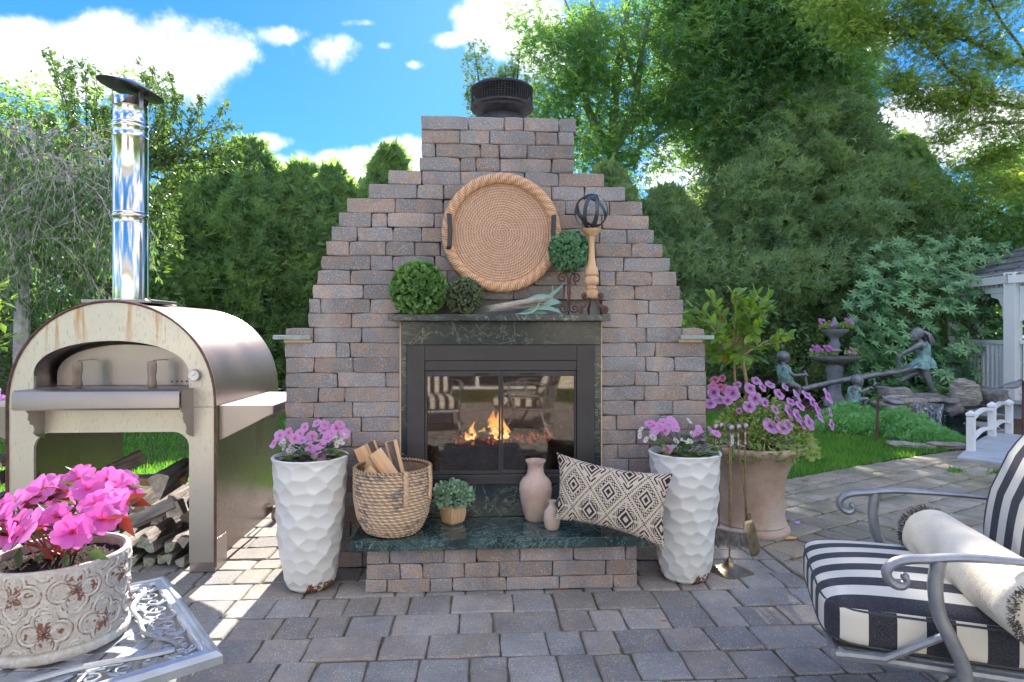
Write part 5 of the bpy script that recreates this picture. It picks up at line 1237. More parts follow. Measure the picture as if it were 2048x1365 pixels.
T = np.stack([np.cos(ph), np.sin(ph), NR.uniform(-.2, 1, n)], 1)+NR.normal(size=(n, 3))*.35
M['lf_petb'] = leafmat('pale petunia foliage', (.16, .28, .09), (.52, .60, .30), .5)
leaves('foliage', Pn, T, np.array([0, 0, 1])+NR.normal(size=(n, 3))*.5, NR.uniform(.018, .045, n), 'leaf', M['lf_petb'], pet, w=1.3, kind='stuff')
for i in range(80):
    a = R.uniform(-2.9, -.2); p = tcb+V((.30*math.cos(a), .29*math.sin(a), .57+R.uniform(-.07, .06))); leafobj('oval', R.uniform(.035, .055), M['lf_mid'], pet, p, V((math.cos(a)*.5, math.sin(a), R.uniform(-.9, .2))), V((0, -.7, .7)))
hib = thing('hibiscus_tree', 'small hibiscus tree with a round leafy crown growing in the terracotta planter', 'tree', tcb+V((0, 0, .55)))
hc = dep(1478, 665, 4.14); mb = MB(); b0 = dep(1497, 790, 4.12); b0.z = .54
t1 = [b0, dep(1492, 760, 4.13), dep(1488, 735, 4.13), dep(1484, 712, 4.13)]; mb.tube(t1, [.013, .012, .011, .010], 8)
mb.tube([b0+V((-.04, 0, 0)), dep(1470, 760, 4.16), dep(1468, 725, 4.16), dep(1462, 700, 4.15)], [.009, .008, .007, .006], 7)
mb.build('trunk', mat('tan stem', (.30, .20, .12), (.42, .30, .2), 30, rough=.8), hib, smooth=True)
M['hleaf'] = leafmat('glossy hibiscus leaf', (.09, .20, .05), (.30, .46, .10), .55, isl=False, rough=.28, tint=(1.5, 1.5, .35)); M['hred'] = leafmat('orange dying leaf', (.5, .12, .04), (.6, .3, .05), .4, isl=False)
mb = MB(); tips = []
for i in range(34):
    D = V(rdir(1, .2)[0]); tip = hc+V((D.x*.37, D.y*.29, D.z*.25+.02)); base = t1[-1] if i % 2 else dep(1466, 712, 4.15); m_ = base.lerp(tip, .5)+V((0, 0, .02))
    q = [base, base.lerp(m_, .5), m_, m_.lerp(tip, .5), tip]; mb.tube(q, [.006, .005, .004, .003, .002], 5)
    for j in range(17):
        t_ = .3+.7*j/16; k = min(int(t_*4), 3); p = q[k].lerp(q[k+1], t_*4-k); d = V(rdir(1, .2)[0])*.9+D*.7
        leafobj('oval', R.uniform(.055, .085), M['hred'] if R.random() < .03 else M['hleaf'], hib, p, d, (R.uniform(-.4, .4), -.5, 1), .95)
mb.build('branch', mat('tan twig', (.34, .22, .13), (.42, .30, .2), 30, rough=.8), hib, smooth=True)

# ---------------------------------------------------------------- cast aluminium table and flower pot at the left
TZ = .45
c1 = dep(334, 1149, .85*FPX/(1149-HZ)); c2 = dep(446, 1302, .85*FPX/(1302-HZ)); e1 = (c2-c1); L1 = e1.length; e1.normalize(); e2 = V((e1.y, -e1.x, 0))
c1.z = 0; L2 = .95
tb = thing('patio_table', 'silver cast aluminium patio table with a woven lattice top under the flower pot', 'table', c1, math.atan2(e1.y, e1.x), world=False)
# local x along e1, local y is +90 deg; the table lies at negative y
M['alu'] = mat('silver painted cast aluminium', (.38, .40, .43), (.50, .52, .55), 12, rough=.38, metal=.55, bump=.15, bsc=80)
mb = MB()
bw = .048; prb = [(0, -.034), (0, -.012), (.006, -.006), (.012, 0), (.020, .002), (.026, -.004), (.032, -.002), (.042, -.002), (.048, -.010), (.048, -.030)]
def rail(ax0, ax1, inn_):
    ax0, ax1 = V(ax0), V(ax1); i0, i1 = V(inn_[0]), V(inn_[1]); vs = []
    for c, i in ((ax0, i0), (ax1, i1)):
        for o, z in prb: vs.append((c.x+i.x*o, c.y+i.y*o, TZ+z))
    k = len(prb); mb.add(vs, [(j, (j+1) % k, k+(j+1) % k, k+j) for j in range(k)])
C4 = [(0, 0), (L1, 0), (L1, -L2), (0, -L2)]; dg = [(1, -1), (-1, -1), (-1, 1), (1, 1)]
for i in range(4): rail((*C4[i], 0), (*C4[(i+1) % 4], 0), ((*dg[i], 0), (*dg[(i+1) % 4], 0)))
mb.build('rim_frame', M['alu'], tb, smooth=True, ang=25)
mb = MB(); zz_ = TZ-.008; ins = .125
def strip(p, q, w, h=.0025, wave=None):
    p, q = V(p), V(q); t = (q-p).normalized(); s = V((-t.y, t.x, 0))*w; n_ = 28 if wave else 2; vs = []
    for i in range(n_):
        u = i/(n_-1); c = p.lerp(q, u); z = zz_+(wave*math.sin(((c-p).length+wave0)/pitch_*PI) if wave else 0)
        vs += [(c.x+s.x, c.y+s.y, z), (c.x-s.x, c.y-s.y, z), (c.x-s.x, c.y-s.y, z-h), (c.x+s.x, c.y+s.y, z-h)]
    mb.add(vs, [(4*i+j, 4*i+(j+1) % 4, 4*i+4+(j+1) % 4, 4*i+4+j) for i in range(n_-1) for j in range(4)])
pitch_ = .082
def clipline(c, d, x0, x1, y0, y1):
    t0, t1 = -9, 9
    for p, dd, a, b in ((c[0], d[0], x0, x1), (c[1], d[1], y0, y1)):
        if abs(dd) < 1e-9: continue
        u, v = (a-p)/dd, (b-p)/dd; t0 = max(t0, min(u, v)); t1 = min(t1, max(u, v))
    return t0, t1
for ang, ph0 in ((math.radians(45), 0), (math.radians(-45), 1)):
    d = (math.cos(ang), math.sin(ang)); nn = (-d[1], d[0])
    for k in range(-18, 19):
        c = (L1/2+nn[0]*k*pitch_, -L2/2+nn[1]*k*pitch_); t0, t1 = clipline(c, d, ins-.02, L1-ins+.02, -L2+ins-.02, -ins+.02)
        if t1-t0 > .04:
            wave0 = (t0 % (2*pitch_))+(k % 2)*pitch_+ph0*pitch_; strip((c[0]+d[0]*t0, c[1]+d[1]*t0, 0), (c[0]+d[0]*t1, c[1]+d[1]*t1, 0), .0155, .003, .004)
mb.build('woven_lattice', M['alu'], tb)
mb = MB()
def ogee(p, q, inw):   # wavy band between lattice and scrolls
    p, q = V(p), V(q); L_ = (q-p).length; t = (q-p)/L_; n_ = V(inw); pts = []
    for i in range(41):
        u = i/40; pts.append(p+t*L_*u+n_*(.026*math.cos((u-.5)*2*PI*1.0)*1.0-.012*math.cos((u-.5)*4*PI))+V((0, 0, TZ+.002)))
    mb.tube(pts, .0062, 6, flat=1.3)
for i in range(4):
    a, b = C4[i], C4[(i+1) % 4]; ii = V((-(b[1]-a[1]), b[0]-a[0], 0)).normalized(); ii = -ii if ii.dot(V((L1/2-a[0], -L2/2-a[1], 0))) < 0 else ii
    t = V((b[0]-a[0], b[1]-a[1], 0)); Ls = t.length; t.normalize()
    ogee(V((*a, 0))+ii*ins+t*ins*.8, V((*b, 0))+ii*ins-t*ins*.8, ii)
    n_ = int((Ls-2*.06)/.062)
    for k in range(n_):
        c = V((*a, 0))+t*(.06+(Ls-.12)*(k+.5)/n_)+ii*.078+V((0, 0, TZ-.006)); s = 1 if k % 2 else -1
        sp_ = scroll(c+t*.004*s, t*s, .024, 1.15, PI*.5*s, s, 18, ii, .25); mb.tube(sp_, .0034, 5)
        mb.tube([c-t*.031+ii*.03*s, c-t*.015+ii*.038*s, c+t*.01+ii*.036*s, c+t*.031-ii*.0*s], .0042, 5)
        mb.tube([c-t*.03-ii*.034, c-ii*.038, c+t*.03-ii*.034], .0036, 5); mb.tube([c-t*.026+ii*.043, c+t*.0+ii*.03, c+t*.026+ii*.043], .0036, 5)
mb.build('scrollwork', M['alu'], tb, smooth=True, kind='stuff')
for x, y in ((.06, -.06), (L1-.06, -.06), (L1-.06, -L2+.06), (.06, -L2+.06)):
    dx, dy = (1 if x < L1/2 else -1), (1 if y < -L2/2 else -1)
    MB().tube([(x, y, TZ-.012), (x+dx*.03, y+dy*.03, TZ-.12), (x+dx*.05, y+dy*.05, .22), (x+dx*.02, y+dy*.02, .08), (x-dx*.02, y-dy*.02, .0)], [.02, .016, .014, .014, .018], 8).build('leg', M['alu'], tb, smooth=True)
# distressed relief pot
pcx = dep(118, 1300, 1.735); pcx.z = TZ+.003
rpot = thing('relief_pot', 'round distressed white pot with a raised quatrefoil pattern on the silver table', 'flower pot', pcx, world=False)
PR, PH = .172, .235
nu, nv = 620, 190; TH_, Z_ = np.meshgrid(np.linspace(0, 2*PI, nu, endpoint=False), np.linspace(0, PH, nv), indexing='ij')
cell = 2*PI*PR/8; X_ = (TH_*PR) % cell-cell/2; cellz = .100; zz0 = Z_-.030; row_ = np.floor(zz0/cellz); Zc = zz0-row_*cellz-cellz/2
def quatre(X, Z, r): 
    d = np.full(X.shape, 9.); 
    for a in range(4): an = a*PI/2; d = np.minimum(d, np.hypot(X-np.cos(an)*r*.62, Z-np.sin(an)*r*.62)/(r*.52))
    return d
X_ = (TH_*PR+row_*cell/2) % cell-cell/2; q1 = quatre(X_, Zc, .050); line1 = np.exp(-((q1-1.0)/.11)**2); fl_ = np.cos(2*np.arctan2(Zc, X_))**2*np.clip(1-np.hypot(X_, Zc)/.045, 0, 1)
Xo = (X_+cell) % cell-cell/2; zo = np.abs(Zc)-cellz/2; dd = np.hypot(np.abs(X_)-cell/2, zo); ring = np.exp(-((dd-.014)/.003)**2); dot_ = np.exp(-(dd/.006)**2)
inz = np.clip((Z_-.03)/.006, 0, 1)*np.clip((PH-.006-Z_)/.006, 0, 1)
h = (line1*.0045+fl_*.006+ring*.003+dot_*.004)*inz
basep = PR*(1-.04*(1-Z_/PH)); basep = np.where(Z_ < .026, PR*.965+.006*np.sin(np.clip(Z_/.026, 0, 1)*PI)**.5, basep); basep = basep-np.where((Z_ > .024) & (Z_ < .03), .004, 0)
nn_ = np.array([[noise.noise(V((math.cos(t)*9, math.sin(t)*9, z*50)))*.5+noise.noise(V((math.cos(t)*26, math.sin(t)*26, z*150)))*.5 for z in Z_[0]] for t in TH_[:, 0]])
rr_ = basep+h+nn_*.0014; P = np.stack([rr_*np.cos(TH_), rr_*np.sin(TH_), Z_], -1)
edge = (np.exp(-((q1-1.22)/.07)**2)+np.exp(-((q1-.80)/.05)**2)*.8+np.exp(-((dd-.019)/.002)**2)*.6+np.clip(np.abs(np.gradient(fl_, axis=0))*18, 0, .8))*inz
rust = np.clip((edge*.8+nn_*1.05-.50)*6, 0, 1)[..., None]; wash = np.clip(.5+nn_*1.2, 0, 1)[..., None]
col = (np.array([.60, .58, .55])*wash+np.array([.46, .41, .37])*(1-wash))*(1-rust)+np.array([.20, .085, .06])*rust
vs, fs = grid(P, cu=True); M['relief'] = mat('distressed white glaze', (.95, .95, .95), (1, 1, 1), 40, attr=True, rough=.6, bump=.3, bsc=150)
mobj('pot_wall', npmesh('pot_wall', vs, fs, M['relief'], True, col.reshape(-1, 3)), rpot)
mb = MB(); mb.lathe([(PR, PH-.001), (PR-.003, PH+.004), (PR-.012, PH+.004), (PR-.018, PH-.002), (PR-.02, PH-.07)], 90, capb=False, capt=False); mb.lathe([(.01, .001), (PR*.96, .001)], 40, capb=False, capt=False)
mb.build('rim', mat('chalky rim', (.62, .58, .54), (.45, .38, .34), 30, rough=.8, bump=.4, bsc=80), rpot, smooth=True)
nu, nv = 60, 16; T_, Q_ = np.meshgrid(np.linspace(0, 2*PI, nu, endpoint=False), np.linspace(.001, 1, nv), indexing='ij')
P = np.stack([(PR-.015)*Q_*np.cos(T_), (PR-.015)*Q_*np.sin(T_), PH-.028+.02*(1-Q_)+NR.normal(size=T_.shape)*.004], -1); vs, fs = grid(P, cu=True); mobj('soil', npmesh('soil', vs, fs, M['soilp'], True), rpot)
mag = thing('impatiens_plant', 'magenta impatiens with bronze red leaves growing in the distressed white pot', 'flowers', pcx+V((0, 0, PH)))
fl2 = [(146, 1066, 1.60, 1.15), (200, 1040, 1.66, 1.1), (54, 1063, 1.62, 1.15), (112, 1034, 1.68, 1.05), (176, 980, 1.78, 1.1), (214, 1002, 1.75, 1.0), (245, 970, 1.84, 1.0), (88, 978, 1.80, 1.1), (30, 1008, 1.75, 1.0), (10, 1040, 1.68, 1.0), (20, 1070, 1.62, 1.1), (-8, 1075, 1.66, 1.0), (120, 1000, 1.8, .9),
       (240, 1000, 1.76, .8), (215, 958, 1.88, .9), (160, 958, 1.9, .9), (62, 1000, 1.8, .9), (40, 1045, 1.68, .9), (5, 1012, 1.78, .9), (258, 985, 1.82, .8), (190, 1012, 1.72, 1.0), (-15, 1040, 1.75, 1.0), (75, 1040, 1.70, .9), (225, 1022, 1.72, .8), (130, 968, 1.9, .8)]
tips = []
for x, y_, d, s in fl2:
    p = dep(x, y_, d); tips.append(p); flower('imp', .043, M['f_mag'], mag, p, V(((x-118)/160+R.uniform(-.3, .3), -.8+R.uniform(-.2, .3), .55+R.uniform(-.1, .5)))).scale *= s
M['stemred'] = mat('red stem', (.25, .05, .05), (.4, .1, .08), 30, rough=.5)
stems(mag, pcx+V((0, 0, PH-.02)), tips, .003, M['stemred'])
for i in range(95):
    b = V(tips[i % len(tips)]); a = R.uniform(0, 2*PI); p = b.lerp(pcx+V((0, 0, PH+.05)), R.uniform(-.05, .5)); D = V((math.cos(a), math.sin(a), R.uniform(-.25, .8)))
    leafobj('blade', R.uniform(.06, .10), R.choice((M['lf_red'], M['lf_red'], M['lf_dark'])), mag, p, D, (R.uniform(-.3, .3), R.uniform(-.3, .3), 1), 1.4)
for x, y_, x2, y2 in ((250, 1010, 290, 985), (240, 1030, 268, 1075), (258, 1000, 300, 1010), (85, 1105, 60, 1145), (130, 1105, 135, 1140), (175, 1105, 215, 1118), (40, 1095, 35, 1140)):
    a, b = dep(x, y_, 1.7), dep(x2, y2, 1.66); leafobj('blade', (b-a).length*.95, M['lf_red'] if x2 > 250 else M['lf_dark'], mag, a, b-a, (0, -1, .6), 1.5)

# ---------------------------------------------------------------- striped patio chair
def catmull(P, n):
    o = []
    for i in range(len(P)-1):
        p0, p1, p2, p3 = P[max(i-1, 0)], P[i], P[i+1], P[min(i+2, len(P)-1)]
        for k in range(n):
            t = k/n; o.append(.5*((2*p1)+(p2-p0)*t+(2*p0-5*p1+4*p2-p3)*t*t+(3*p1-p0-3*p2+p3)*t**3))
    return o+[P[-1]]
def stripemat(name, w, dark, lite):
    m, nt = newmat(name); tc = node(nt, 'TexCoord'); s = node(nt, 'SeparateXYZ', {0: tc.outputs['Object']}).outputs; nrm = node(nt, 'SeparateXYZ', {0: tc.outputs['Normal']}).outputs
    k = mth(nt, 'GREATER_THAN', mth(nt, 'ABSOLUTE', nrm[1]), .72)
    co = mth(nt, 'ADD', mth(nt, 'MULTIPLY', s[1], mth(nt, 'SUBTRACT', 1.0, k)), mth(nt, 'MULTIPLY', mth(nt, 'MULTIPLY_ADD', s[0], .8, .02), k))
    f = mth(nt, 'GREATER_THAN', mth(nt, 'FRACT', mth(nt, 'MULTIPLY_ADD', co, 1/(2*w), 20.22)), .5)
    n1 = node(nt, 'TexNoise', {'Vector': tc.outputs['Object'], 'Scale': 7, 'Detail': 6}).outputs[0]; n2 = node(nt, 'TexNoise', {'Vector': tc.outputs['Object'], 'Scale': 420, 'Detail': 2}).outputs[0]
    l = mixc(nt, n1, lite, tuple(x*.82 for x in lite)); d = mixc(nt, node(nt, 'MapRange', {0: n2, 1: .4, 2: .65}).outputs[0], dark, tuple(x*2.4+.02 for x in dark))
    b = node(nt, 'BsdfPrincipled', {'Base Color': mixc(nt, f, l, d), 'Roughness': .9, 'Specular IOR Level': .15, 'Sheen Weight': .1, 'Normal': bumpn(nt, n2, .25, .002)}); out(nt, b.outputs[0]); return m
M['stripe'] = stripemat('striped awning canvas', .060, (.022, .022, .03), (.74, .70, .62))
M['cast'] = mat('grey cast aluminium', (.24, .25, .28), (.34, .35, .37), 14, rough=.42, metal=.45, bump=.1)
M['pipe'] = mat('dark piping', (.06, .06, .065), rough=.8)
M['cream'] = mat('cream canvas', (.78, .72, .62), (.68, .61, .50), 5, rough=.9, bump=.3, bsc=8, spec=.2, dist=.03)
def superell(a, b, c, e1, e2, nu=72, nv=40, bow=None):
    u, v = np.meshgrid(np.linspace(0, 2*PI, nu, endpoint=False), np.linspace(-PI/2, PI/2, nv), indexing='ij')
    f = lambda w, m: np.sign(w)*np.abs(w)**m
    return np.stack([a*f(np.cos(v), e1)*f(np.cos(u), e2), b*f(np.cos(v), e1)*f(np.sin(u), e2), c*f(np.sin(v), e1)], -1)
def chair(name, label, loc, rz, group=None, pillow=True):
    t = thing(name, label, 'chair', loc, rz, group, world=False)
    P = superell(.345, .345, .078, .38, .28, 120, 48); P[..., 2] += .405+.03*(1-(P[..., 0]/.36)**2)*(1-(P[..., 1]/.36)**2)*(P[..., 2] > 0); P[..., 0] += .02; vs, fs = grid(P, cu=True)
    o = mobj('seat_cushion', npmesh('seat_cushion', vs, fs, M['stripe'], True), t)
    for z in (.455, .352):
        rr_ = .338; pts = [(.02+rr_*math.copysign(abs(math.cos(a))**.30, math.cos(a)), rr_*math.copysign(abs(math.sin(a))**.30, math.sin(a)), z) for a in np.linspace(0, 2*PI, 96, endpoint=False)]
        MB().tube(pts, .0045, 6, closed=True).build('piping', M['pipe'], o, smooth=True)
    # back cushion, leaning
    P = superell(.075, .325, .30, .42, .3, 96, 48); sc_ = 1+.04*np.cos(P[..., 2]*14)*0; P[..., 0] *= 1+.35*np.cos(P[..., 2]*9.2); P[..., 1] *= 1-.12*np.clip(P[..., 2]-.1, 0, 1)*2; vs, fs = grid(P, cu=True)
    lean = math.radians(-22); Mx = Matrix.Translation((-.385, 0, .765)) @ Matrix.Rotation(lean, 4, 'Y'); o = mobj('back_cushion', npmesh('back_cushion', vs, fs, M['stripe'], True), t); o.matrix_basis = Mx
    # frame
    mb = MB()
    mb.tube([(.33, -.33, .315), (.33, .33, .315)], .014, 8); mb.tube([(-.33, -.33, .315), (-.33, .33, .315)], .014, 8)
    for s in (-1, 1): mb.tube([(-.33, s*.33, .315), (.33, s*.33, .315)], .014, 8)
    for k in range(5): mb.box(-.32, .32, -.26+k*.13-.018, -.26+k*.13+.018, .312, .317)
    mb.build('seat_frame', M['cast'], t, smooth=True)
    mb = MB()
    for s in (-1, 1): mb.tube([(-.34, s*.33, .30), (-.40, s*.33, .6), (-.50, s*.32, .95), (-.53, s*.28, 1.06)], .016, 8)
    mb.tube([(-.53, -.28, 1.06), (-.55, -.14, 1.12), (-.555, 0, 1.135), (-.55, .14, 1.12), (-.53, .28, 1.06)], .016, 8)
    for k in range(5): mb.tube([(-.36, -.2+k*.1, .34), (-.45, -.2+k*.1, .75), (-.54, (-.2+k*.1)*.9, 1.08)], .008, 6)
    mb.build('back_frame', M['cast'], t, smooth=True)
    for s in (-1, 1):
        y = s*.395; top = [(-.42, s*.36, .66), (-.30, y, .668), (-.12, y, .672), (.02, y, .668), (.10, y, .655)]
        q = [(.15, y, .648), (.185, y, .635), (.205, y, .612), (.203, y, .588), (.185, y, .572), (.165, y, .572), (.155, y, .585), (.16, y, .597)]
        pts = catmull([V(p) for p in top+q], 5); k = len(pts)
        mb = MB(); mb.tube(pts, [.013+.009*min(1, i/(k*.4)) if i < k*.8 else .022-.010*(i-k*.8)/(k*.2) for i in range(k)], 10, flat=.62, up=V((0, 1, 0)))
        mb.sph(q[-1], .012, 10, 8); mb.build('armrest', M['cast'], t, smooth=True)
        leg = catmull([V(p) for p in ((.075, y, .655), (.085, y, .58), (.075, y, .50), (.045, y*.99, .43), (.015, y*.97, .36), (.01, y*.96, .30), (.04, y*.95, .22), (.09, y*.95, .13), (.125, y*.95, .06), (.15, y*.95, .03), (.185, y*.95, .028), (.20, y*.95, .05))], 5)
        leg = [p+V((.0, 0, 0)) for p in leg]
        MB().tube(leg, [.020 if i < 30 else .018 for i in range(len(leg))], 10).build('leg', M['cast'], t, smooth=True)
        MB().tube([(-.33, s*.33, .31), (-.36, s*.34, .2), (-.42, s*.35, .06), (-.45, s*.35, .0)], [.017, .016, .015, .018], 8).build('leg', M['cast'], t, smooth=True)
        MB().tube([(.055, y*.98, .44), (.2, s*.35, .33), (.33, s*.33, .315)], .011, 7).build('brace', M['cast'], t, smooth=True)
    return t
def catmull(P, n):
    o = []
    for i in range(len(P)-1):
        p0, p1, p2, p3 = P[max(i-1, 0)], P[i], P[i+1], P[min(i+2, len(P)-1)]
        for k in range(n):
            t = k/n; o.append(.5*((2*p1)+(p2-p0)*t+(2*p0-5*p1+4*p2-p3)*t*t+(3*p1-p0-3*p2+p3)*t**3))
    return o+[P[-1]]
ff = V((-.926, .378, 0)); cc = CAM+RT*1.417+FW*2.116; cc.z = 0
ch = chair('patio_chair', 'black and white striped cushioned patio chair with grey scroll arms at the right edge', cc, math.atan2(ff.y, ff.x))
bA, bB = dep(1850, 1082, 2.33), dep(2105, 1212, 1.62); bv = bB-bA; BL = bv.length/2; bm = (bA+bB)/2
bp = thing('bolster_pillow', 'cream bolster pillow with dark fringed ends lying on the striped chair', 'pillow', bm, math.atan2(bv.y, bv.x)-PI/2, world=False)
cx_, czz = 0, 0
P = []
for y in np.linspace(-BL, BL, 40):
    e = min((y+BL), (BL-y)); r_ = .095*(min(1, e/.05)**.35 if e > 0 else .0)+.004; 
    P.append([(cx_+(r_+.002*math.sin(5*a+y*30))*math.cos(a), y, czz+(r_)*math.sin(a)) for a in np.linspace(0, 2*PI, 40, endpoint=False)])
vs, fs = grid(np.array(P), cv=True); mobj('cover', npmesh('cover', vs, fs, M['cream'], True), bp)
mb = MB()
for y in (-BL+.012, BL-.012):
    for i in range(900):
        a = R.uniform(0, 2*PI); r0 = R.uniform(.074, .094); l = R.uniform(.005, .011); c = V((cx_+r0*math.cos(a), y+R.uniform(-.012, .012), czz+r0*math.sin(a))); d = V((math.cos(a)*.9, (-1 if y < 0 else 1)*R.uniform(0, .9), math.sin(a)*.9-.1)).normalized()
        mb.tube([c, c+d*l*.6, c+d*l+V((R.uniform(-.004, .004),)*3)], [.0016, .0013, .0007], 3, cap=False)
mb.build('fringe', mat('charcoal fringe', (.05, .045, .045), (.12, .11, .11), 90, rough=.95), bp, kind='stuff')
# ---------------------------------------------------------------- garden
def base(px_, d): p = dep(px_, HZ, d); p.z = 0; return p
def hz(y_, d): return CH+(HZ-y_)/FPX*d
M['thuja'] = leafmat('arborvitae spray', (.15, .28, .17), (.34, .46, .22), .5, (.30, .36, .12), rough=.6, spec=.2, clump=1.6, tint=(1.2, 1.3, .6))
M['thuja2'] = leafmat('blue green arborvitae spray', (.17, .29, .19), (.37, .48, .26), .5, (.34, .38, .15), rough=.6, spec=.2, clump=1.4, tint=(1.2, 1.25, .65))
M['maple'] = leafmat('maple leaf', (.09, .21, .12), (.24, .40, .17), .45, (.30, .36, .07), rough=.45, tint=(1.35, 1.45, .55), clump=.9)
M['maplel'] = leafmat('yellow green leaf', (.20, .31, .08), (.42, .52, .16), .6, (.50, .52, .16), rough=.45, tint=(1.25, 1.35, .6))
M['cherry'] = leafmat('cherry leaf', (.08, .17, .08), (.22, .32, .12), .3, rough=.4, tint=(1.35, 1.45, .55))
M['rhod'] = leafmat('rhododendron leaf', (.07, .19, .10), (.18, .36, .15), .15, rough=.35, spec=.5)
M['rhodo_i'] = leafmat('rhododendron front leaf', (.09, .23, .12), (.22, .42, .18), .15, rough=.35, spec=.5, isl=False)
M['junip'] = leafmat('bright juniper', (.12, .36, .13), (.30, .58, .24), .3, rough=.6)
M['weep'] = leafmat('weeping cherry leaf', (.08, .18, .08), (.20, .32, .13), .4, rough=.5)
M['trunkg'] = mat('pale grey bark', (.16, .15, .14), (.38, .36, .34), 6, rough=.9, bump=.8, bsc=25, dist=.03, stretch=(1, 1, .3), pos=True)
M['twig'] = mat('grey twig', (.34, .30, .29), (.60, .54, .52), 12, rough=.9, pos=True)
M['trunkb'] = mat('brown bark', (.07, .05, .04), (.17, .13, .11), 8, rough=.95, bump=.8, bsc=25, dist=.03, stretch=(1, 1, .3), pos=True)
def fnoise(P, s):    # cheap smooth noise over points
    return np.array([noise.noise(V(p)*s) for p in P])
def arbor(px_, d, ytop, hw, label, n=14000, ls=.085, mt='thuja', group=None, lean=0, cz=.35):
    n = int(n*.85); hw *= 1.15; ls *= 1.75
    b = base(px_, d); Hh = hz(ytop, d); rw = hw/FPX*d
    t_ = thing('arborvitae_tree', label, 'tree', b, group=group)
    t = NR.uniform(0, 1, n)**.85; a = NR.uniform(0, 2*PI, n); fr = NR.rand(n) < .68; a = np.where(fr, -PI/2+NR.uniform(-1.75, 1.75, n), a)
    env = np.minimum(1, (1.02-t)/cz)**.62*(.82+.18*np.sin(np.minimum(t*2.4, 1)*PI/2)); rad = rw*env
    Pq = np.stack([np.cos(a)*1.8, np.sin(a)*1.8, t*Hh/1.1], 1)
    lump = fnoise(Pq, 1.25)*.36+fnoise(Pq+7, 2.6)*.34+fnoise(Pq+3, 6.0)*.22
    k = (1+lump)*(1-np.abs(NR.normal(size=n))*.13)+(NR.rand(n) < .06)*NR.uniform(0, .22, n); tt = t*Hh*(1+fnoise(np.stack([np.cos(a)*3, np.sin(a)*3, 0*a], 1), 1.0)*.06)
    P = np.stack([b.x+rad*k*np.cos(a)+lean*t, b.y+rad*k*np.sin(a), tt+.05], 1)
    T = np.stack([np.cos(a)*.7, np.sin(a)*.7, np.full(n, .75)], 1)+NR.normal(size=(n, 3))*.42; N = np.stack([np.cos(a), np.sin(a), 0*a], 1)+NR.normal(size=(n, 3))*.6
    leaves('crown', P, T, N, ls*NR.uniform(.6, 1.35, n), 'spray', M[mt], t_)
    m = n//5; I = NR.randint(0, n, m); q = NR.uniform(.35, .86, m)[:, None]; Pi = P[I].copy(); Pi[:, :2] = np.array([b.x, b.y])+(Pi[:, :2]-np.array([b.x, b.y]))*q
    Pi[:, 2] *= .97; leaves('inner_crown', Pi, rdir(m, .5), rdir(m), NR.uniform(.16, .34, m)*(ls/.1), 'tri', M[mt], t_, w=1.5)
    mb = MB(); mb.tube([b, b+V((0, 0, Hh*.5)), b+V((lean, 0, Hh*.93))], [.11, .08, .015], 8)
    for i in range(26):
        z = Hh*R.uniform(.1, .85); an = R.uniform(0, 2*PI); r_ = rw*.75*min(1, (1.02-z/Hh)/cz)**.6; mb.tube([b+V((0, 0, z)), b+V((math.cos(an)*r_*.6, math.sin(an)*r_*.6, z+.1)), b+V((math.cos(an)*r_, math.sin(an)*r_, z+.45))], [.02, .014, .006], 5)
    mb.build('trunk', M['trunkb'], t_, smooth=True); return t_
for px_, d, yt, hw, lb, n in ((392, 14.6, 352, 95, 'arborvitae just right of the oven flue in the back hedge', 15000), (497, 14.4, 300, 92, 'tallest arborvitae of the left back hedge with a pointed dome top', 19000),
                              (610, 14.8, 345, 78, 'rounded arborvitae between the tallest hedge tree and the fireplace steps', 15000), (668, 14.3, 352, 62, 'arborvitae with a ragged top left of the stepped stone shoulder', 12000),
                              (778, 15.0, 308, 60, 'slim arborvitae rising behind the left shoulder of the fireplace', 12000), (300, 14.9, 400, 90, 'arborvitae half hidden behind the shiny oven flue', 12000), (722, 14.2, 400, 60, 'low arborvitae filling the hedge beside the fireplace steps', 9000)):
    arbor(px_, d, yt, hw, lb, n, .10)
for px_, d, yt, hw, lb, n in ((880, 14.6, 420, 70, 'arborvitae hidden behind the chimney stones', 5000), (1215, 13.4, 345, 70, 'light green arborvitae just right of the chimney', 13000), (1330, 13.4, 395, 95, 'broad low arborvitae behind the right fireplace steps', 17000)):
    arbor(px_, d, yt, hw, lb, n, .088, 'thuja2')
arbor(1590, 14.6, 165, 225, 'huge rounded arborvitae mass towering right of the fireplace', 62000, .095, 'thuja2', cz=.62)
arbor(1430, 13.8, 385, 110, 'arborvitae swelling at the left foot of the huge one', 17000, .09, 'thuja2', cz=.5)
arbor(1800, 14.8, 290, 120, 'dark arborvitae at the right flank of the huge one', 17000, .09, 'thuja', cz=.55)
def clumps(centers, m, rc, flat=.75, down=-.15, jit=.5):
    C_ = np.repeat(np.asarray(centers, float), m, 0); n = len(C_); D = rdir(n); rr = rc*NR.uniform(.25, 1, n)**.6
    return C_+D*rr[:, None]*np.array([1, 1, flat]), D*np.array([1, 1, .5])+np.array([0, 0, down])+NR.normal(size=(n, 3))*jit, NR.normal(size=(n, 3))*.5+np.array([0, 0, 1.0])
def pixblob(poly_ok, n, x0, x1, y0, y1, d0, d1):
    o = []
    while len(o) < n:
        x, y_ = R.uniform(x0, x1), R.uniform(y0, y1)
        if poly_ok(x, y_): o.append(tuple(dep(x, y_, R.uniform(d0, d1))))
    return o
def limb(mb, pts, r0, r1, jit=.06, n=6):
    P = catmull([V(p) for p in pts], 5); k = len(P)
    P = [p+V((R.uniform(-1, 1), R.uniform(-1, 1), R.uniform(-1, 1)))*jit*.25 for p in P]
    mb.tube(P, [r0+(r1-r0)*i/(k-1) for i in range(k)], n)
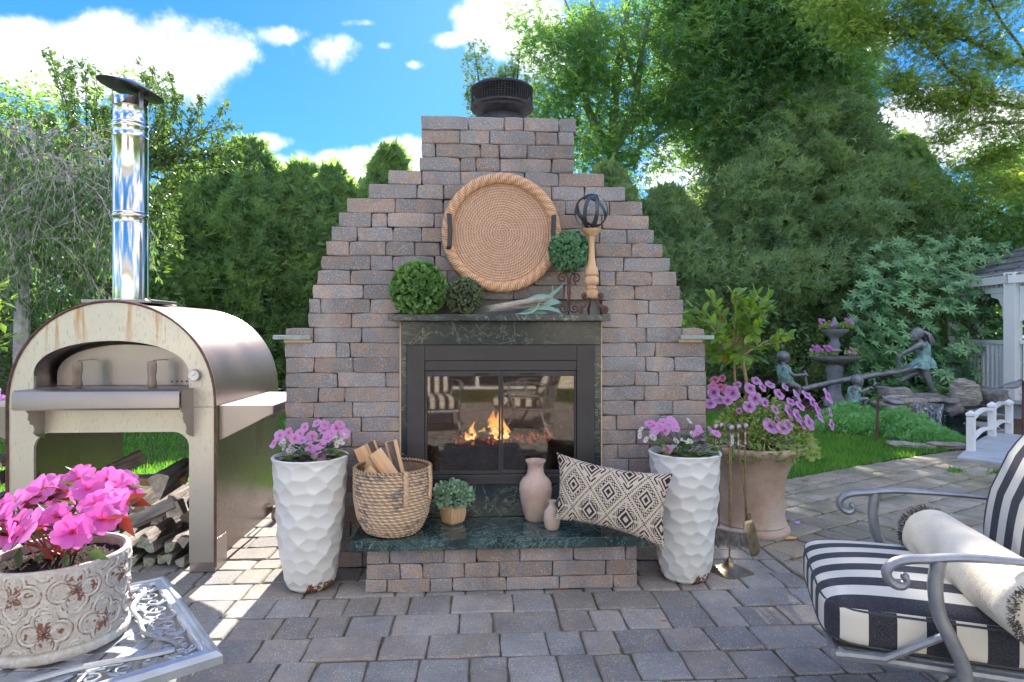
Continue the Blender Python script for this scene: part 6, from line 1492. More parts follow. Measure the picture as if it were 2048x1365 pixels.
# the big maple behind the hedge
mt_ = thing('maple_tree', 'big maple with pale grey limbs spreading over the hedge right of the chimney', 'tree', base(1235, 16.5))
mb = MB(); dd = 15.5
for pts, r0, r1 in (([(1235, 668, 16.5), (1233, 520, 16.3), (1228, 400, 16), (1225, 330, 15.8)], .22, .17), ([(1225, 330, 15.8), (1228, 240, 15.6), (1232, 160, 15.4), (1250, 60, 15.2), (1262, -60, 15)], .15, .05), ([(1226, 320, 15.8), (1195, 260, 15.6), (1172, 200, 15.4), (1170, 120, 15.2), (1182, 40, 15), (1190, -60, 15)], .12, .04),
                    ([(1228, 300, 15.8), (1262, 240, 15.4), (1275, 170, 15.0), (1285, 90, 14.6), (1310, -20, 14.4)], .13, .04), ([(1230, 290, 15.8), (1290, 225, 15.2), (1345, 180, 14.8), (1420, 130, 14.2), (1500, 70, 14)], .11, .03), ([(1262, 240, 15.4), (1320, 215, 14.8), (1400, 225, 14.2), (1470, 235, 13.8)], .07, .02),
                    ([(1172, 200, 15.4), (1150, 130, 15.2), (1148, 60, 15), (1130, 0, 15)], .07, .02), ([(1275, 180, 15), (1255, 110, 14.8), (1240, 30, 14.6)], .06, .02), ([(1345, 180, 14.8), (1370, 100, 14.4), (1420, 20, 14.2)], .07, .02), ([(1225, 330, 15.8), (1290, 290, 15.2), (1350, 250, 14.6), (1440, 240, 14)], .06, .02), ([(1195, 300, 15.8), (1140, 260, 15.4), (1110, 200, 15.2)], .04, .015)):
    limb(mb, [dep(*p) for p in pts], r0, r1, .05, 8)
mb.build('trunk', M['trunkg'], mt_, smooth=True)
def okm(x, y_):
    if x < 1270 and y_ < 30: return False
    if x < 1140: return (y_ < 75+R.uniform(-20, 25) and x > 1040) or (x > 1078 and y_ < 270 and R.random() < .75)
    if x < 1330: return R.random() < (.75 if 30 < y_ < 340 else .3)
    return (x > 1470 or y_ < 215 or R.random() < .45) and y_ < 330 and y_ < 400-(x-1330)*.45+R.uniform(-30, 30)
C1 = pixblob(okm, 440, 1040, 1740, -70, 350, 13.6, 16.8)
C1 += pixblob(lambda x, y_: True, 10, 1150, 1300, 300, 420, 14.5, 16.5)+pixblob(lambda x, y_: True, 60, 1330, 1700, -60, 110, 13, 14.5)
C1 += pixblob(lambda x, y_: y_ > (1330-x)*.8-30, 150, 1330, 1720, -60, 260, 13.4, 16)
P, T, N = clumps(C1, 72, .52, .6, -.25, .4); leaves('crown', P, T, N, NR.uniform(.15, .28, len(P)), 'maple', M['maple'], mt_)
sp_ = thing('young_maple', 'young maple with orange tipped shoots just behind the chimney vent', 'tree', base(1000, 17))
C1 = []; mb = MB()
for tip, m_ in (((948, 95), 16), ((1012, 130), 18), ((1042, 92), 16), ((940, 175), 10), ((1075, 140), 12), ((985, 140), 12), ((1090, 190), 10)):
    a, b = dep(1000+(tip[0]-1000)*.35, 330, 17), dep(tip[0], tip[1], 17); limb(mb, [base(1000, 17)+V((0, 0, 1)), a, a.lerp(b, .6), b], .05, .006, .03, 5)
    for j in range(m_): C1.append(tuple(b.lerp(a, (j/m_)**1.1*.9)+V((R.uniform(-.13, .13), R.uniform(-.2, .2), 0))*(1+2*j/m_)))
mb.build('trunk', M['trunkb'], sp_, smooth=True); P, T, N = clumps(C1, 60, .26, .8, -.1, .4); leaves('crown', P, T, N, NR.uniform(.10, .17, len(P)), 'maple', M['cherry'], sp_)
# light airy tree reaching in from the right
rt_ = thing('honey_locust', 'airy yellow green tree reaching its branches in from the upper right', 'tree', base(2300, 11)); mb = MB(); C1 = []
B0 = [([(2300, 668, 11), (2290, 300, 11), (2230, 100, 11), (2150, -150, 11)], .2, .08)]
def okp(q): return q
brs = [([(2260, 240, 11), (2100, 250, 10.8), (1980, 245, 10.6), (1870, 285, 10.4)], .04, .008), ([(2240, 120, 11), (2060, 130, 10.6), (1960, 90, 10.4), (1880, 40, 10.2), (1830, -10, 10)], .05, .015), ([(2250, 180, 11), (2040, 215, 10.6), (1930, 165, 10.4), (1850, 90, 10.4), (1760, 40, 10.2)], .05, .008),
       ([(1960, 90, 10.4), (1850, 60, 10.3), (1740, 55, 10.2), (1690, 80, 10.2)], .02, .005), ([(1930, 165, 10.4), (1840, 175, 10.3), (1790, 165, 10.3)], .014, .004), ([(2060, 130, 10.6), (1990, 20, 10.4), (1950, -60, 10.2)], .03, .01), ([(2040, 215, 10.6), (1960, 210, 10.6), (1890, 200, 10.5), (1830, 215, 10.5)], .014, .004),
       ([(2100, 250, 10.8), (2020, 300, 10.9), (1950, 330, 11)], .02, .006), ([(2260, -20, 11), (2060, -20, 10.6), (1900, -50, 10.3), (1740, -10, 10.1), (1650, 20, 10)], .04, .006), ([(2250, 330, 11.2), (2110, 350, 11.2), (2010, 380, 11.2)], .03, .008)]
for pts, r0, r1 in B0+brs:
    limb(mb, [dep(*p) for p in pts], r0, r1, .08, 6)
for pts, r0, r1 in brs:
    Q = catmull([dep(*p) for p in pts], 6)
    for i in range(6, len(Q)):
        for j in range(4):
            d = V((R.uniform(-1, 1), R.uniform(-.6, .6), R.uniform(-.6, .8))); e = Q[i]+d*R.uniform(.25, .85); limb(mb, [Q[i], Q[i].lerp(e, .5)+V((0, 0, .05)), e], .008, .003, .03, 4)
            for k in range(4): C1.append(tuple(Q[i].lerp(e, .25+.25*k)+V((0, 0, R.uniform(-.05, .05)))))
mb.build('trunk', M['trunkb'], rt_, smooth=True)
C1 += pixblob(lambda x, y_: y_ > 60 or x > 1900, 60, 1880, 2120, -40, 470, 10.6, 12.5)+pixblob(lambda x, y_: R.random() < .35+(x-1650)/900, 60, 1650, 2048, -60, 70, 10.2, 11)
P, T, N = clumps(C1, 9, .20, .7, -.1, .5); leaves('crown', P, T, N, NR.uniform(.075, .13, len(P)), 'maple', M['maplel'], rt_)
# darker maple low on the right
dm = thing('shaded_maple', 'shaded maple with layered dark leaves above the gazebo roof', 'tree', base(2060, 13.5))
C1 = pixblob(lambda x, y_: y_ > 300+(1950-x)*.55*(x < 1950), 150, 1790, 2140, 300, 540, 12.2, 14)
P, T, N = clumps(C1, 90, .5, .4, -.2, .3); leaves('crown', P, T, N, NR.uniform(.11, .19, len(P)), 'maple', M['maple'], dm)
mb = MB(); limb(mb, [base(2060, 13.5), dep(2060, 500, 13.5), dep(2000, 430, 13.2), dep(1880, 420, 13)], .12, .02, .05, 7); mb.build('trunk', M['trunkb'], dm, smooth=True)
# left: dense tree top, cherry with upright shoots, weeping cherry, understorey
lt = thing('dense_tree', 'dense dark green tree at the far left behind the weeping branches', 'tree', base(20, 12.5))
C1 = pixblob(lambda x, y_: y_ > 165+abs(x-25)*.7-15+R.uniform(-15, 15) or x > 190, 190, -120, 260, 150, 640, 11.5, 13.5); P, T, N = clumps(C1, 80, .5, .7, 0, .4); leaves('crown', P, T, N, NR.uniform(.07, .13, len(P)), 'leaf', M['thuja'], lt, w=1.5)
mb = MB(); limb(mb, [base(20, 12.5), dep(20, 400, 12.5), dep(30, 220, 12.4)], .2, .03, .05, 7); mb.build('trunk', M['trunkb'], lt, smooth=True)
ct = thing('cherry_tree', 'cherry tree with upright leafy shoots fanning out around the oven flue', 'tree', base(230, 9.5))
mb = MB(); P_, T_, N_ = [], [], []
limb(mb, [base(230, 9.5), dep(225, 560, 9.5), dep(215, 420, 9.4), dep(210, 350, 9.3)], .12, .06, .03, 7)
sh = [((150, 330), (125, 200), (92, 102)), ((160, 330), (150, 210), (142, 120)), ((175, 320), (172, 200), (170, 122)), ((205, 330), (190, 250), (180, 205)), ((250, 330), (300, 220), (275, 125)), ((255, 320), (325, 220), (300, 132)), ((260, 320), (345, 230), (338, 145)), ((260, 330), (380, 260), (400, 190)), ((262, 335), (390, 275), (452, 205)),
      ((265, 330), (400, 270), (478, 250)), ((265, 340), (400, 300), (490, 293)), ((270, 330), (370, 290), (440, 270)), ((240, 340), (330, 260), (360, 190)), ((250, 340), (350, 310), (420, 310)), ((130, 380), (90, 330), (50, 320)), ((150, 340), (110, 270), (95, 230)), ((220, 380), (320, 390), (350, 420)), ((240, 420), (330, 430), (345, 480)), ((200, 340), (160, 290), (120, 290)),
      ((255, 350), (330, 330), (330, 380)), ((270, 310), (300, 270), (320, 300)), ((170, 380), (110, 370), (60, 400)), ((150, 350), (130, 300), (150, 240)), ((210, 340), (235, 240), (232, 200)), ((255, 330), (310, 290), (345, 260)), ((140, 360), (80, 300), (20, 330))]
for a, b, c in sh:
    for rep in range(3):
        dd = R.uniform(8.9, 9.9); o = (0, 0) if rep == 0 else (R.uniform(-28, 28), R.uniform(0, 45)); q = catmull([dep(a[0], a[1], 9.4), dep(b[0]+o[0], b[1]+o[1], dd), dep(c[0]+o[0], c[1]+o[1], dd)], 8); limb(mb, q, .012, .003, .01, 4)
        for i in range(4, len(q)):
            for s in range(7 if rep == 0 else 6):
                t = V(rdir(1, -.15)[0]); P_.append(q[i]+V(rdir(1)[0])*.05); T_.append(t+V((.15, 0, -.35))); N_.append((R.uniform(-.5, .5), -.4, 1))
leaves('crown', P_, T_, N_, NR.uniform(.07, .115, len(P_)), 'leaf', M['cherry'], ct, w=1.25); mb.build('trunk', M['trunkb'], ct, smooth=True)
wt = thing('weeping_cherry', 'weeping tree with tangled bare grey twigs hanging behind the oven', 'tree', base(60, 8.2))
mb = MB(); P_, T_ = [], []
limb(mb, [base(40, 8.2), dep(45, 520, 8.2), dep(50, 330, 8.2), dep(60, 290, 8.2)], .10, .06, .04, 7)
for i in range(105):
    d0 = R.uniform(7.4, 9.0); top = dep(R.uniform(-60, 230), R.uniform(230, 470), d0); w = R.uniform(-.9, .9); dr = R.uniform(.5, 1.5); st = dep(60, 300, 8.2).lerp(top, R.uniform(.4, .8))
    q = catmull([st, top, top+V((w*.55, R.uniform(-.2, .2), -dr*.35)), top+V((w, R.uniform(-.3, .3), -dr))], 5); limb(mb, q, R.uniform(.008, .016), .003, .05, 4)
    for k in range(6, len(q)):
        for s in range(2):
            dv = V((R.uniform(-.35, .35), R.uniform(-.2, .2), R.uniform(-.5, .05))); limb(mb, [q[k], q[k]+dv*.5, q[k]+dv], .0035, .0018, .03, 3)
            for m_ in range(5): P_.append(q[k]+dv*R.uniform(.3, 1)); T_.append((R.uniform(-.5, .5), R.uniform(-.5, .5), -1))
mb.build('twigs', M['twig'], wt, smooth=True, kind='stuff'); leaves('crown', P_, T_, np.tile([0, -1, .4], (len(P_), 1)), NR.uniform(.06, .11, len(P_)), 'blade', M['weep'], wt, w=1.3)
us = thing('laurel_shrub', 'dark leafy shrub in the gap behind the left side of the oven', 'shrub', base(100, 9.8))
C1 = pixblob(lambda x, y_: y_ > 470+R.uniform(-40, 40), 130, -90, 330, 440, 800, 9.2, 10.6); P, T, N = clumps(C1, 55, .34, .8, 0, .4); leaves('foliage', P, T, N, NR.uniform(.07, .12, len(P)), 'oval', M['cherry'], us); 
mb = MB(); limb(mb, [base(100, 9.8), dep(100, 700, 9.8), dep(120, 600, 9.8)], .04, .01, .02, 6); mb.build('stem', M['trunkb'], us)
ls_ = thing('leafy_sprig_shrub', 'bright yellow green leafy shoots poking in at the left edge above the oven shelf', 'shrub', base(-60, 4.6))
mb = MB()
for x, y_ in ((40, 668), (20, 640), (12, 575), (28, 600), (5, 610), (15, 690)):
    a, b = dep(-50, y_+30, 4.6), dep(x-6, y_, 4.6); limb(mb, [base(-60, 4.6)+V((0, 0, .3)), a.lerp(base(-60, 4.6), .4), a, b], .008, .003, .01, 5)
    for k in range(8):
        q = a.lerp(b, .3+.7*k/7); leafobj('leaf', R.uniform(.06, .10), M['hleaf'], ls_, q, V((R.uniform(.1, 1), R.uniform(-.5, .5), R.uniform(-.7, .8))), (0, -.3, 1), 1.1)
mb.build('stem', M['trunkb'], ls_)
pb = thing('purple_petunia', 'small clump of purple petunias low at the left edge behind the oven shelf', 'petunias', base(-10, 5.2)); mb = MB(); q0 = base(-10, 5.2)
for i in range(7): p = dep(R.uniform(-25, 10), R.uniform(782, 806), 5.2); mb.tube([q0, q0.lerp(p, .5), p], .003, 4); flower('pet', .043, M['f_pet'], pb, p, (.5, -1, .5))
mb.build('stems', M['lf_mid'], pb)
# rhododendron
rh = thing('rhododendron', 'large rhododendron with whorls of glossy leaves behind the running statue', 'shrub', base(1850, 11.2))
RP = []
for i in range(900):
    x, y_ = R.uniform(1695, 2040), R.uniform(475, 800)
    top = 480+((x-1880)/230)**2*75+(60 if x < 1720 else 0)
    if y_ < top+R.uniform(-15, 15): continue
    d = 10.7-.5*math.cos((x-1850)/220)*math.sin(max(0, min(1, (y_-470)/330))*PI*.8)+R.uniform(-.25, .9); RP.append((d, dep(x, y_, d)))
RP.sort(key=lambda t: t[0]); P_, T_, N_ = [], [], []; nl = 0
for d, c in RP:
    ax = V((R.uniform(-.5, .5), -.75+R.uniform(-.3, .3), .75)).normalized(); a0 = R.uniform(0, 6.28); u = ax.orthogonal().normalized(); w = ax.cross(u); k_ = R.randint(7, 10); s = R.uniform(.11, .165)
    for k in range(k_):
        a = a0+2*PI*k/k_+R.uniform(-.15, .15); D = u*math.cos(a)+w*math.sin(a)+ax*R.uniform(-.1, .45)
        if nl < 290: leafobj('leaf', s*R.uniform(.85, 1.1), M['rhodo_i'], rh, c, D, ax, .72); nl += 1
        else: P_.append(c); T_.append(D); N_.append(ax)
leaves('foliage', P_, T_, N_, NR.uniform(.10, .16, len(P_)), 'leaf', M['rhod'], rh, w=.72, kind='stuff')
mb = MB()
for i in range(40): c = RP[R.randrange(len(RP))][1]; limb(mb, [base(R.uniform(1750, 1950), 11.5), c.lerp(base(1850, 11.6), .5), c], .02, .005, .05, 4)
mb.build('stem', M['trunkb'], rh)
und = thing('undergrowth', None, None, (0, 0, 0)); 
C1 = pixblob(lambda x, y_: True, 60, 1180, 1660, 560, 800, 11.6, 12.8); P, T, N = clumps(C1, 90, .4, .8, 0, .4)
bpy.data.objects.remove(und); WORLDB.discard('undergrowth')
leaves('undergrowth', P, T, N, NR.uniform(.06, .12, len(P)), 'leaf', M['thuja'], None, w=1.4, kind='stuff', label='low dark undergrowth below the arborvitae hedge')
# mulch bed and pond
M['mulch'] = mat('brown mulch', (.05, .03, .025), (.16, .09, .07), 22, rough=1, bump=1, bsc=40, pos=True, dist=.03)
mb = MB(); bed = [onZ(*p) for p in ((1400, 850), (1560, 862), (1700, 866), (1900, 900), (2040, 872), (2300, 860), (2300, 745), (1400, 745))]
mb.add([(p.x, p.y, -.012) for p in bed], [tuple(range(8))]); mb.build('mulch_bed', M['mulch'], None, kind='structure')
M['water'] = None
def watermat():
    m, nt = newmat('dark pond water'); P = node(nt, 'NewGeometry').outputs['Position']; n = node(nt, 'TexNoise', {'Vector': P, 'Scale': 9, 'Detail': 4}).outputs[0]
    b = node(nt, 'BsdfPrincipled', {'Base Color': (.012, .02, .035, 1), 'Roughness': .04, 'Specular IOR Level': .8, 'Normal': bumpn(nt, n, .35, .03)}); out(nt, b.outputs[0]); return m
def fallmat():
    m, nt = newmat('falling water'); tc = node(nt, 'TexCoord').outputs['Object']; n = node(nt, 'TexNoise', {'Vector': node(nt, 'Mapping', {0: tc, 3: (34, 34, 6)}).outputs[0], 'Scale': 1, 'Detail': 5, 'Roughness': .7}).outputs[0]
    g = node(nt, 'BsdfPrincipled', {'Base Color': (.62, .70, .80, 1), 'Roughness': .2, 'Transmission Weight': .2}); t = node(nt, 'BsdfTransparent', {'Color': (.8, .85, .9)})
    out(nt, node(nt, 'MixShader', {0: node(nt, 'MapRange', {0: n, 1: .42, 2: .66, 3: .05, 4: .55}).outputs[0], 1: t.outputs[0], 2: g.outputs[0]}).outputs[0]); return m
pw = [onZ(x, y_, .0) for x, y_ in ((1800, 868), (1850, 880), (1905, 893), (1960, 880), (2010, 860), (2000, 838), (1930, 828), (1850, 825), (1800, 838))]
mb = MB(); mb.add([(p.x, p.y, .0) for p in pw], [tuple(range(9))]); mb.build('pond_water', watermat(), None, kind='structure')
# rocks
M['rock'] = mat('lichened garden rock', (.16, .16, .17), (.42, .40, .38), 3.5, det=8, rough=.9, bump=.9, bsc=12, dist=.08, c3=(.26, .19, .16), sc3=2, t3=(.52, .68), obj=.25)
M['rockw'] = mat('pale layered rock', (.30, .28, .26), (.60, .56, .50), 6, det=8, rough=.9, bump=1, bsc=9, dist=.12, stretch=(1, 1, 3))
def rock(name, label, px_, y_, d, w, h, dp, mt, group='flat stones edging the pond', lay=0):
    b = dep(px_, y_, d); s = R.uniform(0, 99); mb = MB(); mb.sph((0, 0, 0), 1, 18, 12)
    vs = []
    for v in mb.v:
        p = V(v); k = 1+.30*noise.noise(p*1.3+V((s, 0, 0)))+.13*noise.noise(p*3.4+V((s, 5, 0)))+(.08*math.sin(p.z*16+2*noise.noise(p*2)) if lay else 0)
        q = V((math.copysign(abs(p.x)**.75, p.x)*w/2, math.copysign(abs(p.y)**.75, p.y)*dp/2, math.copysign(abs(p.z)**.6, p.z)*h/2))*k; vs.append((q.x, q.y, q.z+h/2*.9))
    mb.v = vs; o = mb.build(name, M[mt], None, smooth=True, ang=38, loc=(b.x, b.y, b.z), label=label, cat='rock', group=group); o.rotation_euler = (0, 0, R.uniform(-.3, .3)); return o
rock('rock', 'tan rounded boulder at the feet of the small sitting statue', 1790, 797, 8.9, .45, .18, .3, 'rock', None)
rock('rock', 'grey slab leaning beside the tan boulder by the waterfall', 1795, 805, 8.5, .38, .10, .25, 'rockw', None)
rock('rock', 'pale twisted layered rock right of the girl statue', 1930, 808, 8.8, .42, .33, .3, 'rockw', None, 1)
rock('rock', 'smooth blue grey boulder beside the gazebo', 1990, 816, 8.9, .38, .28, .3, 'rock', None)
RK = [((1822, 806, 8.8, .40, .08), 'long flat ledge stone just left of the waterfall lip'), ((1862, 804, 8.85, .42, .07), 'flat ledge stone under the girl statue foot'), ((1896, 806, 8.8, .34, .08), 'flat ledge stone right of the girl statue foot'), ((1785, 822, 8.5, .30, .10), 'dark rock just right of the path light post top'),
      ((1812, 828, 8.75, .24, .22), 'dark upright rock flanking the waterfall on its left'), ((1902, 830, 8.8, .26, .22), 'dark upright rock flanking the waterfall on its right'), ((1950, 833, 8.7, .34, .11), 'rock below the pale twisted rock'), ((1978, 842, 8.5, .3, .12), 'dark rock seen between the bridge posts'),
      ((1965, 856, 8.0, .34, .07), 'low flat stone behind the bridge railing'), ((1925, 889, 7.35, .34, .05), 'flat stone at the pond edge left of the near bridge post'), ((1893, 897, 7.1, .40, .08), 'big pale stone between the juniper tip and the bridge'), ((1858, 822, 9.05, .55, .26), 'dark rock wall behind the falling water'),
      ((1757, 815, 8.6, .28, .10), 'grey rock by the knees of the small child statue'), ((1992, 868, 7.9, .28, .07), 'flat stone under the arched bridge rail'), ((1842, 895, 7.15, .40, .04), 'long pale flat stone lying in the grass below the juniper'), ((1800, 891, 7.2, .28, .04), 'small pale flat stone in the grass near the path light')]
for i, ((x, y_, d, w, h), lb) in enumerate(RK):
    o = rock('rock', lb, x, y_, d, w, h, .30, 'rockw' if i in (9, 10, 14, 15) else 'rock', 'stones around the garden pond')
nu, nv = 30, 24; P = np.zeros((nu, nv, 3))
for i in range(nu):
    for j in range(nv):
        u, t = i/(nu-1), j/(nv-1); p = dep(1828+u*58, 806, 8.62-.25*t-.05*math.sin(u*9)); z = .335-.335*t**1.5; P[i, j] = (p.x, p.y-.02*math.sin(u*14+t*3), z)
vs, fs = grid(P); mobj('waterfall', npmesh('waterfall', vs, fs, fallmat(), True), None, kind='structure')
# juniper
jn_ = thing('juniper_groundcover', 'bright green low juniper mound spreading along the lawn towards the pond', 'ground cover', onZ(1760, 862)); P_, T_ = [], []
for x, y_, rx, h in ((1700, 858, .42, .30), (1735, 850, .35, .30), (1765, 855, .35, .34), (1800, 868, .38, .27), (1835, 878, .32, .19), (1865, 886, .30, .14), (1680, 862, .28, .20), (1890, 890, .2, .08), (1780, 868, .3, .22), (1720, 866, .3, .2)):
    c = onZ(x, y_); m = 2300; D = rdir(m, .5); D[:, 2] = np.abs(D[:, 2]); P_.append(np.array(c)+D*np.array([rx, rx*.8, h])*NR.uniform(.75, 1.08, (m, 1))*(1+.22*fnoise(D*3+x, 1.6))[:, None]); T_.append(D+NR.normal(size=(m, 3))*.5+np.array([0, 0, .3]))
P_ = np.concatenate(P_); leaves('foliage', P_, np.concatenate(T_), NR.normal(size=P_.shape), NR.uniform(.045, .085, len(P_)), 'spray', M['junip'], jn_, kind='stuff')
MB().tube([onZ(1700, 862), onZ(1780, 866)], .02, 6).build('stem', M['trunkb'], jn_)
for x, y_, d, lb in ((1885, 800, 9.2, 'striped hosta right of the statue foot'), (1905, 790, 9.6, 'green hosta under the rhododendron'), (1955, 800, 9.3, 'leafy hosta between the pale rock and the gazebo')):
    b = dep(x, y_, d); t = thing('hosta', lb, 'plant', b)
    for k in range(22): a = R.uniform(0, 6.28); leafobj('oval', R.uniform(.14, .24), M['rhodo_i'] if k % 3 else M['lf_mid'], t, b, (math.cos(a), math.sin(a), R.uniform(.1, .8)), (0, 0, 1), .9)
# grass
M['grass'] = leafmat('lawn grass blade', (.06, .20, .045), (.20, .38, .08), .5, (.36, .42, .14), rough=.5, tint=(1.2, 1.45, .5), clump=2.5)
def lawn(n, fn):
    P = np.array([fn() for _ in range(n)]); T = NR.normal(size=(n, 3))*.35+np.array([0, 0, 1]); return P, T
def gl(): 
    y_ = 1.79+8*R.random()**1.5; x = R.uniform(-7.8, -1.4) if y_ > 3 else R.uniform(-4.8, -.9); return (x, y_, -.03)
def gr():
    while 1:
        x = R.uniform(1.75, 7.0); y_ = 1.6+R.random()**1.3*5.0; ok = True
        for a, b in zip(LE[:-1], LE[1:]):
            if a[0]-.001 <= x <= b[0]: ok = y_ > a[1]+(b[1]-a[1])*(x-a[0])/(b[0]-a[0])+.01
        if x < LE[0][0]: ok = y_ > LE[0][1]
        X, Y_, f = pxof((x, y_))
        if x > LE[-1][0] or Y_ < 835 and X > 1700: ok = False
        if ok: return (x, y_, -.03)
P1, T1 = lawn(42000, gl); P2, T2 = lawn(64000, gr); P = np.concatenate([P1, P2]); T = np.concatenate([T1, T2])
leaves('lawn_grass', P, T, NR.normal(size=P.shape), NR.uniform(.045, .085, len(P)), 'tri', M['grass'], None, w=.28, kind='stuff')
# ---------------------------------------------------------------- fountain
M['foun'] = mat('blue grey cast stone', (.15, .16, .19), (.30, .31, .34), 6, rough=.85, bump=.4, bsc=30)
fb = base(1669, 10.2); fb.z = 0; fq = 10.2/FPX; fo = thing('tiered_fountain', 'two tier grey stone fountain planted with small purple flowers', 'fountain', fb, world=False); fz_ = lambda y_: CH-(y_-HZ)*fq
MB().lathe([(r_*fq, fz_(y_)) for r_, y_ in ((20, 812), (20, 800), (16, 795), (12, 785), (12, 770), (15, 750), (17, 738), (14, 730), (24, 727), (38, 722), (46, 717), (47, 713), (42, 713), (20, 718), (6, 719), (5, 712), (9, 706), (13, 702), (9, 697), (11, 690), (7, 680), (8, 676), (14, 671), (22, 666), (26, 662), (26, 659), (20, 661), (6, 663), (4, 658), (7, 654), (8, 648), (4, 642), (3, 638), (1, 634))], 40).build('basin_column', M['foun'], fo, smooth=True, ang=45)
fp = thing('fountain_flowers', 'small purple flowers and greenery growing in the fountain bowls', 'flowers', fb+V((0, 0, fz_(716))))
P_ = []
for x0, x1, y_, k in ((1622, 1672, 710, 380), (1692, 1716, 710, 170), (1640, 1662, 656, 200), (1680, 1704, 656, 200)):
    for i in range(k): P_.append(dep(R.uniform(x0, x1), y_-abs(R.gauss(0, 5)), R.uniform(9.95, 10.3)))
leaves('foliage', P_, rdir(len(P_), .6), rdir(len(P_)), NR.uniform(.03, .06, len(P_)), 'leaf', M['lf_petb'], fp, w=1.5, kind='stuff')
M['f_sm'] = petalmat('small purple petal', (.8, .7, .9), (.5, .12, .5), (.6, .22, .6), .03, eye=.1)
for x, y_, k in ((1632, 698, 12), (1656, 698, 12), (1650, 646, 4), (1700, 646, 5), (1702, 704, 3)):
    for i in range(k): flower('imp', .028, M['f_sm'], fp, dep(x+R.gauss(0, 6), y_+R.gauss(0, 4), 9.95), (R.uniform(-.4, .4), -1, .5))
# ---------------------------------------------------------------- bronze statues
M['bronze'] = mat('grey bronze', (.13, .13, .15), (.26, .26, .29), 7, rough=.5, metal=.35, bump=.3, bsc=40)
M['patina'] = mat('turquoise patina', (.13, .30, .30), (.28, .50, .48), 12, rough=.75, metal=.1, bump=.7, bsc=22, dist=.03, c3=(.14, .16, .17), sc3=9, t3=(.48, .6))
def skin(name, J, E, mt, parent):
    """one continuous body grown along a skeleton; J: name -> (px, py, depth, radius)"""
    me = bpy.data.meshes.new(name); ks = list(J); me.from_pydata([dep(*J[k][:3]) for k in ks], [(ks.index(a), ks.index(b)) for a, b in E], [])
    o = bpy.data.objects.new(name, me); link(o, parent); me.materials.append(mt)
    sk = o.modifiers.new('skin', 'SKIN'); me.skin_vertices.new(name='') if not me.skin_vertices else None
    for i, k in enumerate(ks): r_ = J[k][3]; me.skin_vertices[0].data[i].radius = (r_, r_)
    me.skin_vertices[0].data[0].use_root = True; sk.use_smooth_shade = True; ss = o.modifiers.new('sub', 'SUBSURF'); ss.levels = 2; ss.render_levels = 2; return o
def garment(name, rings, mt, parent, n=28, fold=.1, k=9):
    """rings: (px, py, depth, half width, half depth)"""
    P = []
    for i, (x, y_, d, a, b) in enumerate(rings):
        c = dep(x, y_, d); f = fold*(i/(len(rings)-1))**1.5
        P.append([c+V((math.cos(t)*a*(1+f*math.sin(k*t+i*.4)), math.sin(t)*b*(1+f*math.sin(k*t+i*.4)), .01*math.sin(5*t+i))) for t in np.linspace(0, 2*PI, n, endpoint=False)])
    vs, fs = grid(np.array([[list(p) for p in r_] for r_ in P]), cv=True); return mobj(name, npmesh(name, vs, fs, mt, True), parent)
def face(head, r_, dirv, parent, mt):
    """nose, brow and chin on a head"""
    d = V(dirv).normalized(); s = d.cross(V((0, 0, 1))).normalized(); mb = MB(); mb.sph(head, (r_*.82, r_*.82, r_), 14, 10); mb.sph(head+d*r_*.80-V((0, 0, r_*.10)), (r_*.18, r_*.18, r_*.26), 8, 6); mb.sph(head+d*r_*.50-V((0, 0, r_*.62)), r_*.33, 8, 6)
    for k in (-1, 1): mb.sph(head+d*r_*.68+s*k*r_*.32+V((0, 0, r_*.12)), r_*.13, 8, 6); mb.sph(head+s*k*r_*.8-V((0, 0, r_*.05)), (r_*.12, r_*.18, r_*.24), 8, 6)
    mb.sph(head+d*r_*.74-V((0, 0, r_*.42)), (r_*.16, r_*.12, r_*.07), 8, 5); return mb.build('head', mt, parent, smooth=True, ang=0)
def hand(c, d, s, parent, mt):
    d = V(d).normalized(); u = d.orthogonal().normalized(); w = d.cross(u); mb = MB(); mb.sph(c, (s*.5, s*.5, s*.5), 8, 6)
    for k in range(4): a = c+u*s*(.34*(k-1.5)); mb.tube([a, a+d*s*.7, a+d*s*(.95+.12*(k in (1, 2)))-w*s*.3], [s*.17, s*.15, s*.1], 5)
    mb.tube([c+u*s*.5, c+u*s*.75+d*s*.35-w*s*.1, c+u*s*.55+d*s*.7-w*s*.3], [s*.17, s*.15, s*.1], 5); return mb.build('hand', mt, parent, smooth=True, ang=0)
sd = 9.3
saw = thing('seesaw', 'long bronze log seesaw slanting up between the two statue children', 'seesaw', base(1700, sd))
mb = MB(); limb(mb, [dep(1603, 779, sd), dep(1660, 766, sd), dep(1725, 755, sd), dep(1790, 745, sd), dep(1835, 737, sd)], .042, .038, .03, 10); mb.build('log_plank', M['bronze'], saw, smooth=True)
MB().tube([dep(1797, 745, sd), dep(1800, 730, sd), dep(1794, 712, sd)], .02, 8).build('handle', M['bronze'], saw, smooth=True)
MB().tube([dep(1614, 775, sd), dep(1611, 757, sd), dep(1609, 742, sd)], .02, 8).build('handle', M['bronze'], saw, smooth=True)
MB().tube([dep(1717, 757, sd), dep(1714, 790, sd), base(1712, sd)], [.05, .06, .08], 8).build('fulcrum', M['bronze'], saw, smooth=True)
g = thing('girl_statue', 'bronze statue of a running girl in a turquoise dress leaning on the seesaw', 'statue', dep(1861, 795, sd))
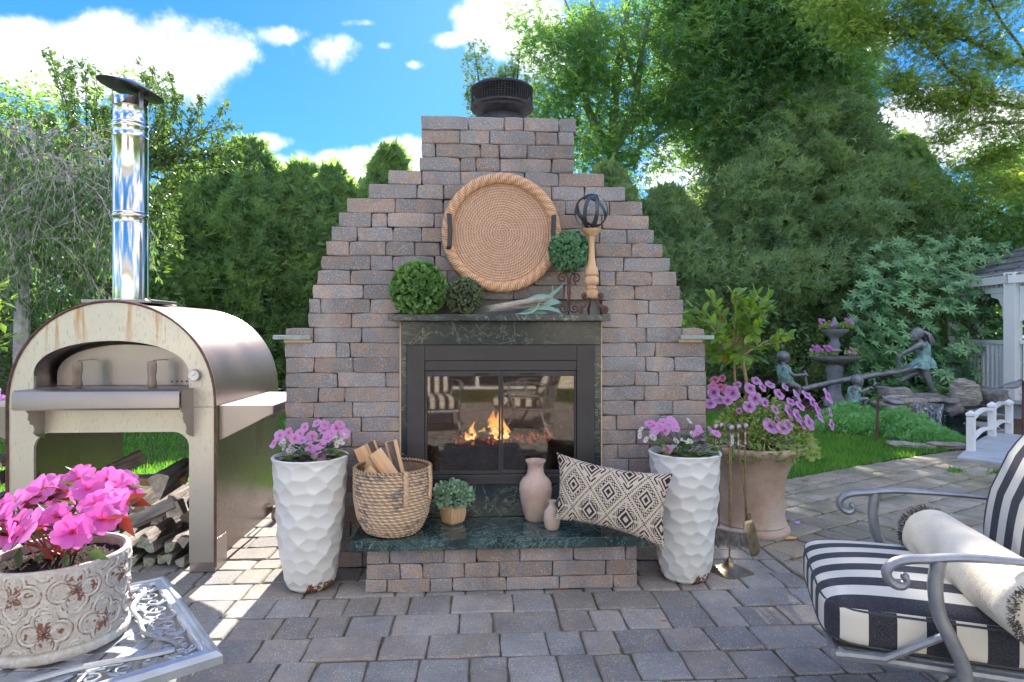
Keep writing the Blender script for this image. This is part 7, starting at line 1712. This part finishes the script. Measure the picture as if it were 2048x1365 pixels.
J = {'pelvis': (1847, 735, sd, .085), 'waist': (1847, 712, sd, .075), 'chest': (1844, 694, sd, .085), 'neck': (1840, 682, sd, .035), 'skull': (1834, 671, sd, .05),
     'shl': (1842, 688, sd-.09, .045), 'ell': (1822, 699, sd-.10, .032), 'wrl': (1803, 710, sd-.06, .024), 'shr': (1842, 688, sd+.09, .045), 'elr': (1824, 700, sd+.09, .032), 'wrr': (1800, 713, sd+.04, .024),
     'hipl': (1850, 742, sd-.06, .070), 'knl': (1856, 762, sd-.06, .048), 'anl': (1866, 784, sd-.06, .030), 'hel': (1868, 793, sd-.06, .030), 'tol': (1858, 796, sd-.08, .024),
     'hipr': (1843, 742, sd+.06, .070), 'knr': (1818, 751, sd+.08, .046), 'anr': (1803, 763, sd+.10, .030), 'tor': (1793, 757, sd+.11, .022)}
E = [('pelvis', 'waist'), ('waist', 'chest'), ('chest', 'neck'), ('neck', 'skull'), ('chest', 'shl'), ('shl', 'ell'), ('ell', 'wrl'), ('chest', 'shr'), ('shr', 'elr'), ('elr', 'wrr'), ('pelvis', 'hipl'), ('hipl', 'knl'), ('knl', 'anl'), ('anl', 'hel'), ('hel', 'tol'), ('pelvis', 'hipr'), ('hipr', 'knr'), ('knr', 'anr'), ('anr', 'tor')]
skin('body', J, E, M['bronze'], g)
face(dep(1831, 671, sd), .088, (-1, -.1, -.12), g, M['bronze']); hand(dep(1799, 712, sd-.04), (-1, 0, -.3), .045, g, M['bronze'])
mb = MB(); hc_ = dep(1836, 667, sd); mb.sph(hc_, (.09, .09, .088), 14, 10)
for i in range(24): a = R.uniform(-1, 1); p0 = hc_+V((.03+R.uniform(-.05, .05), a*.07, .03)); mb.tube([p0, p0+V((.09, a*.02, -.05)), p0+V((.13+R.uniform(-.02, .03), a*.03, -.15)), p0+V((.14+R.uniform(-.04, .04), a*.04, -.22))], [.022, .022, .016, .006], 5)
mb.build('hair', M['bronze'], g, smooth=True, ang=0)
garment('dress', [(1842, 683, sd, .055, .09), (1844, 690, sd, .095, .125), (1846, 702, sd, .092, .115), (1847, 712, sd, .085, .10), (1848, 716, sd, .10, .115), (1846, 724, sd, .15, .14), (1843, 731, sd, .19, .16), (1842, 737, sd, .21, .17)], M['patina'], g, 54, .14, 8)
b_ = thing('boy_statue', 'bronze boy statue in a turquoise shirt sitting at the low seesaw end', 'statue', dep(1575, 790, sd))
J = {'pelvis': (1575, 766, sd, .08), 'waist': (1571, 752, sd, .075), 'chest': (1566, 738, sd, .08), 'neck': (1566, 728, sd, .032), 'skull': (1568, 718, sd, .05), 'shl': (1567, 734, sd-.09, .042), 'ell': (1586, 752, sd-.10, .030), 'wrl': (1610, 750, sd-.04, .022), 'shr': (1567, 734, sd+.09, .042), 'elr': (1587, 752, sd+.09, .03), 'wrr': (1608, 751, sd+.04, .022),
     'hipl': (1579, 768, sd-.07, .06), 'knl': (1600, 776, sd-.10, .046), 'anl': (1592, 800, sd-.10, .03), 'tol': (1604, 806, sd-.10, .022), 'hipr': (1579, 768, sd+.07, .06), 'knr': (1600, 776, sd+.10, .046), 'anr': (1590, 800, sd+.10, .03), 'tor': (1602, 806, sd+.10, .022)}
skin('body', J, E[:4]+[e for e in E[4:] if 'hel' not in e]+[('anl', 'tol')], M['bronze'], b_)
face(dep(1569, 716, sd), .085, (1, -.1, 0), b_, M['bronze']); hand(dep(1611, 749, sd-.02), (1, 0, 0), .042, b_, M['bronze'])
MB().sph(dep(1566, 713, sd), (.095, .095, .085), 14, 10).build('hair', M['bronze'], b_, smooth=True, ang=0)
garment('shirt', [(1566, 729, sd, .05, .08), (1567, 735, sd, .095, .13), (1569, 747, sd, .10, .12), (1572, 758, sd, .10, .115), (1574, 766, sd, .115, .12)], M['patina'], b_, 40, .06, 7)
sd2 = 8.7
c_ = thing('child_statue', 'small bronze statue of a kneeling child holding out a butterfly under the seesaw', 'statue', dep(1712, 812, sd2))
J = {'pelvis': (1706, 800, sd2, .07), 'waist': (1706, 790, sd2, .065), 'chest': (1708, 780, sd2, .065), 'neck': (1712, 771, sd2, .028), 'skull': (1716, 763, sd2, .04), 'shl': (1709, 776, sd2-.07, .035), 'ell': (1720, 785, sd2-.08, .025), 'wrl': (1739, 777, sd2-.04, .02), 'shr': (1709, 776, sd2+.07, .035), 'elr': (1722, 784, sd2+.07, .025), 'wrr': (1741, 775, sd2+.03, .02),
     'hipl': (1710, 802, sd2-.06, .05), 'knl': (1735, 797, sd2-.08, .042), 'anl': (1728, 810, sd2-.08, .03), 'tol': (1742, 811, sd2-.08, .02), 'hipr': (1710, 803, sd2+.06, .05), 'knr': (1733, 802, sd2+.08, .04), 'anr': (1722, 811, sd2+.08, .03), 'tor': (1738, 812, sd2+.08, .02)}
skin('body', J, E[:4]+[e for e in E[4:] if 'hel' not in e]+[('anl', 'tol')], M['bronze'], c_)
face(dep(1717, 763, sd2), .072, (.9, -.4, .1), c_, M['bronze']); hand(dep(1742, 776, sd2), (1, 0, .3), .035, c_, M['bronze'])
mb = MB(); hc_ = dep(1714, 760, sd2); mb.sph(hc_, (.08, .08, .075), 12, 9); [mb.sph(hc_+V(rdir(1, .3)[0])*.065, .022, 6, 5) for _ in range(26)]; mb.build('hair', M['bronze'], c_, smooth=True, ang=0)
garment('shirt', [(1710, 773, sd2, .04, .06), (1709, 778, sd2, .075, .10), (1707, 788, sd2, .08, .095), (1706, 798, sd2, .085, .10), (1707, 804, sd2, .10, .11)], M['patina'], c_, 36, .06, 7)
mb = MB(); q = dep(1748, 771, sd2)
for s, t in ((1, .5), (-1, .3)): mb.add([q+V(p) for p in ((0, 0, 0), (.03, s*.05, .05), (.09, s*.06, .03), (.08, s*.02, 0), (.05, s*.05, -.03))], [(0, 1, 2, 3), (0, 3, 4)])
mb.tube([q-V((.02, 0, .0)), q+V((.10, 0, .01))], .007, 6); bf = mb.build('butterfly', M['bronze'], c_)
# ---------------------------------------------------------------- path lights
def hoodlight(name, label, foot, top, tip, d):
    t = thing(name, label, 'path light', foot)
    P = catmull([foot, foot.lerp(top, .5), top, top+(tip-top)*.25+V((0, 0, .03))], 6); MB().tube(P, .014, 8).build('post', M['iron'], t, smooth=True)
    a = top+(tip-top)*.15+V((0, 0, .02)); dv = (tip-a); mb = MB(); s = dv.cross(V((0, 0, 1))).normalized(); vs = []
    for i in range(8):
        u = i/7; c = a+dv*u; w = .02+.05*math.sin(PI*min(1, u*1.15)*.9); vs += [c+s*w-V((0, 0, .03*math.sin(PI*u))), c+s*w*.5+V((0, 0, .015)), c+V((0, 0, .022)), c-s*w*.5+V((0, 0, .015)), c-s*w-V((0, 0, .03*math.sin(PI*u)))]
    mb.add(vs, [(5*i+j, 5*i+j+1, 5*i+j+6, 5*i+j+5) for i in range(7) for j in range(4)]); o = mb.build('leaf_shade', M['bronze'], t, smooth=True, ang=0); o.modifiers.new('thick', 'SOLIDIFY').thickness = .005
hoodlight('path_light', 'bronze path light with a drooping leaf shade standing in the juniper', onZ(1753, 884), dep(1757, 797, 7.46), dep(1809, 808, 7.3), 7.4)
ft = onZ(2046, 885); hoodlight('path_light', 'bronze hooked path light in front of the gazebo at the right edge', ft, dep(2046, 766, 7.4), dep(2003, 777, 7.2), 7.4)
# ---------------------------------------------------------------- white foot bridge
M['white'] = mat('white painted wood', (.74, .76, .78), (.80, .81, .82), 9, rough=.5, bump=.15, bsc=60, c3=(.45, .46, .46), sc3=14, t3=(.68, .76))
bd = thing('foot_bridge', 'small white arched wooden foot bridge over the edge of the pond', 'bridge', onZ(1960, 905))
p1, p2, p3 = onZ(1942, 907, .03), onZ(1990, 880, .06), onZ(2036, 869, .07); ax = (V((p2.x-p1.x, p2.y-p1.y, 0))).normalized(); sdv = V((ax.y, -ax.x, 0))
p3 = p1+ax*1.72+V((0, 0, .03)); p2 = p1+ax*.88+V((0, 0, .04))
for p, h in ((p1, .47), (p2, .46), (p3, .44)):
    Mz = Matrix.Translation(V((p.x, p.y, 0))) @ Matrix.Rotation(math.atan2(ax.y, ax.x), 4, 'Z'); z0 = p.z-.02; mb = MB(); mb.box(-.036, .036, -.036, .036, z0, z0+h-.06, M=Mz); mb.box(-.041, .041, -.041, .041, z0+h-.055, z0+h-.02, M=Mz)
    mb.add([Mz @ V(q) for q in ((-.036, -.036, z0+h-.02), (.036, -.036, z0+h-.02), (.036, .036, z0+h-.02), (-.036, .036, z0+h-.02), (0, 0, z0+h+.01))], [(0, 1, 4), (1, 2, 4), (2, 3, 4), (3, 0, 4)]); mb.build('post', M['white'], bd, bevel=.004)
for a, b in ((p1, p2), (p2, p3)):
    for h in (.33, .13):
        mb = MB(); L_ = (b-a).length; q = [a.lerp(b, u)+V((0, 0, h+.055*math.sin(PI*u)+(.02 if h > .2 else 0))) for u in np.linspace(.05, .95, 9)]; mb.tube(q, .022, 4, flat=1.4, up=V((0, 0, 1))); mb.build('curved_rail', M['white'], bd)
deckm = mat('grey painted deck', (.34, .37, .42), (.44, .47, .52), 5, rough=.7, bump=.3, bsc=40)
for k in range(22):
    u0 = -.30+k*.105; c0 = V((p1.x, p1.y, 0))+ax*u0; z = lambda u: .02+.10*math.sin(PI*max(0, min(1, (u+.3)/2.3)))
    o = MB(); a, b = c0, c0+ax*.101; vs = []
    for q, uu in ((a, u0), (b, u0+.101)):
        for s in (-.05, .85): vs += [(q.x+sdv.x*s, q.y+sdv.y*s, z(uu)), (q.x+sdv.x*s, q.y+sdv.y*s, z(uu)-.03)]
    o.add(vs, [(0, 2, 6, 4), (1, 5, 7, 3), (0, 4, 5, 1), (2, 3, 7, 6), (0, 1, 3, 2), (4, 6, 7, 5)]); o.build('plank', deckm, bd)
# ---------------------------------------------------------------- gazebo
gz = thing('gazebo', 'white wooden gazebo with a grey shingle roof at the right edge', 'gazebo', base(2190, 10.2)); gc = base(2190, 10.2); GR = 1.92; n8 = 8; a_off = math.atan2(*(lambda v: (v.y, v.x))(dep(2022, HZ, 9.6)-gc))
gp = [gc+V((math.cos(a_off+2*PI*k/n8)*GR, math.sin(a_off+2*PI*k/n8)*GR, 0)) for k in range(n8)]; fz0_, eave = .28, hz(545, 9.6)
M['gwhite'] = mat('gazebo white paint', (.76, .77, .79), (.80, .80, .81), 5, rough=.45)
mb = MB(); mb.prism([(p.x+(p.x-gc.x)*.06, p.y+(p.y-gc.y)*.06) for p in gp], lambda u, v, w: (u, v, w), fz0_-.06, fz0_); mb.prism([(p.x, p.y) for p in gp], lambda u, v, w: (u, v, w), -.05, fz0_-.061); mb.build('floor', deckm, gz)
for k in range(n8):
    a, b = gp[k], gp[(k+1) % n8]; t = (b-a).normalized(); L_ = (b-a).length; Mz = Matrix.Translation(a) @ Matrix.Rotation(a_off+2*PI*k/n8, 4, 'Z')
    mb = MB(); mb.box(-.085, .085, -.085, .085, fz0_+.001, eave, M=Mz); mb.build('post', M['gwhite'], gz, bevel=.006)
    Mr = Matrix.Translation(a) @ Matrix.Rotation(math.atan2(t.y, t.x), 4, 'Z')
    if k not in (3,):
        mb = MB(); mb.box(.09, L_-.09, -.035, .035, fz0_+.86, fz0_+.92, M=Mr); mb.box(.09, L_-.09, -.03, .03, fz0_+.10, fz0_+.16, M=Mr); mb.build('rail', M['gwhite'], gz)
        for j in range(12): x = .15+(L_-.3)*j/11; MB().box(x-.022, x+.022, -.018, .018, fz0_+.161, fz0_+.859, M=Mr).build('baluster', M['gwhite'], gz)
    mb = MB(); mb.box(.09, L_-.09, -.03, .03, eave-.30, eave-.22, M=Mr); mb.box(.09, L_-.09, -.04, .04, eave-.06, eave, M=Mr); mb.build('top_rail', M['gwhite'], gz)
    for j in range(12): x = .15+(L_-.3)*j/11; MB().box(x-.018, x+.018, -.015, .015, eave-.219, eave-.061, M=Mr).build('spindle', M['gwhite'], gz)
    for s in (0, 1):
        ar = [(.0, 0), (.38, 0), (.36, -.06), (.20, -.10), (.12, -.22), (.10, -.42), (.0, -.46)]; ar = [((.09+x) if s == 0 else (L_-.09-x), eave-.301+z) for x, z in ar]; MB().prism(ar, lambda u, v, w: Mr @ V((u, w, v)), -.02, .02).build('arch_bracket', M['gwhite'], gz)
M['shing'] = mat('grey roof shingle', (.10, .11, .13), (.22, .23, .25), 14, rough=.9, bump=.5, bsc=60, pos=True)
RO = GR*1.055; apex = gc+V((0, 0, eave+1.05))
for k in range(n8):
    A = gc+V((math.cos(a_off+2*PI*k/n8)*RO, math.sin(a_off+2*PI*k/n8)*RO, eave-.06)); B_ = gc+V((math.cos(a_off+2*PI*(k+1)/n8)*RO, math.sin(a_off+2*PI*(k+1)/n8)*RO, eave-.06)); mb = MB(); rows_ = 9
    for r_ in range(rows_):
        a, b = A.lerp(apex, r_/rows_), B_.lerp(apex, r_/rows_); a2, b2 = A.lerp(apex, (r_+1)/rows_), B_.lerp(apex, (r_+1)/rows_); up = V((0, 0, .022))
        m_ = max(1, int((b-a).length/.16))
        for j in range(m_):
            q = [a.lerp(b, j/m_+.01), a.lerp(b, (j+1)/m_-.01), a2.lerp(b2, (j+1)/m_), a2.lerp(b2, j/m_)]; e = V((0, 0, R.uniform(0, .006))); mb.add([q[0]+up+e, q[1]+up+e, q[2], q[3], q[0], q[1]], [(0, 1, 2, 3), (4, 5, 1, 0)])
    mb.build('roof_shingles', M['shing'], gz, kind='stuff')
    out_ = (A-gc); out_.z = 0; mb = MB(); t = (B_-A).normalized(); o_ = t.cross(V((0, 0, 1))).normalized()*.02; mb.add([A-o_+V((0, 0, .012)), B_-o_+V((0, 0, .012)), B_-o_-V((0, 0, .11)), A-o_-V((0, 0, .11)), A+o_+V((0, 0, .012)), B_+o_+V((0, 0, .012)), B_+o_-V((0, 0, .11)), A+o_-V((0, 0, .11))], [(0, 1, 2, 3), (4, 7, 6, 5), (0, 4, 5, 1), (3, 2, 6, 7)]); mb.build('fascia', M['gwhite'], gz)
# far belt of trees closing the horizon all round
P_ = []
for i in range(900):
    a = R.uniform(0, 2*PI); r_ = R.uniform(26, 36); P_.append((r_*math.cos(a), r_*math.sin(a)-1, R.uniform(.3, 3.4+1.0*math.sin(a*9)+.6*math.sin(a*23))))
P, T, N = clumps(P_, 60, 1.5, .8, 0, .4); leaves('far_woodland', P, T, N, NR.uniform(.3, .6, len(P)), 'leaf', M['thuja'], None, w=2, kind='stuff')

# ---------------------------------------------------------------- the house behind the viewpoint (it shows in the glass and the flue) and two more chairs
hs_ = thing('house', 'cream clapboard house that faces the fireplace across the patio', 'house', (0, -11.5, 0))
M['clap'] = mat('cream clapboard', (.66, .60, .50), (.72, .66, .56), 4, rough=.7, pos=True); mb = MB()
for k in range(36): z = .12*k; mb.add([(-8, -11.2, z), (8, -11.2, z), (8, -11.222, z+.12), (-8, -11.222, z+.12), (8, -11.222, z), (-8, -11.222, z)], [(0, 1, 2, 3), (0, 5, 4, 1)])
mb.box(-8, 8, -14, -11.23, 0, 4.32); mb.build('wall', M['clap'], hs_)
MB().prism([(-14.6, 4.2), (-10.7, 4.2), (-12.6, 5.9)], lambda u, v, w: (w, u, v), -8.4, 8.4).build('roof', M['shing'], hs_)
M['win'] = mat('window glass', (.02, .03, .04), rough=.05, spec=.8)
for x in (-6, -3.4, 3.2, 5.8):
    f_ = MB(); frame(f_, x-.55, x+.55, 1.0, 2.5, .07, .07, .07, .07, -11.20, -11.12); f_.box(x-.48, x+.48, -11.19, -11.14, 1.73, 1.77); w_ = f_.build('window', M['gwhite'], hs_); MB().box(x-.48, x+.48, -11.185, -11.17, 1.07, 2.43).build('pane', M['win'], w_)
f_ = MB(); frame(f_, -1.6, 1.6, 0, 2.25, .08, .08, .1, .06, -11.20, -11.10); f_.box(-.04, .04, -11.19, -11.12, .06, 2.15); w_ = f_.build('glass_slider', M['gwhite'], hs_); MB().box(-1.52, 1.52, -11.18, -11.165, .07, 2.14).build('pane', M['win'], w_)
def copytree(o, loc, rz, label):
    r = o.copy(); COL.objects.link(r); r.location = loc; r.rotation_euler = (0, 0, rz); r['label'] = label; kids = [k for k in bpy.data.objects if k.parent == o]
    for k in kids:
        c = k.copy(); COL.objects.link(c); c.parent = r
        for g in [g for g in bpy.data.objects if g.parent == k]: e = g.copy(); COL.objects.link(e); e.parent = c
    return r
copytree(ch, V((.62, -4.9, 0)), math.radians(200), 'striped chair seen side on in the reflection right of the fire')
copytree(ch, V((-.62, -4.7, 0)), math.radians(80), 'striped chair seen in the reflection at the left of the fireplace glass')


# small litter and weeds on the paving
def litter(label, px_, py_, mt, sz, kind='oval'):
    p = onZ(px_, py_, .006); vs, fs = shp(kind); mb = MB(); mb.add([(x*sz, y*sz, abs(z)*sz*1.6) for x, y, z in vs], fs); o = mb.build('fallen_leaf', mt, None, loc=tuple(p), label=label, cat='leaf'); o.rotation_euler = (.1, .1, R.uniform(0, 6.2))
M['dry'] = mat('dry leaf', (.20, .07, .04), (.34, .16, .08), 30, rough=.8); M['dryo'] = mat('orange leaf', (.60, .30, .12), (.7, .42, .2), 30, rough=.8); M['pett'] = mat('fallen petal', (.45, .22, .70), (.6, .35, .8), 30, rough=.7)
litter('curled dark red leaf on the lawn edge beside the terracotta planter', 1602, 958, M['dry'], .13, 'maple'); litter('fallen purple petal on the paving right of the terracotta planter', 1592, 1049, M['pett'], .06); litter('orange fallen leaf on the paving in front of the striped seat corner', 1570, 1079, M['dryo'], .08)
litter('small brown leaf lying on the grey bridge deck', 1992, 905, M['dry'], .07)
litter('dry brown leaf on the paving near the near chair foot', 1578, 1118, M['dry'], .045); litter('small dry leaf on the pavers in front of the hearth', 1335, 1240, M['dryo'], .03)
for x, y_, lb in ((1912, 944, 'small green weed growing in the paving joint nearest the bridge'), (1992, 947, 'small green weed between pavers below the bridge')):
    c = onZ(x, y_); m = 60; o = leaves('weed', np.array(c)+NR.normal(size=(m, 3))*np.array([.04, .03, .003]), NR.normal(size=(m, 3))*.8+np.array([0, 0, .8]), NR.normal(size=(m, 3)), NR.uniform(.03, .06, m), 'blade', M['grass'], None, label=lb, cat='weed')
